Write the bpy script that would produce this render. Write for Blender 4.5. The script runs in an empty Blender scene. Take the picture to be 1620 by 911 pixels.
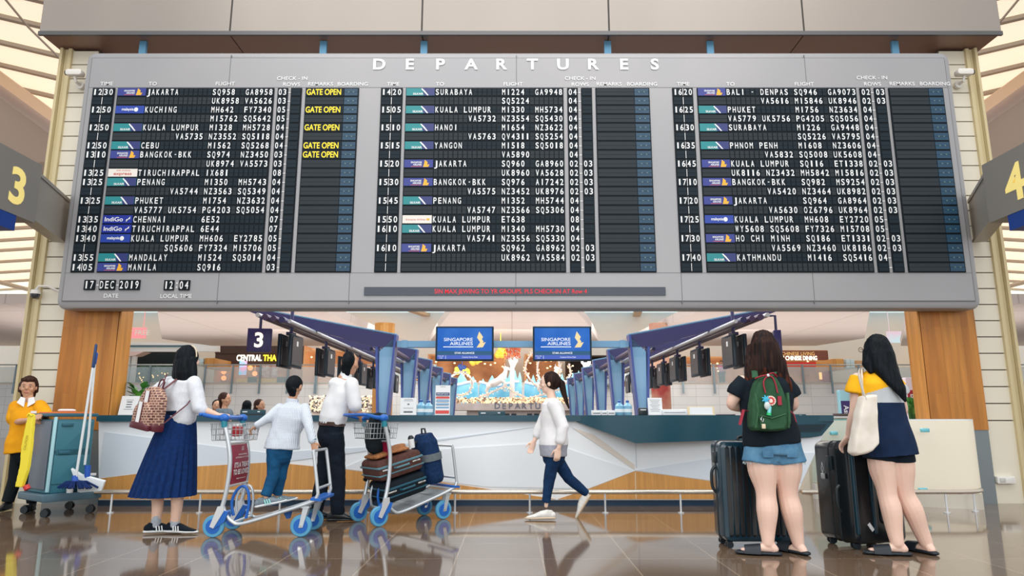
import bpy, math, random
from mathutils import Vector, Matrix, noise
C = bpy.context.scene
random.seed(7)
# ---------------------------------------------------------------- camera, world, light
F, TH, HC = 1080.0, math.atan(206/1080.0), 1.0
cT, sT = math.cos(TH), math.sin(TH)
cam = bpy.data.cameras.new('camera'); cam.lens = 24.0; cam.sensor_width = 36.0; cam.clip_end = 200
co = bpy.data.objects.new('camera', cam); C.collection.objects.link(co)
co.location = (0, 0, HC); co.rotation_euler = (math.pi/2+TH, 0, 0); C.camera = co
C.view_settings.view_transform = 'Standard'; C.view_settings.look = 'None'
C.view_settings.exposure = 0.5; C.view_settings.gamma = 1.0; C.view_settings.use_curve_mapping = False
W = bpy.data.worlds.new('world'); C.world = W; W.use_nodes = True
W.node_tree.nodes['Background'].inputs[0].default_value = (0.985, 0.975, 0.965, 1)
W.node_tree.nodes['Background'].inputs[1].default_value = 0.70
def area(name, loc, size, power, color=(1, .95, .88), target=None, sy=None):
    l = bpy.data.lights.new(name, 'AREA'); l.energy = power; l.color = color; l.shape = 'RECTANGLE'
    l.size = size; l.size_y = sy or size
    o = bpy.data.objects.new(name, l); C.collection.objects.link(o); o.location = loc
    t = Vector(target) if target else Vector(loc)-Vector((0, 0, 1))
    o.rotation_euler = (t-Vector(loc)).to_track_quat('-Z', 'Y').to_euler()
    return o
area('skylight_and_fill', (0, 3.0, 9.5), 12, 420, (1, .97, .93), (0, 6, 0), 7)
area('skylight_and_fill', (0, 17.5, 7.6), 14, 700, (1, .92, .82), None, 7)
area('skylight_and_fill', (0, 31, 4.85), 24, 750, (1, .93, .86), (0, 36, 1.6), 5)  # added fill below the slab to brighten the mezzanine wall, not a skylight

area('portal_fill', (0, 9.5, 5.6), 9.5, 330, (.95, .97, 1), (0, 15, 1), 1.5)  # added fill hidden behind the board, brightens the portal fronts
area('front_fill', (0, -5.5, 4.2), 14, 330, (.95, .98, 1), (0, 8.2, .2), 4)  # added fill behind the camera that brightens the counter front
area('soffit_fill', (0, 29, 2.9), 44, 900, (1, .90, .84), (0, 29, 9), 9)  # added fill facing up to lighten the far soffits, no fixture there

# ---------------------------------------------------------------- pixel helpers (1620 x 911 photograph)
def ray(px, py):
    u, w = (px-810)/F, (455.5-py)/F
    return Vector((u, cT-w*sT, sT+w*cT))
def P(px, py, Y):
    r = ray(px, py); return Vector((0, 0, HC))+r*(Y/r.y)
def Fl(px, py, Z=0.0):
    r = ray(px, py); return Vector((0, 0, HC))+r*((Z-HC)/r.z)
def lerp(a, b, t): return a+(b-a)*t

# ---------------------------------------------------------------- materials
def lin(c): c /= 255.0; return c/12.92 if c <= .04045 else ((c+.055)/1.055)**2.4
def col(r, g, b): return (lin(r), lin(g), lin(b), 1)
MATS = {}
def mat(name, rgb, rough=.5, metal=0, emis=0, spec=.5, coat=0, alpha=1, trans=0, sheen=0, bump=None, vary=None, ecol=None):
    """bump = (noise scale, strength); vary = (noise scale, second rgb, (sx,sy,sz))"""
    if name in MATS: return MATS[name]
    m = bpy.data.materials.new(name); m.use_nodes = True; nt = m.node_tree; b = nt.nodes['Principled BSDF']
    b.inputs['Base Color'].default_value = col(*rgb); b.inputs['Roughness'].default_value = rough
    b.inputs['Metallic'].default_value = metal; b.inputs['Specular IOR Level'].default_value = spec
    b.inputs['Coat Weight'].default_value = coat; b.inputs['Alpha'].default_value = alpha
    b.inputs['Transmission Weight'].default_value = trans; b.inputs['Sheen Weight'].default_value = sheen
    if emis:
        b.inputs['Emission Color'].default_value = col(*(ecol or rgb)); b.inputs['Emission Strength'].default_value = emis
    tc = nt.nodes.new('ShaderNodeTexCoord')
    if vary:
        mp = nt.nodes.new('ShaderNodeMapping'); mp.inputs['Scale'].default_value = vary[2] if len(vary) > 2 else (1, 1, 1)
        n = nt.nodes.new('ShaderNodeTexNoise'); n.inputs['Scale'].default_value = vary[0]; n.inputs['Detail'].default_value = 4
        x = nt.nodes.new('ShaderNodeMix'); x.data_type = 'RGBA'
        x.inputs[6].default_value = col(*rgb); x.inputs[7].default_value = col(*vary[1])
        rp = nt.nodes.new('ShaderNodeMapRange'); rp.inputs[1].default_value = .35; rp.inputs[2].default_value = .65
        nt.links.new(tc.outputs['Object'], mp.inputs[0]); nt.links.new(mp.outputs[0], n.inputs['Vector'])
        nt.links.new(n.outputs[0], rp.inputs[0]); nt.links.new(rp.outputs[0], x.inputs[0])
        nt.links.new(x.outputs[2], b.inputs['Base Color'])
        if emis: nt.links.new(x.outputs[2], b.inputs['Emission Color'])
    if bump:
        n = nt.nodes.new('ShaderNodeTexNoise'); n.inputs['Scale'].default_value = bump[0]
        bp = nt.nodes.new('ShaderNodeBump'); bp.inputs['Strength'].default_value = bump[1]; bp.inputs['Distance'].default_value = .01
        nt.links.new(tc.outputs['Object'], n.inputs['Vector']); nt.links.new(n.outputs[0], bp.inputs['Height'])
        nt.links.new(bp.outputs[0], b.inputs['Normal'])
    MATS[name] = m; return m
def brickmat(name, c1, c2, mortar, bw, bh, ms=.01, rough=.5, axes='xz', offset=.5, spec=.5, squash=1, grain=None, bump=0):
    """tiles, planks or panels: pattern laid along two object axes"""
    if name in MATS: return MATS[name]
    m = mat(name, c1, rough, spec=spec); nt = m.node_tree; b = nt.nodes['Principled BSDF']; L = nt.links.new
    tc = nt.nodes.new('ShaderNodeTexCoord'); sp = nt.nodes.new('ShaderNodeSeparateXYZ'); cb = nt.nodes.new('ShaderNodeCombineXYZ')
    L(tc.outputs['Object'], sp.inputs[0]); ix = {'x': 0, 'y': 1, 'z': 2}
    L(sp.outputs[ix[axes[0]]], cb.inputs[0]); L(sp.outputs[ix[axes[1]]], cb.inputs[1])
    br = nt.nodes.new('ShaderNodeTexBrick'); L(cb.outputs[0], br.inputs['Vector'])
    br.inputs['Color1'].default_value = col(*c1); br.inputs['Color2'].default_value = col(*c2); br.inputs['Mortar'].default_value = col(*mortar)
    br.inputs['Scale'].default_value = 1; br.inputs['Brick Width'].default_value = bw; br.inputs['Row Height'].default_value = bh
    br.inputs['Mortar Size'].default_value = ms; br.inputs['Mortar Smooth'].default_value = .1; br.offset = offset
    out = br.outputs[0]
    if grain:
        n = nt.nodes.new('ShaderNodeTexNoise'); mp = nt.nodes.new('ShaderNodeMapping'); mp.inputs['Scale'].default_value = grain[0]
        n.inputs['Scale'].default_value = 1; n.inputs['Detail'].default_value = 5
        L(tc.outputs['Object'], mp.inputs[0]); L(mp.outputs[0], n.inputs['Vector'])
        x = nt.nodes.new('ShaderNodeMix'); x.data_type = 'RGBA'; x.blend_type = 'MULTIPLY'; x.inputs[0].default_value = grain[1]
        rp = nt.nodes.new('ShaderNodeMapRange'); rp.inputs[1].default_value = .3; rp.inputs[2].default_value = .7; rp.inputs[3].default_value = .45; rp.inputs[4].default_value = 1.25
        L(n.outputs[0], rp.inputs[0]); L(out, x.inputs[6]); L(rp.outputs[0], x.inputs[7]); out = x.outputs[2]
    L(out, b.inputs['Base Color']); return m

# ---------------------------------------------------------------- geometry builder
def frame(d, up=None):
    d = d.normalized(); up = up or (Vector((0, 0, 1)) if abs(d.z) < .9 else Vector((1, 0, 0)))
    s = d.cross(up).normalized(); return d, s, s.cross(d).normalized()
GL = {}
def text_raw(s, off=0.0):
    k = (s, off)
    if k in GL: return GL[k]
    cu = bpy.data.curves.new('t', 'FONT'); cu.body = s; cu.offset = off; cu.resolution_u = 4; cu.fill_mode = 'FRONT'
    o = bpy.data.objects.new('t', cu); C.collection.objects.link(o)
    dg = bpy.context.evaluated_depsgraph_get(); me = bpy.data.meshes.new_from_object(o.evaluated_get(dg))
    v = [(q.co.x, q.co.y) for q in me.vertices]; f = [tuple(p.vertices) for p in me.polygons]
    bpy.data.objects.remove(o); bpy.data.curves.remove(cu); bpy.data.meshes.remove(me)
    GL[k] = (v, f); return GL[k]
CAP = [None]
class G:
    def __init__(s): s.v = []; s.f = []; s.m = []
    def add(s, v, f, mi=0):
        n = len(s.v); s.v += [Vector(q) for q in v]; s.f += [tuple(i+n for i in q) for q in f]; s.m += [mi]*len(f); return s
    def box(s, x0, x1, y0, y1, z0, z1, mi=0):
        v = [(x, y, z) for x in (x0, x1) for y in (y0, y1) for z in (z0, z1)]
        return s.add(v, [(0, 1, 3, 2), (4, 6, 7, 5), (0, 4, 5, 1), (2, 3, 7, 6), (0, 2, 6, 4), (1, 5, 7, 3)], mi)
    def obox(s, c, size, X=(1, 0, 0), Y=(0, 1, 0), Z=None, mi=0):
        c, X, Y = Vector(c), Vector(X).normalized(), Vector(Y).normalized(); Z = Vector(Z).normalized() if Z else X.cross(Y).normalized()
        a, b, d = size[0]/2, size[1]/2, size[2]/2
        v = [c+X*i*a+Y*j*b+Z*k*d for i in (-1, 1) for j in (-1, 1) for k in (-1, 1)]
        return s.add(v, [(0, 1, 3, 2), (4, 6, 7, 5), (0, 4, 5, 1), (2, 3, 7, 6), (0, 2, 6, 4), (1, 5, 7, 3)], mi)
    def rings(s, R, mi=0, caps=True, closed=False):
        n = len(R[0]); v = [p for r in R for p in r]; f = []
        K = len(R); rng = range(K) if closed else range(K-1)
        for i in rng:
            j = (i+1) % K
            for k in range(n): f.append((i*n+k, i*n+(k+1) % n, j*n+(k+1) % n, j*n+k))
        if caps and not closed: f.append(tuple(range(n-1, -1, -1))); f.append(tuple((K-1)*n+k for k in range(n)))
        return s.add(v, f, mi)
    def tube(s, pts, r, n=10, mi=0, up=None, closed=False, round_=False, pw=1.0):
        """r: number, list of numbers or list of (side, up) pairs; up: vector that the second radius follows"""
        pts = [Vector(p) for p in pts]; K = len(pts)
        rr = [r]*K if not isinstance(r, (list,)) else r
        rr = [(q, q) if not isinstance(q, tuple) else q for q in rr]
        if round_:
            d0 = (pts[0]-pts[1]).normalized(); d1 = (pts[-1]-pts[-2]).normalized()
            a, b = rr[0], rr[-1]
            pre = [(pts[0]+d0*max(a)*math.sin(t), (a[0]*math.cos(t), a[1]*math.cos(t))) for t in (1.35, .8, .4)]
            post = [(pts[-1]+d1*max(b)*math.sin(t), (b[0]*math.cos(t), b[1]*math.cos(t))) for t in (.4, .8, 1.35)]
            pts = [p for p, _ in pre]+pts+[p for p, _ in post]; rr = [q for _, q in pre]+rr+[q for _, q in post]; K = len(pts)
        R = []; side = None
        for i in range(K):
            if closed: d = pts[(i+1) % K]-pts[i-1]
            else: d = pts[min(i+1, K-1)]-pts[max(i-1, 0)]
            if d.length < 1e-9: d = Vector((0, 0, 1))
            d.normalize()
            if up is not None:
                u = Vector(up); sd = d.cross(u)
                if sd.length < .05: sd = side or Vector((1, 0, 0))
                sd.normalize()
            elif side is None: sd = frame(d)[1]
            else:
                sd = side-d*side.dot(d); sd = sd.normalized() if sd.length > 1e-6 else frame(d)[1]
            side = sd; u2 = sd.cross(d).normalized(); ring = []
            for k in range(n):
                t = 2*math.pi*k/n; ct, st = math.cos(t), math.sin(t)
                if pw != 1: ct = math.copysign(abs(ct)**pw, ct); st = math.copysign(abs(st)**pw, st)
                ring.append(pts[i]+sd*ct*rr[i][0]+u2*st*rr[i][1])
            R.append(ring)
        return s.rings(R, mi, True, closed)
    def ell(s, c, r, X=(1, 0, 0), Y=(0, 1, 0), Z=(0, 0, 1), nu=16, nv=10, mi=0, pw=1.0):
        c, X, Y, Z = Vector(c), Vector(X), Vector(Y), Vector(Z); R = []
        if not isinstance(r, (tuple, list)): r = (r, r, r)
        for j in range(nv+1):
            ph = -math.pi/2+math.pi*(j if 0 < j < nv else (0.02 if j == 0 else nv-.02))/nv
            q = math.cos(ph); z = math.sin(ph)
            if pw != 1: q = abs(q)**pw; z = math.copysign(abs(z)**pw, z)
            ring = []
            for i in range(nu):
                t = 2*math.pi*i/nu; a, b = math.cos(t), math.sin(t)
                if pw != 1: a = math.copysign(abs(a)**pw, a); b = math.copysign(abs(b)**pw, b)
                ring.append(c+X*r[0]*q*a+Y*r[1]*q*b+Z*r[2]*z)
            R.append(ring)
        return s.rings(R, mi)
    def prism(s, poly, ext, mi=0, side_mi=None):
        poly = [Vector(p) for p in poly]; ext = Vector(ext); n = len(poly)
        v = poly+[p+ext for p in poly]; s.add(v, [tuple(range(n-1, -1, -1)), tuple(range(n, 2*n))], mi)
        return s.add(v, [(i, (i+1) % n, (i+1) % n+n, i+n) for i in range(n)], mi if side_mi is None else side_mi)
    def rbox(s, c, size, r=.03, X=(1, 0, 0), Y=(0, 1, 0), Z=(0, 0, 1), mi=0, seg=4, er=None):
        """rounded box: rounded rectangle in X-Z, extruded along Y, with softened ends"""
        c, X, Y, Z = Vector(c), Vector(X).normalized(), Vector(Y).normalized(), Vector(Z).normalized()
        a, b, h = size[0]/2, size[1]/2, size[2]/2; er = r*.5 if er is None else er; R = []
        prof = [(-b, er), (-b+er*.3, er*.3), (-b+er, 0), (b-er, 0), (b-er*.3, er*.3), (b, er)]
        for y, ins in prof:
            aa, hh, q = a-ins, h-ins, max(r-ins, .001); ring = []
            for cx, cz, t0 in ((1, 1, 0), (-1, 1, 90), (-1, -1, 180), (1, -1, 270)):
                for k in range(seg+1):
                    t = math.radians(t0+90*k/seg)
                    ring.append(c+X*(cx*(aa-q)+q*math.cos(t))+Z*(cz*(hh-q)+q*math.sin(t))+Y*y)
            R.append(ring)
        return s.rings(R, mi)
    def text(s, st, o, h, R=(1, 0, 0), U=(0, 0, 1), al='c', xs=1.0, off=0.0, mi=0, width=None):
        """flat lettering: cap height h, o = baseline point"""
        if CAP[0] is None:
            v, _ = text_raw('H'); CAP[0] = max(q[1] for q in v)
        v, f = text_raw(st, off)
        if not v: return s
        x0, x1 = min(q[0] for q in v), max(q[0] for q in v); k = h/CAP[0]; R, U, o = Vector(R), Vector(U), Vector(o)
        if width: xs = width/((x1-x0)*k)
        ox = {'l': x0, 'r': x1, 'c': (x0+x1)/2}[al]
        return s.add([o+R*((q[0]-ox)*k*xs)+U*(q[1]*k) for q in v], f, mi)
    def build(s, name, mats, parent=None, ang=35, kind=None, fn=None, label=None):
        me = bpy.data.meshes.new(name)
        if parent is not None:
            inv = parent.matrix_basis.inverted(); q = parent.parent
            if q is not None and q.type == 'EMPTY': inv = inv @ q.matrix_basis.inverted()
            vs = [inv @ p for p in s.v]
        else: vs = s.v
        me.from_pydata([tuple(p) for p in vs], [], s.f); me.validate()
        mats = mats if isinstance(mats, (list, tuple)) else [mats]
        for m in mats: me.materials.append(m)
        if len(me.polygons) == len(s.m): me.polygons.foreach_set('material_index', s.m)
        me.polygons.foreach_set('use_smooth', [True]*len(me.polygons)); me.set_sharp_from_angle(angle=math.radians(ang))
        o = bpy.data.objects.new(name, me); C.collection.objects.link(o)
        if parent is not None: o.parent = parent
        if kind: o['kind'] = kind
        if label: o['label'] = label
        return o
def remesh(g, vox=.008, it=4, fac=.5):
    """one continuous surface out of overlapping closed shapes"""
    import numpy as np
    me = bpy.data.meshes.new('r'); me.from_pydata([tuple(p) for p in g.v], [], g.f)
    o = bpy.data.objects.new('r', me); C.collection.objects.link(o)
    m = o.modifiers.new('r', 'REMESH'); m.mode = 'VOXEL'; m.voxel_size = vox
    if it: m = o.modifiers.new('s', 'SMOOTH'); m.iterations = it; m.factor = fac
    dg = bpy.context.evaluated_depsgraph_get(); me2 = bpy.data.meshes.new_from_object(o.evaluated_get(dg))
    r = G(); r.v = [q.co.copy() for q in me2.vertices]; r.f = [tuple(p.vertices) for p in me2.polygons]; r.m = [0]*len(r.f)
    r.n = [q.normal.copy() for q in me2.vertices]
    bpy.data.objects.remove(o); bpy.data.meshes.remove(me); bpy.data.meshes.remove(me2); return r
def wrinkle(g, amp=.006, sc=(9, 9, 5), seed=0, fn=None):
    o = Vector((seed*3.1, seed*1.7, 0)); new = []
    for p, n in zip(g.v, g.n):
        q = Vector((p.x*sc[0], p.y*sc[1], p.z*sc[2]))+o
        d = noise.noise(q)+.5*noise.noise(q*2.1); d = d*amp*(fn(p) if fn else 1)
        new.append(p+n*d)
    g.v = new; return g
def paint(g, fn):
    """choose the material of each face by where its centre lies (panels of one garment)"""
    for i, f in enumerate(g.f):
        c = Vector((0, 0, 0))
        for k in f: c += g.v[k]
        g.m[i] = fn(c/len(f))
    return g
def thing(name, label, cat, loc=(0, 0, 0), rz=0, group=None, kind=None):
    o = bpy.data.objects.new(name, None); C.collection.objects.link(o); o.empty_display_size = .1
    o.matrix_basis = Matrix.Translation(Vector(loc)) @ Matrix.Rotation(rz, 4, 'Z')
    if label: o['label'] = label
    if cat: o['category'] = cat
    if group: o['group'] = group
    if kind: o['kind'] = kind
    return o
def tag(o, label=None, cat=None, group=None, kind=None):
    for k, v in (('label', label), ('category', cat), ('group', group), ('kind', kind)):
        if v: o[k] = v
    return o
def tree_copy(o, parent=None):
    c = o.copy(); C.collection.objects.link(c)
    if parent: c.parent = parent
    for ch in list(o.children): tree_copy(ch, c)
    return c
# ---------------------------------------------------------------- palette
alu = mat('board_paint', (152, 153, 157), .42, .25, vary=(.9, (157, 157, 160)))
alu_d = mat('seam', (110, 112, 116), .5)
white = mat('white_letters', (235, 238, 240), .5)
flap = mat('flap_black', (24, 38, 47), .6, spec=.2); flap2 = mat('flap_gap', (8, 20, 28), .6, spec=.2); flapg = mat('flap_grey', (44, 52, 58), .6, spec=.2)
yellowt = mat('yellow_letters', (250, 215, 45), .5, emis=.25)
cream = mat('cream_panel', (226, 221, 205), .5, vary=(.6, (219, 213, 195)))
creamgap = mat('cream_gap', (96, 90, 78), .7)
gold = mat('champagne_metal', (204, 190, 150), .45, .12); woodtrim = mat('wood_trim', (176, 118, 62), .5)
steel = mat('brushed_steel', (190, 192, 194), .28, .85); steel_w = mat('satin_steel', (214, 218, 222), .35, .4)
dark = mat('near_black', (22, 38, 46), .45); black = mat('black_plastic', (20, 30, 36), .35)
chrome = mat('chrome', (225, 230, 232), .12, 1.0)
wood = brickmat('plank_wood', (196, 132, 58), (176, 110, 42), (160, 98, 40), 1.3, .085, .0012, .38, 'zx', .37, grain=((14, 14, 1.2), .45))
woodside = brickmat('plank_wood_side', (206, 142, 68), (190, 126, 56), (166, 104, 46), 1.3, .085, .0012, .38, 'zy', .37, grain=((14, 14, 1.2), .45))

# ---------------------------------------------------------------- floor
def floor_mat():
    m = mat('polished_granite', (150, 128, 108), .09, spec=.9); nt = m.node_tree; b = nt.nodes['Principled BSDF']; L = nt.links.new
    tc = nt.nodes.new('ShaderNodeTexCoord')
    n1 = nt.nodes.new('ShaderNodeTexNoise'); n1.inputs['Scale'].default_value = 70; n1.inputs['Detail'].default_value = 3
    n2 = nt.nodes.new('ShaderNodeTexNoise'); n2.inputs['Scale'].default_value = .5
    br = nt.nodes.new('ShaderNodeTexBrick'); br.offset = 0; br.inputs['Scale'].default_value = 1
    br.inputs['Brick Width'].default_value = .625; br.inputs['Row Height'].default_value = .625; br.inputs['Mortar Size'].default_value = .006
    br.inputs['Color1'].default_value = col(120, 100, 82); br.inputs['Color2'].default_value = col(108, 90, 74); br.inputs['Mortar'].default_value = col(150, 132, 112)
    mp = nt.nodes.new('ShaderNodeMapping'); mp.inputs['Location'].default_value = (-.22, -.225, 0)
    L(tc.outputs['Object'], mp.inputs[0]); L(mp.outputs[0], br.inputs['Vector']); L(tc.outputs['Object'], n1.inputs['Vector']); L(tc.outputs['Object'], n2.inputs['Vector'])
    r = nt.nodes.new('ShaderNodeMapRange'); r.inputs[1].default_value = .35; r.inputs[2].default_value = .65; r.inputs[3].default_value = .75; r.inputs[4].default_value = 1.2
    x = nt.nodes.new('ShaderNodeMix'); x.data_type = 'RGBA'; x.blend_type = 'MULTIPLY'; x.inputs[0].default_value = 1
    L(n1.outputs[0], r.inputs[0]); L(br.outputs[0], x.inputs[6]); L(r.outputs[0], x.inputs[7]); L(x.outputs[2], b.inputs['Base Color'])
    r2 = nt.nodes.new('ShaderNodeMapRange'); r2.inputs[3].default_value = .045; r2.inputs[4].default_value = .10
    L(n2.outputs[0], r2.inputs[0]); L(r2.outputs[0], b.inputs['Roughness'])
    return m
g = G(); g.box(-32, 32, -9, 36, -.12, 0)
g.build('floor', floor_mat(), kind='structure')

# ---------------------------------------------------------------- side walls, pillars, bulkhead
YW = 8.5; K = 8.5/8.2; OX = .09
def side_wall(s, nm):
    root = thing(nm, None, None, (OX+s*5.86, YW, 0), kind='structure')
    g = G(); x0, x1 = sorted((OX+s*5.70, OX+s*6.03)); z = 0.0; i = 0
    g.box(x0, x1, YW+.012, YW+.30, 0, 5.90, 1)
    hs = [.98]+[.205]*24
    for h in hs:
        g.box(x0, x1, YW-.01, YW+.06, z, z+h-.014, 0); z += h
    g.build('cladding', [cream, creamgap], root)
    g = G()
    for a, b_, y, m in ((6.03, 6.075, -.05, 0), (6.08, 6.135, -.02, 0), (6.14, 6.175, -.07, 0)):
        x0, x1 = sorted((OX+s*a, OX+s*b_)); g.box(x0, x1, YW+y, YW+.3, 0, 5.905, m)
    g.build('corner_post', [gold], root)
    g = G(); x0, x1 = sorted((OX+s*6.178, OX+s*6.21)); g.box(x0, x1, YW-.02, YW+.3, 0, 5.905); g.build('edge_strip', woodtrim, root)
side_wall(-1, 'wall_left'); side_wall(1, 'wall_right')
def pillar(s, lab):
    root = thing('wooden_pillar', lab, 'pillar', (OX+s*5.34, YW, 0), group='wood clad pillars under the board')
    def bar(a, b_, y0, y1, z0, z1, nm, m): x0, x1 = sorted((OX+s*a, OX+s*b_)); g = G(); g.box(x0, x1, y0, y1, z0, z1); g.build(nm, m, root)
    bar(5.005, 5.69, YW-.05, YW+.22, .86, 5.6, 'timber_face', wood); bar(4.995, 5.005, YW-.035, YW+.22, .86, 5.6, 'seam', dark)
    bar(4.975, 4.995, YW-.05, YW+.22, .86, 5.6, 'return_face', woodside); bar(4.975, 5.69, YW-.04, YW+.22, 0, .86, 'metal_base', mat('grey_metal', (128, 138, 142), .35, .5))
pillar(-1, 'timber clad pillar behind the cleaning cart, left end of the counter')
pillar(1, 'timber clad pillar with grey metal foot beside the cream curved barrier')
bk = mat('bulkhead_paint', (146, 140, 134), .38, .3, vary=(.35, (158, 150, 143), (1, 1, .3)))
BX = 6.30; B0, B1 = -6.19, 6.41
root = thing('overhead_bulkhead', 'wide grey metal bulkhead beam above the departure board', 'beam', (0, 8.3, 5.93))
g = G(); jx = [B0, -3.69, -1.18, 1.27, 3.82, B1]
for i in range(5): g.box(jx[i]+.012, jx[i+1]-.012, 8.14, 8.22, 5.97, 7.8)
g.build('fascia_panel', bk, root)
g = G(); g.box(B0+.01, B1-.01, 8.16, 8.75, 5.945, 7.8, 0); g.build('core', [mat('bulkhead_inner', (74, 70, 68), .5)], root)
g = G(); xs = [B0+.03, -3.69, -1.18, 1.27, 3.82, B1-.03]
for i in range(5): g.box(xs[i]+.008, xs[i+1]-.008, 8.165, 8.74, 5.925, 5.945)
g.build('soffit_panel', mat('soffit_brown', (140, 112, 98), .45, .2), root)
g = G(); g.box(B0, B1, 8.13, 8.165, 5.915, 5.97); g.build('lower_lip', mat('lip', (96, 96, 98), .4, .5), root)

# ---------------------------------------------------------------- departure board
YB = 7.85*K
Bz = lambda py: P(810, py, YB).z
def Bx(px, py=423): return P(px, py, YB).x
broot = thing('departure_board', 'huge grey flap departure board hanging over the counter', 'departure board', (0, YB, 2.32))
xl, xr, zt, zb = P(84, 485, YB).x, P(1557, 485, YB).x, Bz(80), Bz(488)
bc = ((xl+xr)/2, YB+.14, (zt+zb)/2)
g = G(); g.rbox((bc[0], YB+.16, bc[2]), (xr-xl, .26, zt-zb), .11, mi=0, seg=6, er=.05); g.build('casing', [alu], broot)
fx0, fx1, fz0, fz1 = xl+.09, xr-.09, zb+.10, zt-.10
g = G(); g.box(fx0, fx1, YB+.015, YB+.05, fz0, fz1, 0)
for (a, b_, c_, d_) in ((fx0-.012, fx1+.012, fz1, fz1+.010), (fx0-.012, fx1+.012, fz0-.010, fz0), (fx0-.012, fx0, fz0, fz1), (fx1, fx1+.012, fz0, fz1)):
    g.box(a, b_, YB+.022, YB+.05, c_, d_, 1)
for px, y0, y1 in ((363, 86, 136), (817, 86, 136), (1275, 86, 136), (344, 431, 480), (552, 431, 480), (816, 431, 480), (1079, 431, 480), (1288, 431, 480)):
    x = Bx(px, (y0+y1)/2); g.box(x-.004, x+.004, YB+.013, YB+.03, Bz(y1), Bz(y0), 1)
g.box(fx0, fx1, YB+.013, YB+.03, Bz(137.5)-.003, Bz(137.5)+.003, 1); g.box(fx0, fx1, YB+.013, YB+.03, Bz(431)-.004, Bz(431)+.002, 1)
g.build('face_panel', [alu, alu_d], broot)
# rods up to the bulkhead
for px in (227, 512, 671, 961, 1123, 1415):
    x = P(px, 72, 8.3).x; g = G(); g.box(x-.045, x+.045, 8.28, 8.32, zt-.03, 5.915); g.box(x-.07, x+.07, 8.26, 8.34, zt-.02, zt+.02)
    g.build('hanging_bracket', mat('bracket_blue', (88, 140, 172), .45, .3), broot)
# title and column headings
g = G(); tx = P(818, 100, YB).x; zb0, h = Bz(109), Bz(93)-Bz(109)
for i, ch in enumerate('DEPARTURES'):
    px = lerp(600, 1036, i/9.0); g = G(); g.text(ch, (P(px, 101, YB).x, YB+.006, zb0), h, xs=1.12, off=.03); g.build('title_letter', white, broot)
for px, py, s in ((168, 134.5, 'TIME'), (241, 134.5, 'TO'), (356, 134.5, 'FLIGHT'), (462, 126, 'CHECK - IN'), (461, 135.5, 'ROWS'), (507, 135, 'REMARKS'), (558, 135, 'BOARDING'),
                  (622, 135, 'TIME'), (696, 135, 'TO'), (812, 135, 'FLIGHT'), (918, 126, 'CHECK - IN'), (918, 135.5, 'ROWS'), (964, 135, 'REMARKS'), (1016, 135, 'BOARDING'),
                  (1081, 135, 'TIME'), (1156, 135, 'TO'), (1273, 135, 'FLIGHT'), (1380, 125, 'CHECK - IN'), (1381, 135, 'ROWS'), (1428, 134.5, 'REMARKS'), (1480, 134.5, 'BOARDING')):
    g = G(); g.text(s, (P(px, py, YB).x, YB+.006, Bz(py)), .047, xs=1.12, off=.004); g.build('heading_lettering', white, broot)
# flap fields
D1 = '''1230|SQ|JAKARTA       SQ958  GA8958|03||1
|| .             UK8958 VA5626|03||
1250|MH|KUCHING       MH642  FY7340|05||1
|| .             MI5762 SQ5642|05||
1250|MI|KUALA LUMPUR  MI328  MH5728|04||1
|| .      VA5735 NZ3552 SQ5118|04||
1250|MI|CEBU          MI562  SQ5268|04||1
1310|SQ|BANGKOK-BKK   SQ974  NZ3450|03||1
|| .             UK8974 VA5573|03||
1325|IX|TIRUCHIRAPPAL IX681|08||
1325|MI|PENANG        MI350  MH5743|04||
|| .      VA5744 NZ3563 SQ5349|04||
1325|MI|PHUKET        MI754  NZ3632|04||
||VA5777 UK5754 PG4203 SQ5054|04||
1335|IG|CHENNAI       6E52|07||
1340|IG|TIRUCHIRAPPAL 6E44|07||
1340|MH|KUALA LUMPUR  MH606  EY2785|05||
|| .      SQ5606 FY7324 MI5706|05||
1355|MI|MANDALAY      MI524  SQ5014|04||
1405|SQ|MANILA        SQ916|03||'''
D2 = '''1420|MI|SURABAYA      MI224  GA9948|04||
|| .            SQ5224|04||
1505|MI|KUALA LUMPUR  MI330  MH5734|04||
|| .      VA5732 NZ3554 SQ5430|04||
1510|MI|HANOI         MI654  NZ3622|04||
|| .      VA5763 QV4311 SQ5254|04||
1515|MI|YANGON        MI518  SQ5018|04||
|| .            VA5890|04||
1520|SQ|JAKARTA       SQ960  GA8960|02|03|
|| .            UK8960 VA5628|02|03|
1530|SQ|BANGKOK-BKK   SQ976  AI7242|02|03|
|| .      VA5575 NZ3452 UK8976|02|03|
1545|MI|PENANG        MI352  MH5744|04||
|| .      VA5747 NZ3566 SQ5306|04||
1550|ET|KUALA LUMPUR  ET638|08||
1610|MI|KUALA LUMPUR  MI340  MH5730|04||
|| .      VA5741 NZ3556 SQ5330|04||
1610|SQ|JAKARTA       SQ962  GA8962|02|03|
|| .            UK8962 VA5584|02|03|
|||||'''
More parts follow.
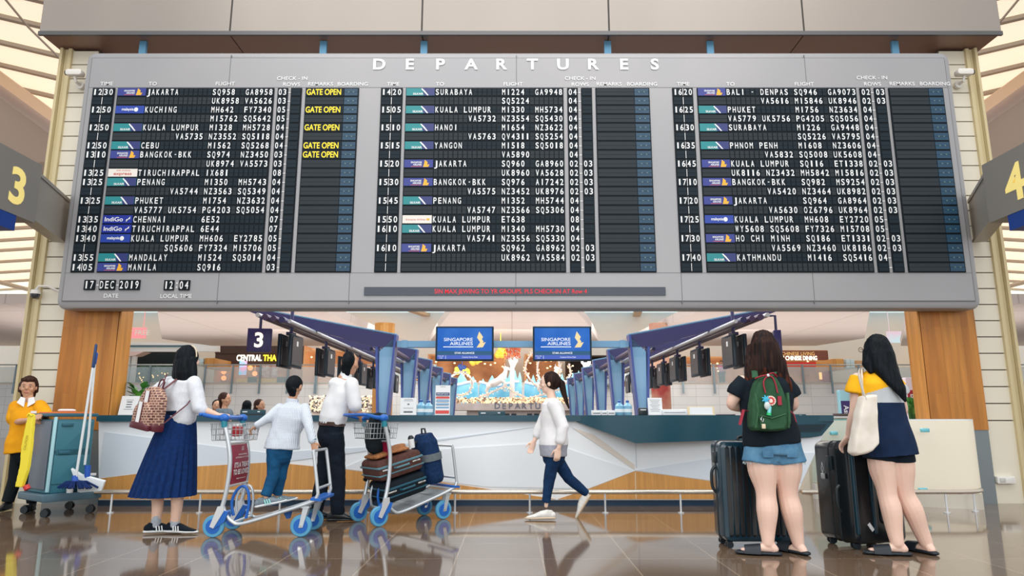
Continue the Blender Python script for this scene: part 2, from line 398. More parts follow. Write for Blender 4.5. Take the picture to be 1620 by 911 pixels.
D3 = '''1620|SQ|BALI - DENPAS SQ946  GA9073|02|03|
|| .      VA5616 MI5846 UK8946|02|03|
1625|MI|PHUKET        MI756  NZ3634|04||
||VA5779 UK5756 PG4205 SQ5056|04||
1630|MI|SURABAYA      MI226  GA9448|04||
|| .            SQ5226 VA5795|04||
1635|MI|PHNOM PENH    MI608  NZ3606|04||
|| .      VA5832 SQ5008 UK5608|04||
1645|SQ|KUALA LUMPUR  SQ116  ET1338|02|03|
||UK8116 NZ3432 MH5842 MI5816|02|03|
1710|SQ|BANGKOK-BKK   SQ982  MS9254|02|03|
|| .      VA5420 NZ3464 UK8982|02|03|
1720|SQ|JAKARTA       SQ964  GA8964|02|03|
|| .      VA5630 OZ6796 UK8964|02|03|
1725|MH|KUALA LUMPUR  MH608  EY2720|05||
||WY5608 SQ5608 FY7326 MI5708|05||
1730|SQ|HO CHI MINH   SQ186  ET1331|02|03|
|| .      VA5569 NZ3460 UK8186|02|03|
1740|MI|KATHMANDU     MI416  SQ5416|04||
|||||'''
def fields(s):
    """continuation lines: right-align the codes in columns 0, 7, 14, 21"""
    if s.startswith(' .'):
        c = s[2:].split(); only14 = (len(c) == 1)
        out = [' ']*27; k0 = 2 if only14 else 4-len(c)
        for i, w in enumerate(c):
            for j, ch in enumerate(w): out[(k0+i)*7+j] = ch
        return ''.join(out)
    return (s+' '*27)[:27]
PX = [(113, 130, 147.5, 154.5, 202, 413, 421, 436, 443, 459, 467.5, 531, 554),
      (593, 610, 627, 634.5, 682, 894.5, 903, 918.5, 926, 942, 950, 1013, 1037.6),
      (1078, 1094, 1110, 1119, 1165.5, 1382, 1390, 1406, 1414, 1430, 1438, 1502.6, 1526.6)]
ZT, ZB = Bz(139), Bz(430.5); RH = (ZT-ZB)/20
def glyph(g, ch, cx, cz, w, h, y, mi):
    v, f = text_raw(ch, .012)
    if not v: return
    x0, x1 = min(q[0] for q in v), max(q[0] for q in v)
    if CAP[0] is None: CAP[0] = max(q[1] for q in text_raw('H')[0])
    gw = x1-x0; narrow = ch in 'I1-'
    sx = (w/gw) if not narrow else (w*(.30 if ch == 'I' else .45 if ch == '1' else .5)/gw)
    if ch == '-': g.box(cx-w*.25, cx+w*.25, y, y+.002, cz-h*.06, cz+h*.06, mi); return
    sy = h/CAP[0]; xc = (x0+x1)/2
    g.add([(cx+(a-xc)*sx, y, cz-h/2+b*sy) for a, b in v], f, mi)
tileM = dict(SQ=mat('tile_blue_violet', (44, 58, 138), .4), MH=mat('tile_blue', (28, 62, 160), .4), MI=mat('tile_teal', (20, 132, 138), .4),
             IX=mat('tile_white', (226, 222, 216), .4), ET=mat('tile_white', (226, 222, 216), .4), IG=mat('tile_indigo', (10, 40, 150), .4))
navyt = mat('tile_navy', (38, 50, 112), .4); goldt = mat('tile_gold', (236, 176, 50), .4); redt = mat('tile_red', (206, 92, 72), .4)
for ci, D in enumerate((D1, D2, D3)):
    X = [Bx(p) for p in PX[ci]]
    g = G()
    for k in range(20): g.box(X[1]-.0035, X[1]+.0035, YB-.009, YB-.006, ZT-RH*(k+1)+.012, ZT-RH*k-.012)
    g.build('time_divider', white, broot)
    for ri, line in enumerate(D.split('\n')):
        tm, al, tx_, r1, r2, go = line.split('|'); zc = ZT-RH*(ri+.5); z0, z1 = zc-RH/2, zc+RH/2; ch_ = RH*.64
        g = G(); y0 = YB-.006
        # dark gap behind, cells in front, each split by its hinge line
        for a, b_ in ((0, 2), (3, 5), (6, 7), (8, 9), (10, 12)):
            g.box(X[a]-.008, X[b_]+.008, YB, YB+.02, z0, z1, 1)
        def cell(a, b_, m=0, gap=.004):
            g.box(a+gap, b_-gap, y0, YB, z0+.012, zc-.0015, m); g.box(a+gap, b_-gap, y0, YB, zc+.0015, z1-.012, m)
        cw2 = (X[2]-X[0])/4
        cell(X[0], X[1]-.01); cell(X[1]+.01, X[2])
        for k in range(4):
            if tm: glyph(g, tm[k], X[0]+cw2*(k+.5)+(-.003 if k < 2 else .003), zc, cw2*.66, ch_, y0-.002, 2)
        if not al: cell(X[3], X[4], 3)
        cw = (X[5]-X[4])/27; st = fields(tx_)
        for k in range(27):
            a = X[4]+cw*k; blank = st[k] == ' '
            cell(a, a+cw, 3 if blank and not al else 0, .006)
            if not blank: glyph(g, st[k], a+cw/2, zc, cw*.66, ch_, y0-.002, 2)
        for a, b_, r in ((6, 7, r1), (8, 9, r2)):
            cell(X[a], X[b_]); w2 = (X[b_]-X[a])/2
            for k, q in enumerate(r): glyph(g, q, X[a]+w2*(k+.5), zc, w2*.66, ch_, y0-.002, 2)
        glyph(g, '-', (X[7]+X[8])/2, zc, .07, ch_, YB+.010, 2)
        if not go: cell(X[10], X[11], 3)
        cell(X[11], X[12], 4)
        for k in (.33, .68):
            cx = lerp(X[11], X[12], k); g.tube([(cx, y0-.004, zc), (cx, y0, zc)], .011, 8, 5)
        row = g.build('flight_row', [flap, flap2, white, flapg, mat('boarding_flap', (26, 66, 92), .5), mat('lamp_stud', (80, 110, 116), .3)], broot)
        if al:
            t = G(); a, b_ = X[3], X[4]-.004; w = b_-a; t.box(a, b_, y0-.003, YB-.001, z0+.010, z1-.008, 0); yy = y0-.005
            mm = [tileM[al], white, goldt, navyt, redt]
            if al == 'SQ':
                t.text('SINGAPORE', (a+w*.42, yy, zc+.005), .022, off=.02, mi=1, width=w*.38); t.text('AIRLINES', (a+w*.46, yy, zc-.026), .022, off=.02, mi=1, width=w*.3)
                t.box(a+w*.24, a+w*.60, yy, yy+.002, zc-.042, zc-.036, 4)
                bx = a+w*.74; t.add([(bx-.03, yy, zc-.045), (bx+.035, yy, zc-.045), (bx+.05, yy, zc-.01), (bx+.022, yy, zc-.012), (bx+.026, yy, zc+.02), (bx-.01, yy, zc+.05), (bx-.016, yy, zc+.005)], [(0, 1, 2, 3, 4, 5, 6)], 2)
            elif al == 'MH':
                t.text('malaysia', (a+w*.43, yy, zc-.012), .034, off=.02, mi=1, width=w*.42); t.ell((a+w*.72, yy+.003, zc), (.028, .003, .03), mi=1)
            elif al == 'MI':
                t.add([(a+w*.62, yy, z0+.010), (b_, yy, z0+.010), (b_, yy, z1-.008), (a+w*.56, yy, z1-.008)], [(0, 1, 2, 3)], 3)
                t.text('SILKAIR', (a+w*.42, yy-.001, zc-.04), .026, off=.02, mi=1, width=w*.36)
                t.add([(a+w*.74, yy-.001, z0+.012), (a+w*.79, yy-.001, z0+.012), (a+w*.66, yy-.001, zc+.012), (a+w*.56, yy-.001, z1-.012), (a+w*.52, yy-.001, z1-.018)], [(0, 1, 2, 3, 4)], 1)
            elif al == 'IX':
                t.text('express', (a+w*.5, yy, zc-.028), .036, off=.015, mi=4, width=w*.62); t.text('AIR-INDIA', (a+w*.52, yy, zc+.022), .016, mi=4, width=w*.5)
            elif al == 'ET':
                t.text('Ethiopian Airlines', (a+w*.45, yy, zc-.012), .02, mi=4, width=w*.66); t.box(a+w*.82, a+w*.92, yy, yy+.002, zc-.012, zc+.012, 2)
            else:
                t.text('IndiGo', (a+w*.38, yy, zc-.025), .052, off=.015, mi=1, width=w*.62)
                for q in range(3): t.tube([(a+w*.80, yy, zc-.03+q*.012), (a+w*.93, yy, zc+.03-q*.012)], .004, 6, 1)
            t.build('airline_tile', mm, row)
        if go:
            t = G(); t.box(X[10]+.004, X[11]-.004, y0, YB, z0+.01, z1-.01, 0); t.text('GATE OPEN', (lerp(X[10], X[11], .47), y0-.003, zc-ch_/2), ch_, off=.014, mi=1, width=(X[11]-X[10])*.90)
            t.build('remark_flap', [flap, yellowt], row)
# date, clock and message strip
def flapword(name, px0, px1, py0, py1, s):
    g = G(); z0, z1 = Bz(py1), Bz(py0); a, b_ = Bx(px0, 451), Bx(px1, 451); g.box(a, b_, YB-.004, YB+.02, z0, z1, 0); w = (b_-a)/len(s)
    for k, ch in enumerate(s): glyph(g, ch, a+w*(k+.5), (z0+z1)/2, w*.62, (z1-z0)*.72, YB-.007, 1)
    g.build(name, [flap2, white], broot)
flapword('date_flap', 133, 150, 442.5, 458.5, '17'); flapword('date_flap', 157, 182, 442.5, 458.5, 'DEC'); flapword('date_flap', 188.5, 221, 442.5, 458.5, '2019')
flapword('clock_flap', 259.5, 275, 443, 459, '12'); flapword('clock_flap', 283, 300, 443, 459, '04')
for px in (153.5, 185): g = G(); glyph(g, '-', Bx(px, 451), Bz(450.5), .06, .1, YB+.01, 0); g.build('date_dash', white, broot)
g = G()
for q in (447.5, 454): g.box(Bx(279, 451)-.008, Bx(279, 451)+.008, YB+.01, YB+.02, Bz(q)-.008, Bz(q)+.008)
g.build('clock_colon', white, broot)
g = G(); g.text('DATE', (Bx(175, 468), YB+.008, Bz(470.5)), .047, off=.004, xs=1.05); g.build('caption_lettering', white, broot)
g = G(); g.text('LOCAL TIME', (Bx(278, 468), YB+.008, Bz(471)), .047, off=.004, xs=1.0); g.build('caption_lettering', white, broot)
g = G(); a, b_ = Bx(576, 461), Bx(1053, 461); z0, z1 = Bz(467), Bz(454); g.box(a, b_, YB-.004, YB+.03, z0, z1, 0)
g.text('SIN MAX JEWING TO YR GROUPS. PLS CHECK-IN AT Row 4', (Bx(808, 461), YB-.007, z0+.022), z1-z0-.05, width=Bx(928, 461)-Bx(687, 461), off=.012, mi=1)
g.build('message_strip', [mat('strip_dark', (36, 48, 64), .25), mat('led_red', (190, 24, 44), .5, emis=.5)], broot)
# ---------------------------------------------------------------- service counter
CY = 8.22
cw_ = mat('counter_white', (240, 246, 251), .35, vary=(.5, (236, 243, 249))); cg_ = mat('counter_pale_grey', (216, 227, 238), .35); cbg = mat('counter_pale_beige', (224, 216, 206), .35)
cwood = brickmat('counter_veneer', (214, 158, 88), (206, 150, 82), (190, 134, 72), 3.0, .03, .0008, .4, 'zx', .3, grain=((30, 30, 1.5), .25))
teal_top = mat('counter_top_teal', (26, 72, 88), .25); navy = mat('plinth_navy', (24, 62, 92), .4)
def cp(px, py, dy=0): return P(px, py, CY+dy)
root = thing('service_counter', 'long white faceted service counter with dark teal top and timber lower facets', 'counter', (0, CY, 0))
def plate(nm, pts, m, dy=0, th=.05):
    g = G(); g.prism([cp(x, y, dy) for x, y in pts], (0, th, 0)); return g.build(nm, m, root)
plate('front_panel', [(156, 666), (1312, 666), (1262, 778), (1254, 791), (156, 791)], cw_, .02, .19)
plate('grey_facet', [(165, 683), (420, 716), (600, 706), (870, 672), (560, 716), (430, 733), (330, 737), (156, 758)], cg_, .012, .01)  # facet tones on a flat front stand in for folded relief
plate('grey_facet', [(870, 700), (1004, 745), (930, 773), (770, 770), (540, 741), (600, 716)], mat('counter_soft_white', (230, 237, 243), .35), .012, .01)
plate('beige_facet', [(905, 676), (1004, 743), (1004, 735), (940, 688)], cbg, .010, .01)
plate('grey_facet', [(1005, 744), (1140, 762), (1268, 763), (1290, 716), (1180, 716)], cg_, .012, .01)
plate('timber_facet', [(156, 757), (212, 750), (305, 738), (430, 731), (540, 742), (700, 763), (880, 789.5), (156, 789.5)], cwood, .006, .01)
plate('timber_facet', [(882, 789.5), (930, 774), (1005, 745), (1140, 763), (1258, 781), (1255, 789.5)], cwood, .006, .01)
for px, y0 in ((444, 733), (586, 749), (728, 770), (1005, 747), (304, 739)):
    g = G(); a = cp(px, y0); b_ = cp(px, 789); g.box(a.x-.004, a.x+.004, CY, CY+.02, b_.z, a.z); g.build('joint_line', mat('joint_pale', (226, 214, 190), .5), root)
for px in (586, 865, 1005, 1140, 444, 300):
    g = G(); a = cp(px, 670); b_ = cp(px, 740); g.box(a.x-.002, a.x+.002, CY+.008, CY+.03, b_.z, a.z); g.build('panel_joint', mat('joint_grey', (196, 202, 208), .5), root)
g = G(); a, b_ = cp(150, 796).x, cp(1250, 796).x; g.box(a, b_, CY+.06, CY+.2, 0, cp(0, 789.5).z+.01); g.build('plinth', navy, root)
g = G(); a, b_ = cp(156, 660).x, cp(1318, 660).x-.02
g.prism([(a, CY-.04, .965), (b_, CY-.04, .965), (b_, CY+.72, .965), (-4.87, CY+.72, .965), (-4.87, CY+.20, .965), (a, CY+.20, .965)], (0, 0, .07)); g.build('counter_top', teal_top, root)
# wedge shaped bulge of the top on the right with a recess at its tip
zt_ = 1.034
g = G()
L = [cp(912, 667, -.02), cp(1005, 701, -.30), cp(1282, 692, -.02), cp(1300, 689, -.02), cp(1319, 667, -.02)]
top = [Vector((cp(912, 660, -.02).x, CY-.02, zt_)), Vector((cp(1005, 660, -.30).x, CY-.30, zt_)), Vector((cp(1319, 660, -.02).x, CY-.02, zt_))]
v = [top[0], top[1], top[2], Vector((top[2].x, CY+.3, zt_)), Vector((top[0].x, CY+.3, zt_)), L[0], L[1], L[2], L[3], L[4], Vector((L[4].x, CY+.3, L[4].z)), Vector((L[3].x, CY+.3, L[3].z)), Vector((L[0].x, CY+.3, L[0].z))]
g.add(v, [(0, 1, 2, 3, 4), (0, 5, 6, 1), (1, 6, 7, 8, 9, 2), (2, 9, 10, 3), (5, 12, 11, 8, 7, 6), (8, 11, 10, 9), (0, 4, 12, 5)])
g.build('wedge_fascia', teal_top, root)
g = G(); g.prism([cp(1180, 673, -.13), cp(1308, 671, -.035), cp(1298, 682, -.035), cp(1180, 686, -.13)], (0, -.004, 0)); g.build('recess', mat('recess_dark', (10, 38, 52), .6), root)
# ---------------------------------------------------------------- bumper rails
def rail(lab, x0, x1, posts, end=None):
    Y = 7.65; z = P(800, 778, Y).z; root = thing('bumper_rail', lab, 'rail', (P((x0+x1)/2, 778, Y).x, Y, 0), group='bumper rails in front of the counter')
    g = G(); pts = [P(x0, 778, Y), P(x1, 778, Y)]
    if end: pts += [P(x1+16, 780, Y+.02), P(x1+27, 780, Y+.08), P(x1+33, 782, Y+.18), P(x1+32, 782, Y+.24)]
    pts = [Vector((p.x, p.y, z)) for p in pts]
    g.tube(pts, .024, 12); g.build('rail', mat('rail_champagne', (205, 198, 186), .25, .8), root)
    for px in posts:
        x = P(px, 778, Y).x; y = Y if not (end and px > x1) else Y+.12
        g = G(); g.tube([(x, y, 0), (x, y, z)], .011, 8); g.tube([(x, y, 0), (x, y, .01)], .035, 12); g.build('post', steel_w, root)
rail('long low metal bumper rail running along the white counter', 150, 1262, (178, 318, 444, 580, 720, 838, 957, 1076, 1196))
rail('short bumper rail with curved end before the cream barrier', 1268, 1520, (1386, 1495, 1551), True)

# ---------------------------------------------------------------- curved cream barrier at the right
root = thing('curved_barrier', 'curved cream panel barrier standing before the right timber pillar', 'barrier', (4.2, 8.6, 0))
creamb = mat('cream_laminate', (232, 225, 206), .3, coat=.3)
a, b_ = P(1362, 700, 8.7), P(1536, 700, 8.45); n = 14; F_, B_ = [], []
for i in range(n+1):
    t = i/n; x = lerp(a.x, b_.x-.26, math.sin(t*math.pi/2)**.9 if t > 0 else 0); y = 8.40-.45*math.sin(math.pi*t*.62); F_.append((x, y)); B_.append((x, y+.03))
def wall_strip(nm, pts, z0, z1, m, th=.03):
    g = G(); R = [[Vector((x, y, z0)), Vector((x, y+th, z0)), Vector((x, y+th, z1)), Vector((x, y, z1))] for x, y in pts]; g.rings(R); return g.build(nm, m, root)
wall_strip('panel', F_, .17, .975, creamb); wall_strip('base_band', [(x, y-.01) for x, y in F_], 0, .17, mat('base_mirror', (206, 202, 190), .25, .3))
wall_strip('top_trim', F_, .975, .99, steel_w)
root = thing('glass_screen', 'clear greenish glass screen panel left of the cream barrier', 'screen', (3.75, 9.0, 0))
glass = mat('glass_tint', (200, 232, 228), .05, alpha=.25, spec=.6); teal_edge = mat('glass_edge', (110, 190, 190), .2, alpha=.8)
g = G(); x0, x1 = P(1282, 700, 9.0).x, P(1362, 700, 9.0).x; g.box(x0, x1, 9.0, 9.012, .2, .985); g.build('pane', glass, root)
g = G(); g.box(x0, x1+.0, 9.0, 9.012, .975, .99); g.box(x1-.012, x1, 8.995, 9.015, .2, .985); g.build('edge', teal_edge, root)
for px, py in ((1318, 685), (1447, 680), (1444, 772)):
    p = P(px, py, 8.2 if px > 1400 else 9.0); g = G(); g.rbox((p.x, 8.98 if px < 1400 else 8.0, p.z), (.09, .05, .045), .012); g.build('clamp', mat('clamp_cyan', (120, 200, 214), .25, .3), root)
g = G(); g.box(x0, x1, 8.97, 9.05, 0, .18); g.build('base_channel', mat('channel', (214, 214, 208), .3, .4), root)
# white cream wall base left of it
root = thing('cream_desk', 'low cream panelled desk behind the second suitcase', 'desk', (3.6, 9.6, 0))
g = G(); g.rbox((P(1340, 700, 9.7).x, 9.7, .5), (1.3, .4, 1.0), .03); g.build('body', creamb, root)
g = G(); g.rbox((P(1340, 700, 9.7).x, 9.7, 1.012), (1.36, .46, .024), .01); g.build('top', steel_w, root)
# small electrical box on the right wall
root = thing('wall_box', 'small white electrical box low on the right cream wall', 'switch box', P(1590, 759, 8.48))
p = P(1590, 759, 8.46); g = G(); g.rbox(p, (.215, .06, .085), .012); g.build('housing', mat('box_white', (230, 230, 226), .4), root)
g = G(); g.rbox(p+Vector((-.05, -.032, 0)), (.07, .01, .05), .008); g.build('cover', mat('box_grey', (196, 198, 196), .4), root)

# ---------------------------------------------------------------- cameras on the walls
def box_cam(px, py, s, lab):
    p = P(px, py, 8.30); root = thing('security_camera', lab, 'security camera', p, group='box security cameras beside the board')
    g = G(); g.rbox(p, (.21, .10, .085), .03, seg=4); g.build('housing', mat('cam_white', (222, 220, 214), .35), root)
    g = G(); c = p+Vector((s*.105, -.01, 0)); g.tube([c, c+Vector((s*.012, 0, 0))], .032, 14); g.build('lens', black, root)
    g = G(); g.tube([p+Vector((0, 0, -.04)), p+Vector((0, .03, -.1)), p+Vector((0, .15, -.1))], .018, 8); g.tube([p+Vector((0, .12, -.1)), p+Vector((0, .16, -.1))], .05, 12); g.build('bracket', mat('cam_white', (222, 220, 214), .35), root)
box_cam(119, 116, -1, 'white box security camera left of the board top'); box_cam(1525, 115, 1, 'white box security camera right of the board top')
p = P(56, 465, 8.40); root = thing('dome_camera', 'white dome camera on curved arm at the left wall edge', 'security camera', p)
g = G(); g.tube([p+Vector((.28, .06, .03)), p+Vector((.14, 0, .10)), p+Vector((.03, 0, .10)), p+Vector((0, 0, .05))], .015, 8); g.build('arm', mat('cam_white', (222, 220, 214), .35), root)
g = G(); g.tube([p+Vector((0, 0, .05)), p+Vector((0, 0, 0))], [.05, .06], 16); g.build('housing', mat('cam_white', (222, 220, 214), .35), root)
g = G(); g.ell(p, (.055, .055, .06)); g.build('dome', mat('smoke_dome', (60, 66, 72), .1), root)

# ---------------------------------------------------------------- row number box signs 3 and 4
grey_s = mat('sign_grey', (136, 134, 130), .45, .2); grey_arm = mat('arm_grey', (168, 164, 156), .4, .25); gold_n = mat('number_gold', (246, 226, 140), .5, emis=.15)
blue_u = mat('sign_blue', (24, 62, 140), .4)
def row_sign(s, num, lab, yn):
    z0, z1 = 3.15, 3.83; root = thing('row_sign', lab, 'sign', (s*5.5, 7.4, z0), group='grey number box signs beside the board')
    g = G(); xf = 5.35; a, b_ = sorted((s*xf, s*(xf+.30))); g.box(a, b_, 6.25, 7.38, z0, z1); g.build('sign_box', grey_s, root)
    g = G(); a, b_ = sorted((s*(xf+.005), s*(xf+.29))); g.box(a, b_, 6.26, 7.10, z0-.17, z0); g.build('blue_underside', blue_u, root)
    g = G(); A, B = Vector((s*(xf+.03), 7.38, 0)), Vector((-5.68 if s < 0 else 5.87, 8.42, 0)); n = (B-A).normalized().cross(Vector((0, 0, 1)))*(.13*s)
    for q0, q1, e in ((z0+.08, z1-.12, 0), (z1-.12, z1-.08, .012), (z0+.04, z0+.08, .012)):
        d = n.normalized()*e; g.prism([A-d+Vector((0, 0, q0)), B-d+Vector((0, 0, q0)), B+n+d+Vector((0, 0, q0)), A+n+d+Vector((0, 0, q0))], (0, 0, q1-q0))
    g.build('arm', grey_arm, root)
    g = G(); R = Vector((0, 1, 0)) if s < 0 else Vector((0, -1, 0))
    g.text(num, (s*(xf-.004), yn, 3.28), .37, R=R, off=.03, xs=1.0); g.build('number', gold_n, root)
row_sign(-1, '3', 'grey box sign with gold 3 projecting left of the board', 7.05)
row_sign(1, '4', 'grey box sign with gold 4 projecting right of the board', 6.93)

# ---------------------------------------------------------------- steel portal frames
violet = mat('portal_violet', (58, 58, 100), .35, .2, coat=.4); steelblue = mat('portal_blue', (120, 164, 196), .35, .2, coat=.3); violet_d = mat('portal_violet_dark', (78, 62, 92), .4)
ORD = ['nearest the counter', 'second from the counter', 'third from the counter', 'fourth from the counter', 'fifth from the counter', 'farthest from the counter']
YP, DP = 11.5, 2.6
def portal(s, k, side):
    mx = lambda px: px if s < 0 else 1622-px
    root = thing('portal_frame', None, 'steel frame', (P(mx(610), 600, YP).x, YP, 0), group='steel portal frames '+side+' of the screens')
    q = lambda px, py, dy=0: P(mx(px), py, YP)+Vector((0, dy, 0))
    zf = lambda p: Vector((p.x, p.y, 0))
    g = G(); b0, b1 = q(597, 662), q(613, 662)
    g.prism([q(600, 556), q(624, 534), q(613, 662), zf(q(606, 662)), zf(q(598, 662)), q(598, 662)], (0, .14, 0)); g.build('post_web', steelblue, root)
    for A, B in ((q(595, 549), q(596, 662)), (q(628, 530), q(614, 662))):
        g = G(); A = A+Vector((0, -.06, 0)); B = B+Vector((0, -.06, 0)); d = Vector((.035, 0, 0)) if A.x < 0 else Vector((-.035, 0, 0))
        if A.x > q(610, 600).x: d = -abs(d.x)*Vector((1, 0, 0))
        else: d = abs(d.x)*Vector((1, 0, 0))
        g.prism([A, B, zf(B), zf(B)+d, B+d, A+d], (0, .26, 0)); g.build('post_flange', mat('flange_blue', (66, 84, 150), .35, .2), root)
    g = G(); g.prism([q(627, 529.5), q(405, 488), q(395, 493), q(414, 500), q(595, 549), q(622, 549)], (0, .12, 0)); g.build('beam_web', violet, root)
    g = G(); g.prism([q(628, 528), q(405, 486.5), q(405, 489), q(627, 531)], (0, .22, 0)); g.build('beam_cap', steelblue, root)
    return root
PR = {}
for s, side in ((-1, 'left'), (1, 'right')):
    p0 = portal(s, 0, side)
    for k in range(6):
        o = p0 if k == 0 else tree_copy(p0)
        o.location.y = YP+DP*k
        o['label'] = 'violet blue steel portal frame '+side+' of the screens, '+ORD[k]
# purlin tubes tying the portals together
for s, side in ((-1, 'left'), (1, 'right')):
    mx = lambda px: px if s < 0 else 1622-px
    root = thing('roof_purlins', 'bundle of violet tubes running along the '+side+' portal frames', 'roof tubes', (P(mx(480), 520, YP).x, YP, 2.6))
    for j, (px, py, r, m) in enumerate(((462, 517, .05, violet_d), (474, 519, .045, violet_d), (486, 521, .05, violet), (452, 514, .035, steel_w), (497, 523, .03, steel_w), (610, 545, .05, violet_d), (596, 549, .035, steel_w), (584, 547, .03, violet))):
        p = P(mx(px), py+ (2 if j < 5 else 3), YP); y0 = YP-1.3 if j < 5 else YP+.2
        g = G(); g.tube([(p.x, y0, p.z), (p.x, YP+DP*5.3, p.z)], r, 10); g.build('tube', m, root)
# cross bar with two screens
root = thing('cross_beam', 'pale blue horizontal beam between the nearest portal frames', 'beam', (0, YP, 2.2))
a, b_ = P(628, 544, YP), P(995, 544, YP); z0, z1 = P(810, 549, YP).z, P(810, 539, YP).z
g = G(); g.box(a.x, b_.x, YP, YP+.14, z0, z1); g.build('beam', steelblue, root)
for px in (640, 985):
    p = P(px, 544, YP); g = G(); g.box(p.x-.05, p.x+.05, YP-.012, YP, z0-.01, z1+.01); g.build('joint_plate', steelblue, root)
scr = mat('screen_blue', (22, 92, 186), .3, emis=1.0, vary=(1.6, (60, 120, 205)), spec=.3); scr2 = mat('screen_band', (24, 82, 120), .3, emis=.9); scr3 = mat('screen_foot', (60, 90, 190), .3, emis=.9)
scrw = mat('screen_white', (206, 210, 218), .4, emis=.35); scrg = mat('screen_gold', (206, 184, 136), .4, emis=.35)
for m_ in (scr, scr2, scr3):
    b_ = m_.node_tree.nodes['Principled BSDF']
    for l_ in list(b_.inputs['Base Color'].links): m_.node_tree.links.remove(l_)
    b_.inputs['Base Color'].default_value = (.004, .008, .015, 1); b_.inputs['Emission Strength'].default_value = .72
def tv(px0, px1, lab):
    Y = YP-.22; a, b_ = P(px0, 544, Y).x, P(px1, 544, Y).x; z0, z1 = P(810, 571, Y).z, P(810, 516, Y).z; w, h = b_-a, z1-z0
    root = thing('flat_screen', lab, 'screen', ((a+b_)/2, Y, z0), group='airline screens on the cross beam')
    g = G(); g.rbox(((a+b_)/2, Y+.03, (z0+z1)/2), (w, .06, h), .012); g.build('housing', mat('tv_black', (16, 44, 62), .3), root)
    g = G(); g.box(a+w*.38, b_-w*.38, Y+.06, YP, z0+h*.3, z0+h*.7); g.build('mount', dark, root)
    ia, ib, ja, jb = a+.03, b_-.03, z0+.03, z1-.03; W_, H_ = ib-ia, jb-ja; y = Y-.002
    g = G(); g.box(ia, ib, y, Y+.01, ja, jb, 0); g.box(ia, ib, y-.002, y, ja+H_*.13, ja+H_*.26, 1); g.box(ia, ib, y-.002, y, ja, ja+H_*.13, 2)
    g.text('SINGAPORE', (ia+W_*.65, y-.004, ja+H_*.58), H_*.10, al='r', off=.006, mi=3, width=W_*.53); g.text('AIRLINES', (ia+W_*.65, y-.004, ja+H_*.45), H_*.10, al='r', off=.006, mi=3, width=W_*.42)
    g.box(ia+W_*.11, ia+W_*.66, y-.005, y-.003, ja+H_*.38, ja+H_*.405, 3)
    g.text('STAR ALLIANCE', (ia+W_*.5, y-.005, ja+H_*.17), H_*.055, off=.02, mi=3, width=W_*.36)
    g.text('17 Dec 2019', (ia+W_*.07, y-.005, ja+H_*.08), H_*.035, mi=3, width=W_*.11); g.text('12:04', (ia+W_*.07, y-.005, ja+H_*.02), H_*.035, mi=3); g.box(ia+W_*.155, ia+W_*.16, y-.005, y-.002, ja+H_*.01, ja+H_*.12, 3)
    g.text('Customer Service Desk', (ia+W_*.6, y-.005, ja+H_*.045), H_*.045, mi=3, width=W_*.28)
    B = lambda u, v: (ia+W_*(.70+u*.19), y-.004, ja+H_*(.37+v*.52))
    g.add([B(.35, 1.0), B(.72, .66), B(.62, .52), B(.78, .36), B(.66, .28), B(.10, .0), B(.45, .33), B(.15, .62)], [(0, 1, 2, 7), (7, 2, 3, 6), (6, 3, 4, 5)], 4)
    g.add([B(.10, 0), B(.66, .28), B(1.0, .34), B(.90, .24), B(.72, .02)], [(0, 1, 2, 3, 4)], 4)
    g.build('screen', [scr, scr2, scr3, scrw, scrg], root)
tv(689, 781, 'blue airline screen on the cross beam, left of the two'); tv(843, 936, 'blue airline screen on the cross beam, right of the two')
# hanging double monitors along the purlins
mon_b = mat('monitor_back', (96, 92, 90), .4, .3); mon_k = mat('monitor_black', (24, 40, 50), .3)
def monitors(s, Y, X, zt_, lab, side):
    root = thing('hanging_monitors', lab, 'monitor', (s*X, Y+.28, zt_-.55), group='back to back monitors hung on the '+side)
    g = G(); g.tube([(s*X, Y+.28, zt_-.25), (s*X, Y+.28, zt_+.42)], .028, 10); g.box(s*X-.05, s*X+.05, Y+.18, Y+.38, zt_-.02, zt_+.03); g.build('hanger', violet, root)
    for e in (-1, 1):
        x = s*X+e*.085; g = G(); g.rbox((x, Y+.28, zt_-.28), (.60, .05, .52), .015, X=(0, 1, 0), Y=(1, 0, 0)); g.build('panel', mon_k, root)
        g = G(); x2 = x-.030*s; g.box(min(x2, x2-.008*s), max(x2, x2-.008*s), Y+.02, Y+.54, zt_-.50, zt_-.06, 0)
        x3 = x2-.010*s; g.box(min(x3, x3-.003*s), max(x3, x3-.003*s), Y+.2, Y+.28, zt_-.2, zt_-.12, 1); g.build('rear_cover', [mon_b, white], root)
for s, side, L_ in ((-1, 'left', ((10.7, 3.57), (12.8, 3.57), (14.38, 3.55), (15.9, 3.6), (17.5, 3.6), (20.0, 3.5))), (1, 'right', ((10.7, 3.58), (12.8, 3.60), (14.38, 3.55), (15.95, 3.6), (17.3, 3.6), (20.0, 3.5)))):
    for k, (Y, X) in enumerate(L_):
        monitors(s, Y, X, 2.33-.012*k, 'black double monitors hanging on the '+side+' of the hall, '+['first', 'second', 'third', 'fourth', 'fifth', 'sixth'][k]+' from the counter', side)
